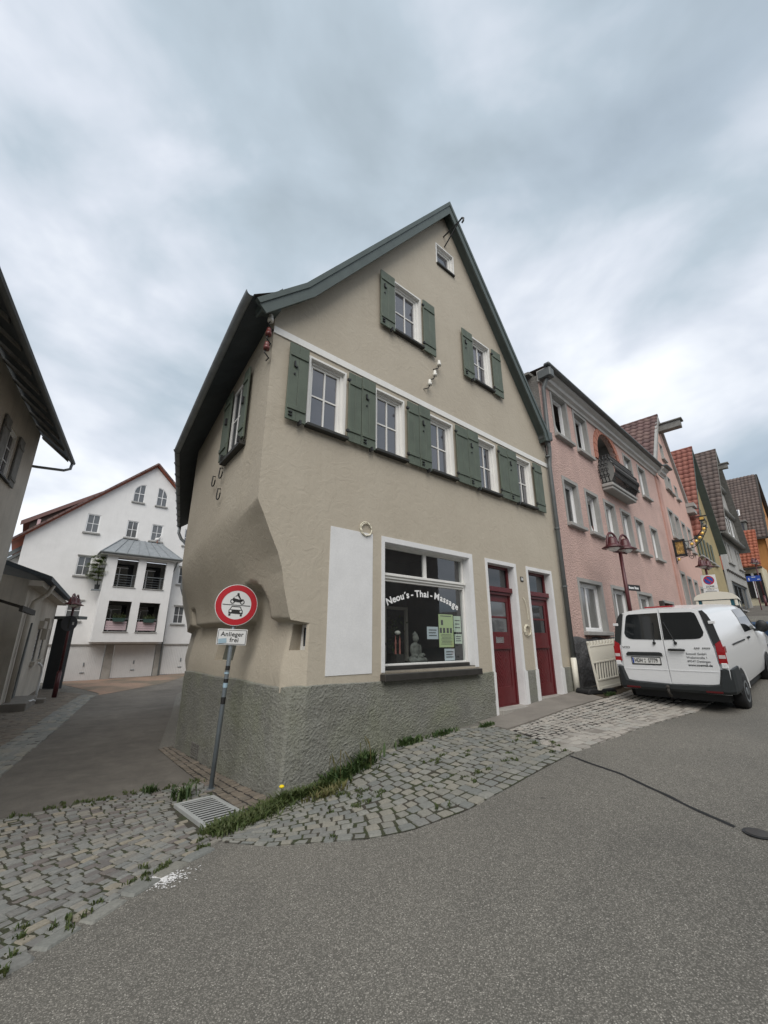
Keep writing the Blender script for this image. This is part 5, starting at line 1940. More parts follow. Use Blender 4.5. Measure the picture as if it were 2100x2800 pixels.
f = MB().box(-5.2, -5.05, 46.05, 46.2, 5.0, 7.0)
f.build('window', 'plastic_white', ex_)

# ================================================================ white house with garages
wh = thing('white_house', 'white gabled apartment house with garages and a projecting loggia bay', 'house', (-16.157, 26, 0), HRZ)
WW = [(-2.62, -1.93, 7.93, 9.08), (-.48, .17, 7.93, 9.05), (.95, 1.63, 7.93, 9.05), (-2.64, -1.93, 5.30, 6.46), (-2.67, -1.95, 2.72, 3.84), (3.04, 3.70, 2.68, 3.80), (3.01, 3.68, 5.25, 6.40), (3.0, 3.65, 7.9, 9.05)]
A1 = [(-.42, 10.36), (.2, 10.36), (.2, 11.62)] + [(.2 - .62 * math.sin(a), 11.0 + .62 * math.cos(a)) for a in [math.pi / 2 * k / 8 for k in range(1, 9)]]
A2 = [(.96, 10.36), (1.58, 10.36), (1.58, 11.0)] + [(.96 + .62 * math.cos(a), 11.0 + .62 * math.sin(a)) for a in [math.pi / 2 * k / 8 for k in range(1, 9)]]
f = MB()
wall_face(f, [(-5.25, 1.42), (6.6, 1.42), (6.6, 7.3), (.65, 13.05), (-5.25, 7.3)], [rect(*q) for q in WW] + [A1, A2, rect(-1.2, 2.36, 1.62, 6.5)], .10)
f.build('front_wall', 'plaster_white', wh)
MB().quad((-5.25, 0, 1.42), (-5.25, 8, 1.42), (-5.25, 8, 7.3), (-5.25, 0, 7.3)).build('side_wall', 'plaster_white', wh)
for q in WW:
    w_ = window(wh, *q, y=.06, fw=.05, sash=.012, nx=2, nz=2, mun=.028, mat='plastic_white', glass='glass_grey')
    MB().box(q[0] - .1, q[1] + .1, -.10, .05, q[2] - .09, q[2]).build('sill', 'stone_trim', w_)
    if q[3] < 9:
        MB().box(q[0] - .05, q[1] + .08, -.07, .03, q[3] + .01, q[3] + .07).build('blind_box', 'stone_trim', w_)
for A in (A1, A2):
    f = MB()
    inn = [(.5 * (min(p[0] for p in A) + max(p[0] for p in A)) + (p[0] - .5 * (min(p[0] for p in A) + max(p[0] for p in A))) * .90, 10.95 + (p[1] - 10.95) * .92) for p in A]
    n_ = len(A)
    for i in range(n_):
        j = (i + 1) % n_
        f.add([(A[i][0], .04, A[i][1]), (A[j][0], .04, A[j][1]), (inn[j][0], .04, inn[j][1]), (inn[i][0], .04, inn[i][1])], [(0, 1, 2, 3)])
    xm = .5 * (min(p[0] for p in A) + max(p[0] for p in A))
    f.box(xm - .018, xm + .018, .035, .06, 10.40, 11.5).box(min(p[0] for p in A) + .04, max(p[0] for p in A) - .04, .036, .06, 10.93, 10.97)
    w_ = f.build('arched_window', 'plastic_white', wh)
    MB().add([(p[0], .065, p[1]) for p in A], [tuple(range(n_))]).build('pane', 'glass_grey', w_)
    MB().box(min(p[0] for p in A) - .08, max(p[0] for p in A) + .08, -.10, .05, 10.27, 10.36).build('sill', 'stone_trim', w_)
# garages
f = MB()
GD = [(-4.6, -2.62), (-2.27, -.36), (.06, 2.34), (2.75, 5.0)]
xs = [-5.25] + [x for g in GD for x in g] + [6.6]
for i in range(0, len(xs), 2):
    f.box(xs[i], xs[i + 1], .02, .3, -.9, 1.42)
f.box(-5.25, 6.6, .02, .3, 1.36, 1.419)
f.build('garage_piers', 'concrete_light', wh)
for a, b in GD:
    zb = gz(*[(-16.157 + .763 * (a + b) / 2), (26 + .647 * (a + b) / 2)]) + .02
    g = MB()
    n_ = 22
    for k in range(n_):
        x = a + .03 + (b - a - .06) * k / n_
        g.box(x, x + (b - a - .06) / n_ - .012, .10, .13, zb, 1.36)
    g.box(a + .03, b - .03, .125, .14, zb, 1.36)
    go = g.build('garage_door', 'garage_white', wh)
    MB().box((a + b) / 2 - .01, (a + b) / 2 + .05, .06, .10, zb + .75, zb + .95).box((a + b) / 2 - .1, (a + b) / 2 + .12, .07, .10, zb + .38, zb + .43).build('handle', 'metal_grey', go)
# bay with two storeys of loggias
OFF = -.9
B0, B1 = -1.28, 2.44
BU = [(-.73, .40, 4.72, 6.46), (.84, 2.0, 4.70, 6.43)]
BL = [(-.78, .41, 2.13, 3.87), (.83, 1.98, 2.12, 3.85)]
f = MB()
wall_face(f, rect(B0, B1, 1.54, 6.62), [rect(*q) for q in BU + BL], .22, OFF)
f.quad((B0, OFF, 1.54), (B0, 0, 1.54), (B0, 0, 6.62), (B0, OFF, 6.62))
f.quad((B1, OFF, 1.54), (B1, 0, 1.54), (B1, 0, 6.62), (B1, OFF, 6.62))
f.quad((B0, OFF, 1.54), (B1, OFF, 1.54), (B1, 0, 1.54), (B0, 0, 1.54))
f.box(B0 + .1, B1 - .1, OFF + .22, .9, 4.3, 4.6)
bay = f.build('bay', 'plaster_white', wh)
f = MB().box(B0 + .02, B1 - .02, .9, .93, 1.6, 6.6).box(B0 + .02, B0 + .05, OFF + .22, .9, 1.6, 6.6).box(B1 - .05, B1 - .02, OFF + .22, .9, 1.6, 6.6)
f.build('loggia_back', 'timber_grey', bay)  # back wall toned dark, standing in for the shade of a deeper loggia
for q in BU + BL:
    f = MB().box(q[0] - .03, q[1] + .03, OFF - .05, OFF + .1, q[2] - .05, q[2]).build('sill', 'stone_trim', bay)
    g = MB().box(q[0] - .1, q[1] + .05, .86, .90, q[2] - .3, q[3] - .12)
    g.build('pane', 'glass_dark', bay)
    g = MB().box(q[0] + .4, q[0] + .46, .84, .88, q[2], q[3] - .35).box(q[0] + .1, q[1] - .25, .84, .88, q[3] - .40, q[3] - .35)
    g.build('loggia_door_frame', 'plastic_white', bay)
    rl = MB().tube([(q[0], OFF + .12, q[2] + .72), (q[1], OFF + .12, q[2] + .72)], .02, 6)
    for k in range(4):
        rl.tube([(q[0], OFF + .12, q[2] + .12 + k * .15), (q[1], OFF + .12, q[2] + .12 + k * .15)], .008, 4)
    rl.tube([(q[1] - .2, OFF + .12, q[2]), (q[1] - .2, OFF + .12, q[2] + .72)], .015, 5)
    rl.build('railing', 'metal_grey', bay)
for i, q in enumerate(BL):
    f = MB()
    for k in range(4):
        f.box(q[0] + .05, q[1] - .08, OFF + .09, OFF + .105, q[2] + .08 + k * .13, q[2] + .2 + k * .13)
    o = f.build('balcony_screen', 'cloth_pink')
    o.location = (-16.157, 26, 0)
    o.rotation_euler = (0, 0, R(HRZ))
    tag(o, ('left' if i == 0 else 'right') + ' striped pinkish cloth tied to the lower loggia railing', 'screen', 'screens on the lower loggias')
    pb = thing('flower_box', 'green flower box on the ' + ('left' if i == 0 else 'right') + ' lower loggia railing', 'planter', (-16.157 + .763 * ((q[0] + q[1]) / 2 + .05) - .647 * (OFF - .02), 26 + .647 * ((q[0] + q[1]) / 2 + .05) + .763 * (OFF - .02), q[2] + .55), HRZ, 'flower boxes on the white house')
    MB().prism([(-.27, .0), (.27, .0), (.32, .22), (-.32, .22)], -.09, .09).build('box', 'flowerbox_green', pb)
    lf = MB()
    rnd = random.Random(20 + i)
    for k in range(220):
        p = Vector((rnd.uniform(-.32, .32), rnd.uniform(-.12, .12), .22 + abs(rnd.gauss(0, .10))))
        d_ = Vector((rnd.uniform(-1, 1), rnd.uniform(-1, 1), rnd.uniform(-.2, .8))).normalized() * .07
        e_ = d_.cross(Vector((rnd.random(), rnd.random(), 1))).normalized() * .02
        lf.add([p, p + d_ * .5 + e_, p + d_, p + d_ * .5 - e_], [(0, 1, 2, 3)])
    lf.build('foliage', 'planter_leaf', pb)
# bay roof of standing-seam metal
f = MB()
r0, r1, rb0, rb1 = B0 - .42, B1 + .42, -.55, 1.58
zt_, ze_ = 7.82, 6.64
fr_ = [(r0, OFF - .30, ze_), (r1, OFF - .30, ze_), (rb1, -.02, zt_), (rb0, -.02, zt_)]
f.quad(*fr_)
f.quad((r0, OFF - .3, ze_), (rb0, -.02, zt_), (r0, -.02, ze_ + .1))
f.quad((r1, OFF - .3, ze_), (r1, -.02, ze_ + .1), (rb1, -.02, zt_))
rfb = f.build('bay_roof', 'zinc', wh)
f = MB()
for k in range(1, 7):
    t_ = k / 7
    a = Vector(fr_[0]).lerp(Vector(fr_[1]), t_)
    b = Vector(fr_[3]).lerp(Vector(fr_[2]), t_)
    f.bar(a + Vector((0, -.01, .02)), b + Vector((0, -.01, .02)), .025, .04)
f.bar((r0, OFF - .3, ze_ + .02), (rb0, -.02, zt_ + .02), .06, .06).bar((r1, OFF - .3, ze_ + .02), (rb1, -.02, zt_ + .02), .06, .06)
f.build('seam', 'zinc', rfb)
MB().tube([(r0, OFF - .33, ze_), (r1, OFF - .33, ze_)], .06, 8).tube([(r0, OFF - .3, ze_), (r0, 0, ze_)], .05, 8).build('gutter', 'zinc_dark', rfb)
MB().box(r0 + .05, r1 - .05, OFF - .28, -.02, ze_ - .10, ze_ - .02).build('soffit', 'plaster_white', rfb)
MB().tube([(B1 + .1, OFF - .2, 6.5), (B1 + .1, OFF + .02, 6.2), (B1 + .15, -.02, 5.9), (B1 + .2, -.06, 1.4), (B1 + .2, -.06, -.6)], .045, 8).build('downpipe', 'zinc_dark', wh)
# main roof
f = MB()
a, b, c_ = (-5.75, 6.83), (.65, 13.12), (7.1, 6.9)
for p, q in ((a, b), (b, c_)):
    f.add([(p[0], -.22, p[1] + .10), (q[0], -.22, q[1] + .10), (q[0], 9, q[1] + .10), (p[0], 9, p[1] + .10), (p[0], -.22, p[1] - .03), (q[0], -.22, q[1] - .03), (q[0], 9, q[1] - .03), (p[0], 9, p[1] - .03)], [(0, 1, 2, 3), (7, 6, 5, 4), (0, 4, 5, 1), (2, 6, 7, 3), (1, 5, 6, 2), (3, 7, 4, 0)])
rfw = f.build('roof', 'tile_orange_field', wh)
f = MB()
for (p, q, n_) in ((a, b, 26), (b, c_, 26)):
    for k in range(n_):
        t0, t1 = k / n_, (k + 1.15) / n_
        p0_ = (p[0] + (q[0] - p[0]) * t0, -.24, p[1] + (q[1] - p[1]) * t0 + .12)
        p1_ = (p[0] + (q[0] - p[0]) * min(1, t1), -.24, p[1] + (q[1] - p[1]) * min(1, t1) + .12)
        f.bar(p0_, p1_, .14, .10)
f.build('verge_tiles', 'tile_plum_field', rfw)
# recessed dormer on the left slope
f = MB()
dz = lambda x: 6.83 + (x + 5.75) * .983
f.add([(-5.5, .5, dz(-5.5) + 1.0), (-5.5, 5, dz(-5.5) + 1.0), (-1.4, 5, dz(-1.4) + .15), (-1.4, .5, dz(-1.4) + .15)], [(0, 1, 2, 3)])
f.add([(-5.6, .45, dz(-5.5) + .82), (-1.4, .45, dz(-1.4) + .0), (-1.4, .45, dz(-1.4) + .2), (-5.6, .45, dz(-5.5) + 1.1)], [(0, 1, 2, 3)])
f.build('dormer_roof', 'tile_plum_field', rfw)
f = MB().add([(-5.2, .6, dz(-5.2) + .05), (-2.0, .6, dz(-2.0) + .05), (-2.0, .6, dz(-2.0) + .2), (-5.2, .6, dz(-5.2) + .8)], [(0, 1, 2, 3)])
f.build('dormer_cheek', 'timber_dark', rfw)
MB().box(-4.9, -4.75, .5, .6, dz(-4.9), dz(-4.9) + .75).build('dormer_post', 'cloth_pink', rfw)
# lower left wing
MB().prism([(-6.4, 1.42), (-5.25, 1.42), (-5.25, 6.3), (-6.4, 5.2)], .8, 5).build('side_wing', 'plaster_white', wh)
MB().bar((-6.7, .7, 5.0), (-5.1, .7, 6.5), .5, .14).bar((-6.8, .5, 5.2), (-5.2, .5, 6.7), .12, .2).build('side_wing_roof', 'zinc_dark', wh)


def WHP(x, y, z):
    return (-16.157 + .763 * x - .647 * y, 26 + .647 * x + .763 * y, z)


# potted tree on a bracket beside the bay
pt = thing('potted_tree', 'small green tree in a dark pot on a bracket beside the loggia bay', 'plant', WHP(-1.48, -.55, 4.5), HRZ)
MB().lathe([(0, 0), (.11, 0), (.14, .28), (0, .28)], (0, 0, 0), 12).build('pot', 'plastic_black', pt)
MB().box(-.25, .2, -.15, .15, -.08, 0).build('bracket', 'metal_grey', pt)
MB().tube([(0, 0, .25), (-.03, .02, .8), (-.1, 0, 1.6)], [.03, .022, .008], 6).build('trunk', 'timber_dark', pt)
lf = MB()
rnd = random.Random(33)
for k in range(2200):
    z_ = rnd.uniform(.6, 1.95)
    lay = round((z_ - .6) / .22)
    z_ = .6 + lay * .22 + rnd.gauss(0, .03)
    r2 = rnd.uniform(0, .55) * (1.1 - abs(z_ - 1.2) * .6)
    a_ = rnd.uniform(0, 6.283)
    if math.sin(a_ * 2 + lay * 2.3) < -.2:
        continue
    p = Vector((r2 * math.cos(a_) - .15, r2 * math.sin(a_), z_))
    d_ = Vector((math.cos(a_), math.sin(a_), rnd.uniform(-.5, .1))).normalized() * .15
    e_ = d_.cross(Vector((0, 0, 1))).normalized() * .045
    lf.add([p, p + d_ * .5 + e_, p + d_, p + d_ * .5 - e_], [(0, 1, 2, 3)])
lf.build('crown', 'potted_tree_leaf', pt)
st_ = thing('stork_figure', 'small white bird figure on the metal roof of the loggia bay', 'ornament', WHP(1.35, -.12, 7.80), HRZ)
MB().ell((0, 0, .25), (.17, .06, .09), rot=Matrix.Rotation(R(-25), 3, 'Y')).tube([(.1, 0, .3), (.17, 0, .42), (.2, 0, .5)], [.05, .03, .035], 8).build('body', 'plaster_white', st_, smooth=True)
MB().tube([(0, .02, .2), (0, .02, 0)], .012, 5).tube([(.03, -.02, .2), (.03, -.02, 0)], .012, 5).build('leg', 'brick_arch', st_)
# ================================================================ left: house, annexe, grey wall
lb = thing('tan_house', 'tan plastered house with a deep shaded eave at the left edge', 'house', (-11.06, 12.0, 0), 119)
f = MB()
wall_face(f, rect(-12, 0, -.6, 7.95), [rect(-2.75, -1.85, 5.70, 7.0)], .12)
f.quad((0, 0, -.6), (0, 8, -.6), (0, 8, 11), (0, 4, 12), (0, 0, 7.95))
f.build('wall', 'plaster_tan', lb)
window(lb, -2.75, -1.85, 5.70, 7.0, y=.06, nx=2, nz=3, sill=.05)
for x0, x1 in ((-3.22, -2.78), (-1.82, -1.38)):
    o = MB().box(x0, x1, -.06, -.02, 5.65, 7.05).build('shutter', 'timber_grey', lb)
    for zz in (5.8, 6.75):
        MB().box(x0 + .02, x1 - .02, -.08, -.06, zz, zz + .08).build('batten', 'timber_grey', o)
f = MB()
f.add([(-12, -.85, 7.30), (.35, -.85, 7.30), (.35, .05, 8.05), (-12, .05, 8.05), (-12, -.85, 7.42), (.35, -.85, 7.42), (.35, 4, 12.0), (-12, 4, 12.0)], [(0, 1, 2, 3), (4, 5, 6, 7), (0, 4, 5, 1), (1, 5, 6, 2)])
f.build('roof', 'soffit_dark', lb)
for k in range(14):
    a_ = [(-.80, 7.27), (.0, 7.92), (.0, 8.02), (-.80, 7.38)]
    MB().add([(.25 - k * .9 - .06, y_, z_) for y_, z_ in a_] + [(.25 - k * .9 + .06, y_, z_) for y_, z_ in a_],
             [(0, 1, 2, 3), (7, 6, 5, 4), (0, 4, 5, 1), (1, 5, 6, 2), (2, 6, 7, 3), (3, 7, 4, 0)]).build('rafter_tail', 'timber_grey', lb)
MB().tube([(-12, -.92, 7.30), (.42, -.92, 7.30)], .07, 8).build('gutter', 'zinc_dark', lb)
MB().tube([(.3, -.92, 7.25), (.3, -.9, 7.05), (.25, -.75, 6.95), (.1, -.1, 6.88), (.0, .1, 6.85)], .045, 8).build('downpipe', 'zinc', lb, smooth=True)

an = thing('low_annexe', 'low tan annexe with a lean-to roof and two narrow shuttered windows', 'building', (-11.4, 13.5, 0), 122.3)
f = MB()
AW = [(3.8, 4.55, .85, 2.05), (5.5, 6.15, .88, 2.05)]
wall_face(f, rect(-.4, 8.3, -.8, 3.45), [rect(*q) for q in AW], .10)
f.quad((-.4, 0, -.8), (-.4, 4, -.8), (-.4, 4, 4.2), (-.4, 0, 3.45))
f.quad((8.3, 0, -.8), (8.3, 4, -.8), (8.3, 4, 4.2), (8.3, 0, 3.45))
f.build('wall', 'plaster_tan', an)
for q in AW:
    w_ = window(an, *q, y=.05, nx=1, nz=1, glass='glass_curtain', mat='timber_grey')
    MB().box(q[0] - .15, q[1] + .15, -.14, .04, q[2] - .14, q[2]).build('sill', 'plaster_tan', w_)
    MB().box(q[0] - .1, q[1] + .1, -.16, .0, q[3] + .02, q[3] + .30).build('shutter_box', 'plaster_tan', w_)
    for k in range(8):
        MB().box(q[0] + .02, q[0] + .32, .02, .04, q[2] + .1 + k * .135, q[2] + .21 + k * .135).build('slat', 'curtain', w_)
MB().box(4.95, 5.12, -.18, .0, 1.65, 2.5).build('wall_duct', 'plaster_tan', an)
MB().prism([(1.15, -.6), (1.6, -.6), (1.75, 2.2), (1.68, 2.2)], -.05, .02).build('cable_cover', 'zinc_dark', an)
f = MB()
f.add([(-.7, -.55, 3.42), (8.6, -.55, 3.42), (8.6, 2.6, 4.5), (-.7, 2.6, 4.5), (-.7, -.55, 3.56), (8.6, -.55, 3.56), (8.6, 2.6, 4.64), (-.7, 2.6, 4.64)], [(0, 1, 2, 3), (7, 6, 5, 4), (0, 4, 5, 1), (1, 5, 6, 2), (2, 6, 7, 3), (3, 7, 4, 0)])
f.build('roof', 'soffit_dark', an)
MB().box(-.6, 8.4, -.35, .0, 3.25, 3.42).build('eave_board', 'plaster_tan', an)
MB().tube([(.55, -.5, 3.4), (.5, -.4, 3.1), (.3, -.12, 2.8), (.15, -.1, 2.5), (.1, -.1, -.5)], .07, 8).build('downpipe', 'plaster_tan', an, smooth=True)
MB().add([(-3.5, -.4, 2.45), (-1.25, -.4, 2.4), (-1.25, 1, 2.85), (-3.5, 1, 2.9)], [(0, 1, 2, 3)]).box(-3.5, -1.3, -.42, -.35, 2.32, 2.46).build('porch_roof', 'timber_dark', an)
MB().box(-.3, 2.0, -.6, .0, -.55, -.18).box(1.9, 2.3, -.85, -.1, -.6, -.30).build('entry_step', 'concrete', an, bevel=.02)
hr = MB().tube([(.9, -.55, .9), (1.9, -.55, .75), (2.25, -.55, .55), (2.25, -.55, .1), (2.2, -.55, -.45)], .035, 8).tube([(.3, -.58, -.2), (1.2, -.58, -.25), (2.2, -.58, -.4)], .03, 8)
hr.build('handrail', 'plastic_white', an, smooth=True)

gwl = thing('grey_carport', 'dark grey end wall of a carport with a thin flat roof', 'carport', (-15.75, 20.6, 0), 0)
MB().box(0, .72, 0, .25, -.8, 2.6).build('wall', 'dark_grey_wall', gwl)
MB().box(-.1, 1.15, -.15, .4, 2.6, 2.74).build('flat_roof', 'zinc_dark', gwl)


# ================================================================ street lamps
def lamp(loc, rz, label, h=3.6):
    t_ = thing('street_lamp', label, 'street lamp', loc, rz, 'maroon street lamps')
    MB().tube([(0, 0, 0), (0, 0, .95)], .085, 12).tube([(0, 0, .95), (0, 0, 1.0)], [.085, .055], 12).build('base', 'lamp_maroon', t_, smooth=True)
    MB().tube([(0, 0, 1.0), (0, 0, h)], [.052, .045], 12).build('pole', 'lamp_maroon', t_, smooth=True)
    for s_ in (-1, 1):
        c_ = Vector((s_ * .28, 0, h + .12))
        sh = MB()
        sh.lathe([(.27, -.05), (.28, -.035), (.16, .03), (.13, .10), (.12, .19), (.07, .26), (.0, .28)], c_, 20)
        so_ = sh.build('lamp_shade', 'lamp_maroon', t_, smooth=True)
        MB().lathe([(.0, -.15), (.08, -.13), (.15, -.08), (.18, -.045), (.0, -.04)], c_, 18).build('lens', 'lamp_glass', so_, smooth=True)
        ar_ = MB()
        ar_.tube([c_ + Vector((s_ * -.26 + s_ * .28 * (1 - math.cos(a)) * .9, 0, -.08 + .46 * math.sin(a))) for a in [math.pi * k / 12 for k in range(13)]], .03, 8)
        ar_.build('bracket', 'lamp_maroon', t_, smooth=True)
    MB().tube([(-.28, 0, h - .02), (.28, 0, h - .02)], .03, 8).build('cross_arm', 'lamp_maroon', t_)
    return t_


lx, ly = PX + .7373 * 1.75 + .6756 * .88, PY + .6756 * 1.75 - .7373 * .88
lp = lamp((lx, ly, gz(lx, ly)), 28, 'maroon twin street lamp rising behind the white van', 3.35)
np_ = MB().box(-.03, .52, -.012, .012, -.08, .08).build('name_plate', 'print_black', lp)
np_.location = (.05, -.02, 2.38)
np_.rotation_euler = (0, 0, R(0))
for k, (a, b) in enumerate(((.02, .06), (.07, .10), (.11, .15), (.16, .19), (.20, .23), (.27, .31), (.32, .35), (.36, .39), (.40, .44))):
    MB().box(a, b, -.0145, -.012, -.035, .035 if k in (0, 5) else .015).build('plate_letter', 'sign_white', np_)
lp = lamp((-12.75, 17.4, gz(-12.75, 17.4) - .02), 112, 'maroon twin street lamp by the grey carport on the left', 3.45)
lx, ly = 14.75, 18.9
lp = lamp((lx, ly, gz(lx, ly)), 30, 'maroon street lamp above the no-stopping zone sign', 3.05)
lamp((30.2, 33.4, gz(29.6, 33.4) - .1), 30, 'small distant street lamp in front of the cream annexe', 3.5)
# zone sign on the third lamp
zs = thing('zone_sign', 'white zone sign with a blue and red no-stopping roundel under a lamp', 'sign', (lx - .06, ly - .1, 0), -37)
zb = gz(lx, ly) + 1.72
MB().box(-.31, .31, -.04, -.025, zb + .28, zb + .98).build('board', 'sign_white', zs, bevel=.01)
MB().box(-.31, .31, -.04, -.025, zb, zb + .26).build('sub_board', 'sign_white', zs, bevel=.01)
MB().lathe([(0, 0), (.23, 0), (.23, .004), (0, .004)], (0, -.041, zb + .70), 28, Matrix.Rotation(R(90), 3, 'X')).build('roundel', 'sign_red', zs)
MB().lathe([(0, 0), (.18, 0), (.18, .004), (0, .004)], (0, -.044, zb + .70), 28, Matrix.Rotation(R(90), 3, 'X')).build('roundel_field', 'sign_blue', zs)
MB().obox((0, -.050, zb + .70), (.13, 0, -.13), (0, .002, 0), (.018, 0, .018)).build('slash', 'sign_red', zs)
text('sign_text', 'ZONE', .13, 'print_black', zs, (0, -.0425, zb + .37), bold=.002)
text('sign_text', 'Parken in', .075, 'print_black', zs, (0, -.0425, zb + .205), bold=.001)
text('sign_text', 'gekennzeichneten', .065, 'print_black', zs, (0, -.0425, zb + .13), bold=.001)
text('sign_text', 'Flächen erlaubt', .065, 'print_black', zs, (0, -.0425, zb + .055), bold=.001)
zs.scale = (.86, .86, .86)
zs.location.z = .14 * (zb + .98) + .04

# round sign seen from behind on the left lamp
rs = thing('round_sign_back', 'dark back of a round traffic sign on the left street lamp', 'sign', (-12.75, 17.4, 2.28), 10)
MB().lathe([(0, 0), (.30, 0), (.30, .015), (0, .015)], (0, -.06, 0), 32, Matrix.Rotation(R(90), 3, 'X')).build('disc', 'sign_back', rs)
MB().box(-.03, .03, -.09, -.05, -.2, .2).build('clamp', 'plastic_black', rs)
MB().box(.12, .18, -.079, -.077, -.06, .05).build('sticker', 'curtain', rs)

# blue sign uphill
bs_ = thing('blue_sign', 'small blue rectangular street sign on a thin post uphill', 'sign', (27.6, 31.0, gz(27.6, 31.0)), -41)
MB().tube([(0, 0, 0), (0, 0, 2.45)], .035, 8).build('post', 'lamp_maroon', bs_)
MB().box(-.40, .40, -.05, -.03, 2.1, 2.5).build('board', 'sign_blue', bs_)
MB().box(-.30, -.24, -.055, -.051, 2.17, 2.36).build('pictogram', 'sign_white', bs_)
MB().box(-.1, .12, -.055, -.051, 2.38, 2.42).build('pictogram', 'sign_white', bs_)
MB().box(.2, .33, -.055, -.051, 2.2, 2.25).build('pictogram', 'sign_white', bs_)

# ================================================================ no-entry sign by the alley
sx, sy = -2.30, 6.34
ns_ = thing('traffic_sign', 'round red-bordered traffic sign with plate on a grey post at the alley mouth', 'traffic sign', (sx, sy, gz(sx, sy)), 0)
ns_.rotation_euler = (R(0), R(2.0), R(18.5))
h0 = -gz(sx, sy)
MB().tube([(0, 0, -.1), (0, 0, 1.6 + h0), (0, 0, 2.36 + h0)], .031, 14).build('post', 'steel_pole', ns_, smooth=True)
MB().tube([(0, 0, -.01), (0, 0, .03)], .055, 14).build('post_collar', 'metal_grey', ns_)
zc_ = 2.115 + h0
RX = Matrix.Rotation(R(90), 3, 'X')
MB().lathe([(0, 0), (.300, 0), (.303, .008), (.300, .016), (0, .016)], (0, -.045, zc_), 48, RX).build('disc', 'sign_white', ns_)
f = MB()
n_ = 64
vs, fs = [], []
for i in range(n_):
    a = 6.2832 * i / n_
    for r_ in (.292, .210):
        vs.append((r_ * math.cos(a), -.0645, zc_ + r_ * math.sin(a)))
for i in range(n_):
    j = (i + 1) % n_
    fs.append((2 * i, 2 * j, 2 * j + 1, 2 * i + 1))
f.add(vs, fs).build('red_border', 'sign_red', ns_)
y = -.0655


def disc(mb, x, z, r_, n_=18, yy=y):
    mb.add([(x + r_ * math.cos(6.2832 * k / n_), yy, z + r_ * math.sin(6.2832 * k / n_)) for k in range(n_)], [tuple(range(n_))])


def annulus(mb, x, z, r0_, r1_, n_=20, yy=y):
    o_ = len(mb.v)
    for k in range(n_):
        a = 6.2832 * k / n_
        mb.v += [(x + r0_ * math.cos(a), yy, z + r0_ * math.sin(a)), (x + r1_ * math.cos(a), yy, z + r1_ * math.sin(a))]
    for k in range(n_):
        j = (k + 1) % n_
        mb.f.append((o_ + 2 * k, o_ + 2 * j, o_ + 2 * j + 1, o_ + 2 * k + 1))


def poly(mb, pts, yy=y):
    tri = tessellate_polygon([[Vector((a, b, 0)) for a, b in pts]])
    mb.add([(a, yy, zc_ + b) for a, b in pts], tri)


p = MB()
poly(p, [(-.197, -.004), (.197, -.012), (.197, -.003), (-.197, .005)])
# motorcycle and rider
annulus(p, -.062, zc_ + .050, .022, .034)
annulus(p, .076, zc_ + .044, .022, .034)
poly(p, [(-.058, .054), (-.03, .045), (.04, .038), (.07, .05), (.095, .085), (.06, .086), (.02, .082), (-.02, .09), (-.05, .10), (-.066, .098), (-.058, .07)])
poly(p, [(-.05, .098), (-.055, .112), (-.022, .122), (.0, .135), (.035, .088), (.052, .092), (.028, .138), (.012, .148), (-.018, .138), (-.035, .118)])
poly(p, [(.008, .138), (.036, .088), (.05, .098), (.026, .142)])
disc(p, .008, zc_ + .158, .018)
# car front
poly(p, [(-.098, -.075), (-.088, -.068), (-.066, -.024), (-.055, -.018), (.055, -.021), (.066, -.028), (.088, -.072), (.1, -.08), (.102, -.125), (.075, -.130), (-.075, -.126), (-.1, -.122)])
poly(p, [(-.095, -.13), (-.066, -.13), (-.066, -.158), (-.095, -.158)])
poly(p, [(.066, -.134), (.095, -.134), (.095, -.162), (.066, -.162)])
p.build('pictogram', 'print_black', ns_)
p = MB()
poly(p, [(-.074, -.068), (-.056, -.032), (.056, -.035), (.074, -.071)], y - .0008)
disc(p, -.072, zc_ - .092, .016, yy=y - .0008)
disc(p, .074, zc_ - .096, .016, yy=y - .0008)
p.build('pictogram_light', 'sign_white', ns_)
zp = 1.655 + h0
MB().box(-.208, .208, -.050, -.036, zp - .112, zp + .112).build('plate', 'sign_white', ns_, bevel=.012, seg=2)
f = MB()
frame_boxes(f, -.196, .196, zp - .100, zp + .100, .007, -.0515, -.0505)
f.build('plate_border', 'print_black', ns_)
text('plate_text', 'Anlieger', .088, 'print_black', ns_, (.0, -.052, zp + .038), bold=.0014, extrude=.0005, spacing=1.05)
text('plate_text', 'frei', .088, 'print_black', ns_, (.035, -.052, zp - .042), bold=.0014, extrude=.0005, spacing=1.05)
MB().obox((-.125, -.0535, zp - .055), (.055, 0, .008), (0, .0005, 0), (.004, 0, -.032)).build('sticker', 'sticker_blue', ns_)
MB().box(-.05, .05, -.04, .04, zc_ - .17, zc_ - .13).box(-.05, .05, -.04, .04, zc_ + .13, zc_ + .17).box(-.05, .05, -.04, .04, zp - .02, zp + .02).build('clamp', 'metal_grey', ns_)
f = MB()
for z, hh in ((1.23, .06), (1.06, .05), (.80, .09)):
    f.tube([(0, -.001, z + h0 - hh / 2), (0, -.001, z + h0 + hh / 2)], .0325, 14, cap=False)
f.build('black_sticker', 'print_black', ns_)
MB().tube([(0, 0, .97 + h0), (0, 0, 1.03 + h0)], .0328, 14, cap=False).tube([(-.004, 0, 1.15 + h0), (-.004, 0, 1.175 + h0)], .035, 14, cap=False).build('pale_sticker', 'sticker_blue', ns_)

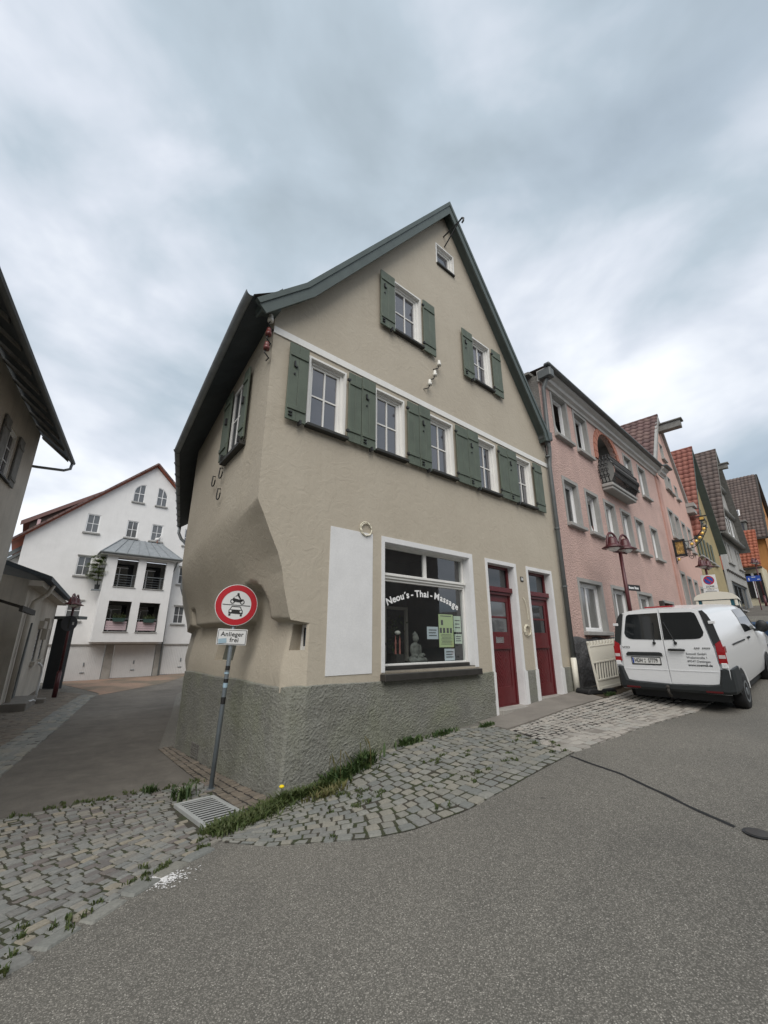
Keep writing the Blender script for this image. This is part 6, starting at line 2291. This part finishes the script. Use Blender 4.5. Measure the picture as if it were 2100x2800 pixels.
# ================================================================ van
VX, VY = 5.667, 8.757
vzr = .365
van = thing('delivery_van', 'white delivery van with twin glazed rear doors parked facing uphill', 'van', (VX, VY, vzr), -49)
van.rotation_euler = (R(4.6), 0, R(-49))
HW = [(.30, .90), (.45, .935), (.70, .955), (.95, .96), (1.08, .955), (1.22, .935), (1.55, .865), (1.72, .805), (1.80, .75), (1.855, .64), (1.885, .45), (1.90, .0)]


def ztop(y):
    if y < 3.35:
        return 1.90 - .02 * abs(y - 1.5)
    if y < 4.25:
        return 1.86 - (y - 3.35) / .9 * .68
    if y < 5.0:
        return 1.18 - (y - 4.25) / .75 * .20
    return .98 - (y - 5.0) * 2


def wscale(y):
    return 1 - .10 * max(0, (y - 4.3) / .85) ** 2


body = MB()
ys = [0.0, .05, .12, .3, .6, .9, 1.2, 1.6, 2.0, 2.5, 3.0, 3.35, 3.6, 3.9, 4.25, 4.5, 4.8, 5.0, 5.12]
rows = []
for y in ys:
    zt_ = ztop(y)
    row = []
    for (z, w_) in HW:
        if z > 1.08:
            z = 1.08 + (z - 1.08) * max(.02, (zt_ - 1.08) / .82)
            if zt_ < 1.5:
                w_ = w_ + (.93 - w_) * max(0, (1.5 - zt_) / .45) * (1 if w_ > .3 else 0)
        yy = y + (.11 * max(0, (z - 1.0) / .9) ** 1.3 if y < .4 else 0) * (1 - y / .4)
        row.append((w_ * wscale(y), yy, z if y < 4.9 else min(z, zt_)))
    rows.append([(-a, b, c_) for a, b, c_ in row] + [(a, b, c_) for a, b, c_ in row[::-1]][1:])
body.grid(rows)
body.add(rows[0], [tuple(range(len(rows[0])))])
body.add(rows[-1], [tuple(range(len(rows[-1])))])
bo = body.build('body', 'body_white', van, smooth=True)
es = bo.modifiers.new('split', 'EDGE_SPLIT')
es.split_angle = R(38)


def ry(z):
    return .11 * max(0, (z - 1.0) / .9) ** 1.3


def rpatch(name, pts, mat, parent, lift, n=6, thick=.012, bevel=0):
    """panel on the raked rear face, pts in (x,z)"""
    m_ = MB()
    tri = tessellate_polygon([[Vector((a, b, 0)) for a, b in pts]])
    k = len(pts)
    m_.add([(a, ry(b) - lift, b) for a, b in pts], tri)
    for i in range(k):
        a, b = pts[i], pts[(i + 1) % k]
        m_.quad((a[0], ry(a[1]) - lift, a[1]), (b[0], ry(b[1]) - lift, b[1]), (b[0], ry(b[1]) - lift + thick, b[1]), (a[0], ry(a[1]) - lift + thick, a[1]))
    return m_.build(name, mat, parent)


def rrect(x0, x1, z0, z1, r_, n=5):
    out = []
    for cx_, cz_, a0 in ((x1 - r_, z0 + r_, -90), (x1 - r_, z1 - r_, 0), (x0 + r_, z1 - r_, 90), (x0 + r_, z0 + r_, 180)):
        for k in range(n):
            a = R(a0 + 90 * k / (n - 1))
            out.append((cx_ + r_ * math.cos(a), cz_ + r_ * math.sin(a)))
    return out


def zsub(pts, zl):
    """add points along long slanted edges so panels follow the rake"""
    out = []
    for i in range(len(pts)):
        a, b = pts[i], pts[(i + 1) % len(pts)]
        n_ = max(1, int(abs(b[1] - a[1]) / .12))
        for k in range(n_):
            out.append((a[0] + (b[0] - a[0]) * k / n_, a[1] + (b[1] - a[1]) * k / n_))
    return out


def zstrips(name, outline, mat, parent, lift, dz=.06):
    """panel cut in horizontal strips so that it follows the curved rake"""
    zmin, zmax = min(p[1] for p in outline), max(p[1] for p in outline)

    def span(z):
        xs_ = []
        for i in range(len(outline)):
            a, b = outline[i], outline[(i + 1) % len(outline)]
            if (a[1] - z) * (b[1] - z) <= 0 and abs(a[1] - b[1]) > 1e-9:
                xs_.append(a[0] + (b[0] - a[0]) * (z - a[1]) / (b[1] - a[1]))
        return min(xs_), max(xs_)
    n_ = max(2, int((zmax - zmin) / dz))
    zz = sorted(set([zmin + 1e-4, zmax - 1e-4] + [zmin + (zmax - zmin) * k / n_ for k in range(1, n_)] + [p[1] for p in outline if zmin + 1e-3 < p[1] < zmax - 1e-3]))
    F_, B_ = [], []
    for z in zz:
        a, b = span(z)
        F_.append([(a, ry(z) - lift + .008, z), (a + .006, ry(z) - lift, z), (b - .006, ry(z) - lift, z), (b, ry(z) - lift + .008, z)])
    m_ = MB().grid(F_)
    m_.grid([[(p[0], p[1] + .03, p[2]) for p in F_[0]], F_[0]]).grid([F_[-1], [(p[0], p[1] + .03, p[2]) for p in F_[-1]]])
    return m_.build(name, mat, parent)


zg_ = vzr
doorL = zstrips('rear_door', [(-.80, .47), (-.005, .44), (-.005, 1.86), (-.55, 1.845), (-.66, 1.80), (-.69, 1.70), (-.80, 1.1), (-.83, .6)], 'body_white', van, .020)
doorR = zstrips('rear_door', [(.005, .44), (.80, .47), (.83, .6), (.80, 1.1), (.69, 1.70), (.66, 1.80), (.55, 1.845), (.005, 1.86)], 'body_white', van, .020)
zstrips('rear_window', [(-.70, 1.40), (-.68, 1.33), (-.63, 1.29), (-.55, 1.275), (-.02, 1.262), (-.02, 1.785), (-.56, 1.775), (-.61, 1.755), (-.63, 1.71)], 'glass_dark', doorL, .0275)
zstrips('rear_window', [(.02, 1.262), (.55, 1.275), (.63, 1.29), (.68, 1.33), (.70, 1.40), (.63, 1.71), (.61, 1.755), (.56, 1.775), (.02, 1.785)], 'glass_dark', doorR, .0275)
MB().box(-.80, -.01, -.026, -.018, .685, .697).build('crease', 'body_white', doorL)
MB().box(.01, .80, -.026, -.018, .685, .697).build('crease', 'body_white', doorR)
for s_ in (-1, 1):
    sd = lambda pts: [(s_ * a, b) for a, b in pts]
    zstrips('pillar_trim', sd([(.81, 1.16), (.935, 1.16), (.87, 1.55), (.80, 1.72), (.74, 1.80), (.68, 1.79), (.71, 1.66)]), 'plastic_black', van, .010)
    lo = zstrips('tail_lamp', sd([(.83, .84), (.962, .84), (.958, 1.05), (.925, 1.25), (.83, 1.18)]), 'lamp_red', van, .022)
    zstrips('reverse_lens', sd([(.845, .93), (.952, .93), (.952, .99), (.845, .99)]), 'lamp_clear', lo, .026)
    f = MB()
    f.obox((s_ * .953, .06, 1.0), (.004, 0, 0), (0, .07, 0), (0, 0, .14))
    f.build('side_lens', 'lamp_red', lo)
    MB().box(min(s_ * .80, s_ * .90), max(s_ * .80, s_ * .90), ry(1.58) - .035, ry(1.58), 1.545, 1.60).box(min(s_ * .86, s_ * .95), max(s_ * .86, s_ * .95), -.03, .0, .76, .85).build('door_hinge', 'body_white', van, bevel=.006)
# bumper wraps round the corners
f = MB()
pr_ = [(-.985, .62), (-.99, .20), (-.975, .04), (-.90, -.055), (-.86, -.062), (-.835, -.066), (-.80, -.07), (-.6, -.085), (0, -.095), (.6, -.085), (.80, -.07), (.835, -.066), (.86, -.062), (.90, -.055), (.975, .04), (.99, .20), (.985, .62)]


def bz(x):
    return .72 if abs(x) > .89 else (.44 if abs(x) < .80 else .58)


tops = [.73, .73, .73, .73, .72, .60, .47, .44, .43, .44, .47, .60, .72, .73, .73, .73, .73]
P = [[(x * .985, y + .03, .31) for x, y in pr_], [(x * 1.0, y, .36) for x, y in pr_], [(x, y, t_) for (x, y), t_ in zip(pr_, tops)], [(x * .95, y + .05, t_ + .012) for (x, y), t_ in zip(pr_, tops)]]
f.grid(P)
f.grid([[(x * .9, y + .25, .30) for x, y in pr_], [(x * .985, y + .03, .31) for x, y in pr_]])
f.build('rear_bumper', 'bumper_plastic', van, smooth=False)
for s_ in (-1, 1):
    MB().box(min(s_ * .55, s_ * .8), max(s_ * .55, s_ * .8), -.094, -.07, .335, .365).build('reflector', 'reflector_red', van)
MB().tube([(-.04, -.05, .22), (-.04, -.10, .24), (-.04, -.16, .30), (-.04, -.16, .38)], .025, 8).ell((-.04, -.16, .40), (.035, .035, .035)).build('tow_hitch', 'timber_dark', van, smooth=True)
MB().box(-.80, .80, .30, 4.7, .12, .36).build('underbody', 'plastic_black', van)
# number plate
np_ = zstrips('number_plate', rrect(-.635, -.115, .80, .915, .012), 'plate_white', doorL, .030)
zstrips('plate_band', rrect(-.630, -.590, .804, .911, .008), 'sign_blue', np_, .0315)
zstrips('plate_holder', rrect(-.65, -.10, .775, .93, .012), 'plastic_black', doorL, .0255)
text('plate_text', 'HDH', .112, 'print_black', np_, (-.505, -.0325, .858), bold=.0022, extrude=.0004, sx=.62, spacing=1.02)
text('plate_text', 'S7779', .112, 'print_black', np_, (-.245, -.0325, .858), bold=.0022, extrude=.0004, sx=.62, spacing=1.02)
f = MB()
disc(f, -.388, .885, .017, yy=-.0325)
disc(f, -.388, .832, .017, yy=-.0325)
f.build('plate_seal', 'stone_trim', np_)
zstrips('light_bar', [(-.72, .955), (-.05, .955), (-.06, 1.01), (-.10, 1.025), (-.68, 1.025), (-.72, .99)], 'plastic_black', doorL, .045)
f = MB().tube([(.07, -.04, 1.075), (.12, -.065, 1.078), (.30, -.065, 1.078), (.345, -.04, 1.072)], [.018, .024, .024, .018], 8)
f.build('door_handle', 'plastic_black', doorR, smooth=True)
text('badge', 'VITO', .055, 'chrome', doorL, (-.70, -.024, 1.115), bold=.001, sx=1.2)
f = MB()
for k in range(8):
    if k == 3:
        continue
    f.box(.50 + k * .032, .524 + k * .032, -.0275, -.022, 1.10, 1.122)
f.build('badge', 'chrome', doorR)
text('lettering', 'Soewall GmbH', .054, 'print_grey', doorR, (.345, -.0235, 1.005), align='LEFT', bold=.0003)
text('lettering', 'Weilerstraße 1', .054, 'print_grey', doorR, (.345, -.0225, .935), align='LEFT', bold=.0003)
text('lettering', '89547 Dettingen', .054, 'print_grey', doorR, (.345, -.0225, .868), align='LEFT', bold=.0003)
text('lettering', 'www.soewall.de', .058, 'print_black', doorR, (.345, -.0225, .80), align='LEFT', bold=.0012)
for d_, x0, x1 in ((doorL, -.16, -.135), (doorR, .21, .07)):
    wp = MB().tube([(x0, ry(1.24) - .035, 1.205), (x1, ry(1.55) - .045, 1.60)], .010, 6).tube([(x0, ry(1.2) - .015, 1.20), (x0, ry(1.2) - .05, 1.20)], .028, 10)
    wp.build('wiper', 'plastic_black', d_)
MB().box(-.26, .26, .16, .30, 1.885, 1.912).build('brake_light', 'lamp_red', van, bevel=.008)
# side glass, handles, mirrors


def side_xw(z):
    for (z0_, w0_), (z1_, w1_) in zip(HW, HW[1:]):
        if z0_ <= z <= z1_:
            return w0_ + (w1_ - w0_) * (z - z0_) / (z1_ - z0_)
    return .9


for s_ in (-1, 1):
    for y0, y1, y0t, y1t in ((2.35, 3.55, 2.35, 3.28),):
        f = MB()
        zz = [1.24, 1.38, 1.55, 1.68, 1.73]
        P = []
        for z in zz:
            t_ = (z - 1.24) / .49
            P.append([(s_ * (side_xw(z) + .004), y0 + (y0t - y0) * t_, z), (s_ * (side_xw(z) + .004), y1 + (y1t - y1) * t_, z)])
        f.grid(P).build('side_window', 'glass_dark', van)
    f = MB()
    P = [[(s_ * (side_xw(z) - .001), .62, z), (s_ * (side_xw(z) - .001), 2.1, z)] for z in (1.26, 1.38, 1.55, 1.70)]
    f.box(min(s_ * .93, s_ * .965), max(s_ * .93, s_ * .965), .75, 2.0, 1.10, 1.125)
    f.build('slide_rail', 'plastic_black', van)
    MB().box(min(s_ * .955, s_ * .985), max(s_ * .955, s_ * .985), 2.3, 2.5, 1.10, 1.15).build('door_handle', 'plastic_black', van, bevel=.01)
    mi = MB().ell((s_ * 1.10, 3.45, 1.30), (.12, .07, .14), 12, 8).build('mirror', 'plastic_black', van, smooth=True)
    MB().bar((s_ * .92, 3.45, 1.22), (s_ * 1.05, 3.45, 1.22), .06, .06).build('mirror_arm', 'plastic_black', mi)
f = MB()
P = [[(-.80, 3.42, 1.80), (.80, 3.42, 1.80)], [(-.86, 4.22, 1.215), (.86, 4.22, 1.215)]]
f.grid(P).build('windscreen', 'glass_dark', van)
for s_ in (-1, 1):
    for yw in (.86, 4.06):
        c_ = Vector((s_ * .868, yw, .25))
        RY = Matrix.Rotation(R(90), 3, 'Y')
        wl_ = MB().lathe([(.19, -.11), (.29, -.11), (.315, -.09), (.32, 0), (.315, .09), (.29, .11), (.19, .11)], c_, 32, RY).build('wheel', 'rubber', van, smooth=True)
        MB().lathe([(.0, -.118), (.06, -.118), (.08, -.10), (.17, -.112), (.195, -.113), (.195, .113), (.17, .112), (.08, .10), (.06, .118), (.0, .118)], c_, 24, RY).build('rim', 'metal_grey', wl_)
        # arch lining, dark, just proud of the flank
        f = MB()
        f.add([(s_ * .957, yw + .40 * math.cos(a), .25 + .42 * math.sin(a)) for a in [math.pi * k / 16 for k in range(17)]], [tuple(range(17))])
        f.build('wheel_arch', 'plastic_black', van)
        f = MB()
        for k in range(16):
            a0, a1 = math.pi * k / 16, math.pi * (k + 1) / 16
            f.add([(s_ * x_, yw + r_ * math.cos(a), .25 + (r_ + .02) * math.sin(a)) for a in (a0, a1) for r_, x_ in ((.40, .965), (.435, .972))], [(0, 1, 3, 2)])
        f.build('arch_lip', 'body_white', van)

# ================================================================ barrier, toilet, bin
bx, by = UV(7.42, -.62)
br_ = thing('site_barrier', 'white plastic site barrier leaning between the pink wall and the van', 'barrier', (bx, by, gz(bx, by) + .10), 52)
br_.rotation_euler = (R(-5), R(-3), R(37))
f = MB()
f.box(0, .05, 0, .04, 0, 1.02).box(1.95, 2.0, 0, .04, 0, 1.02)
for z0, z1 in ((.0, .06), (.18, .22), (.56, .60), (.92, .96)):
    f.box(.05, 1.95, 0, .04, z0, z1)
f.box(.05, 1.95, .012, .028, .60, .92).box(.05, 1.95, .012, .028, .06, .18)
f.build('frame', 'toilet_white', br_, bevel=.006)
for k in range(15):
    MB().obox((.15 + k * .122, .02, .39), (.020, 0, 0), (0, .012, 0), (.05, 0, .17)).build('slat', 'toilet_white', br_)
for k in range(14):
    MB().box(.0 + k * .148, .08 + k * .148, .0, .04, .96, 1.05).build('merlon', 'toilet_white', br_, bevel=.005)
ft = thing('barrier_foot', 'black recycled rubber barrier foot lying by the pink wall', 'barrier foot', UV(7.62, -.45) + (gz(*UV(7.62, -.45)),), 20)
MB().prism([(-.42, 0), (.42, 0), (.42, .07), (.36, .11), (-.36, .11), (-.42, .07)], -.2, .2).build('slab', 'rubber', ft, bevel=.02)
MB().box(-.32, -.14, -.06, .06, .11, .125).box(.14, .32, -.06, .06, .11, .125).build('socket', 'interior_dark', ft)
wx, wy = 12.1, 15.3
wc = thing('portable_toilet', 'cream and teal portable toilet standing beyond the van', 'toilet', (wx, wy, gz(wx, wy) - .02), -43)
wc.scale = (1, 1, .93)
# the cabin stands square to the street: its door side faces the viewer
f = MB().box(-.56, .56, -.56, .56, .12, 1.95)
f.build('cabin', 'toilet_teal', wc, bevel=.03)
f = MB()
for sx_ in (-1, 1):
    for sy_ in (-1, 1):
        f.box(min(sx_ * .5, sx_ * .59), max(sx_ * .5, sx_ * .59), min(sy_ * .5, sy_ * .59), max(sy_ * .5, sy_ * .59), 0, 1.98)
f.build('corner_post', 'toilet_white', wc, bevel=.02)
f = MB()
n_ = 10
P = []
for k in range(n_ + 1):
    a = math.pi * k / n_
    P.append([(-.62 * math.cos(a) if 0 < k < n_ else (-.62 if k == 0 else .62), y_, 1.88 + (.30 * math.sin(a) ** .8 if 0 < k < n_ else 0)) for y_ in (-.62, -.4, .4, .62)])
f.grid(P)
f.add([P[k][0] for k in range(n_ + 1)], [tuple(range(n_ + 1))])
f.add([P[k][3] for k in range(n_ + 1)], [tuple(range(n_ + 1))])
f.build('roof', 'toilet_white', wc, smooth=False)
MB().box(-.40, .40, -.60, -.565, .2, 1.86).build('door', 'toilet_white', wc, bevel=.02)
MB().box(-.60, -.565, -.40, .40, .2, 1.86).build('side_panel', 'toilet_white', wc, bevel=.02)
bn = thing('wheelie_bin', 'blue wheeled bin at the right edge beyond the van', 'bin', (12.42, 13.95, gz(12.42, 13.95) - .05), 40)
f = MB()
f.add([(x * .25, y * .25, .05) for x, y in ((-1, -1), (1, -1), (1, 1), (-1, 1))] + [(x * .31, y * .34, .95) for x, y in ((-1, -1), (1, -1), (1, 1), (-1, 1))], [(3, 2, 1, 0), (0, 1, 5, 4), (1, 2, 6, 5), (2, 3, 7, 6), (3, 0, 4, 7), (4, 5, 6, 7)])
f.build('body', 'bin_blue', bn, bevel=.03)
MB().prism([(-.34, .95), (.34, .95), (.34, 1.0), (.2, 1.06), (-.2, 1.06), (-.34, 1.0)], -.38, .36).build('lid', 'bin_blue', bn, bevel=.015)
for s_ in (-1, 1):
    MB().lathe([(0, -.03), (.1, -.03), (.1, .03), (0, .03)], (s_ * .27, .25, .1), 16, Matrix.Rotation(R(90), 3, 'Y')).build('wheel', 'rubber', bn)

# ================================================================ house across the street, seen mirrored in the glass
oh = thing('opposite_house', 'pale grey house across the street mirrored in the shop window', 'house', UV(-6, -11.5) + (0,), HRZ)
f = MB()
OW = [(2.2, 3.4, 1.6, 3.2), (8.2, 9.4, 1.6, 3.2), (11, 12.2, 1.6, 3.2), (2.2, 3.2, 4.4, 5.8), (5.4, 6.4, 4.4, 5.8), (8.2, 9.2, 4.4, 5.8), (11, 12, 4.4, 5.8)]
wall_face(f, rect(-3, 22, -1, 7.0), [rect(*q) for q in OW] + [rect(5.2, 6.4, .1, 2.6)], .2)
f.build('wall', 'plaster_grey', oh)
for q in OW:
    window(oh, *q, y=.15, glass='glass_dark', sill=.05)
f = MB()
frame_boxes(f, 5.2, 6.4, .1, 2.6, .12, .05, .2)
f.build('door', 'plastic_white', oh)
MB().box(5.32, 6.28, .14, .18, .2, 2.5).build('door_pane', 'glass_dark', oh)
MB().box(4.2, 8.4, -.08, -.02, 3.35, 3.95).build('fascia_board', 'dark_grey_wall', oh)
f = MB().add([(-3.3, -.5, 6.8), (22.3, -.5, 6.8), (22.3, 4.5, 11), (-3.3, 4.5, 11)], [(0, 1, 2, 3)])
f.build('roof', 'tile_brown_field', oh)
for o_ in list(oh.children):
    o_.scale.y = -1.0


# ================================================================ weeds and grass
def blades(mb, cx_, cy_, n, sx_, sy_, h0_, h1_, w_, rnd, rot=0.0, lean=.5, zoff=0.0):
    ca, sa = math.cos(rot), math.sin(rot)
    for i in range(n):
        a, b = rnd.gauss(0, .42) * sx_, rnd.gauss(0, .42) * sy_
        x, y = cx_ + a * ca - b * sa, cy_ + a * sa + b * ca
        z = gz(x, y) + .005 + zoff
        h = rnd.uniform(h0_, h1_)
        th = rnd.uniform(0, 6.283)
        l_ = lean * h * rnd.uniform(.2, 1.1)
        d_ = Vector((math.cos(th), math.sin(th), 0))
        e_ = Vector((-d_.y, d_.x, 0)) * w_ * rnd.uniform(.6, 1.3)
        p0_, p1_, p2_ = Vector((x, y, z)), Vector((x, y, z + h * .6)) + d_ * l_ * .35, Vector((x, y, z + h * .92)) + d_ * l_
        mb.add([p0_ - e_ * .6, p0_ + e_ * .6, p1_ + e_, p1_ - e_, p2_], [(0, 1, 2, 3), (3, 2, 4)])


def clump(name, label, uv, n, sx_, sy_, h0_, h1_, w_, mat='weed', seed=1, rot=HRZ, lean=1.0, stalks=0):
    rnd = random.Random(seed)
    x, y = UV(*uv)
    t_ = thing(name, label, 'plant', (x, y, gz(x, y)), 0, 'weeds along the house front')
    mb_ = MB()
    blades(mb_, x, y, n, sx_, sy_, h0_, h1_, w_, rnd, R(rot), lean)
    mb_.v = [(a - x, b - y, c_ - gz(x, y)) for a, b, c_ in mb_.v]
    mb_.build('leaves', mat, t_)
    if stalks:
        s_ = MB()
        for k in range(stalks):
            a, b = rnd.gauss(0, .3) * sx_, rnd.gauss(0, .3) * sy_
            h = rnd.uniform(.25, .38)
            s_.tube([(a, b, 0), (a + rnd.uniform(-.04, .04), b, h * .6), (a + rnd.uniform(-.08, .08), b + rnd.uniform(-.05, .05), h)], [.004, .003, .006], 4)
        s_.build('stalk', 'dry_grass', t_)
    return t_


clump('weed', 'bushy green weed against the roughcast base left of the shop window', (.72, -.20), 420, .30, .17, .03, .17, .015, seed=2, stalks=8)
clump('weed', 'tall leafy weed right of the bushy one below the white panel', (1.14, -.17), 300, .22, .15, .03, .20, .016, seed=3, stalks=5)
clump('weed', 'low weed tuft at the wall under the shop window', (2.0, -.12), 170, .26, .10, .03, .13, .014, seed=4)
clump('weed', 'second low weed tuft further along under the shop window', (2.75, -.14), 170, .36, .09, .02, .10, .013, seed=5)
clump('weed', 'small weed at the edge of the door slab', (3.62, -.36), 160, .20, .07, .03, .09, .010, seed=6)
clump('weed', 'upright weed between the drain grate and the alley asphalt', (-.74, 1.16), 130, .13, .18, .02, .20, .010, seed=7, lean=1.4)
clump('weed', 'little weed in the setts left of the traffic sign', (-.98, 1.72), 90, .10, .08, .03, .13, .009, seed=8)
clump('weed', 'yellowing weed patch below the bushy weed', (.42, -.42), 300, .30, .16, .02, .10, .010, 'dry_grass', 9)
clump('weed', 'weed on the soil by the barrier foot', (7.55, -.78), 160, .2, .08, .02, .09, .010, seed=10)
# grass filling the gutter line at the corner
rnd = random.Random(12)
mb = MB()
for i in range(26):
    t_ = i / 25
    u, v = -.88 + .98 * t_, -.34 + .24 * t_ - .06 * math.sin(t_ * 3)
    x, y = UV(u, v)
    blades(mb, x, y, 190, .12, .20, .015, .075 + .025 * math.sin(i * 1.7), .008, rnd, R(HRZ), 1.3)
for i in range(8):
    x, y = UV(.0 + .07 * i, -.14 - .02 * i)
    blades(mb, x, y, 110, .08, .10, .03, .13, .010, rnd, R(HRZ), 1.0)
o = stuff(mb.build('grass_strip', 'grass'))
tag(o, 'strip of green grass between the drain grate and the house corner', 'grass')
# sprouts in the joints
mb = MB()
for i in range(110):
    u, v = rnd.uniform(-.5, 3.4), rnd.uniform(-2.0, -.2)
    if noise.noise(Vector((u * 1.7, v * 1.7, 3))) < .02:
        continue
    x, y = UV(u, v)
    blades(mb, x, y, 26, .07, .03, .012, .04, .006, rnd, rnd.uniform(0, 3.1), .8, .006)
for i in range(38):
    t_ = rnd.random()
    a = poly_at(A_LO, .35 + .65 * t_)
    x, y = a[0] + rnd.gauss(0, .09), a[1] + rnd.gauss(0, .07) + .05
    blades(mb, x, y, 26, .06, .03, .012, .045, .006, rnd, rnd.uniform(0, 3.1), .8, .006)
for i in range(60):
    a = poly_at(A_UP, rnd.uniform(.4, 1.0))
    x, y = a[0] + rnd.gauss(0, .06), a[1] + rnd.gauss(0, .06)
    blades(mb, x, y, 14, .05, .03, .012, .05, .006, rnd, rnd.uniform(0, 3.1), .8, .006)
o = stuff(mb.build('joint_sprouts', 'grass'))
tag(o, 'sparse moss and grass sprouting in the joints of the setts', 'grass')
dd_ = thing('dandelion', 'single yellow dandelion flower at the house corner', 'flower', UV(-.05, -.16) + (gz(*UV(-.05, -.16)),), 0, None)
MB().tube([(0, 0, 0), (.01, 0, .1), (.0, 0, .17)], .004, 5).build('stalk', 'weed', dd_)
MB().ell((0, 0, .18), (.03, .03, .018)).build('flower_head', 'dandelion', dd_)
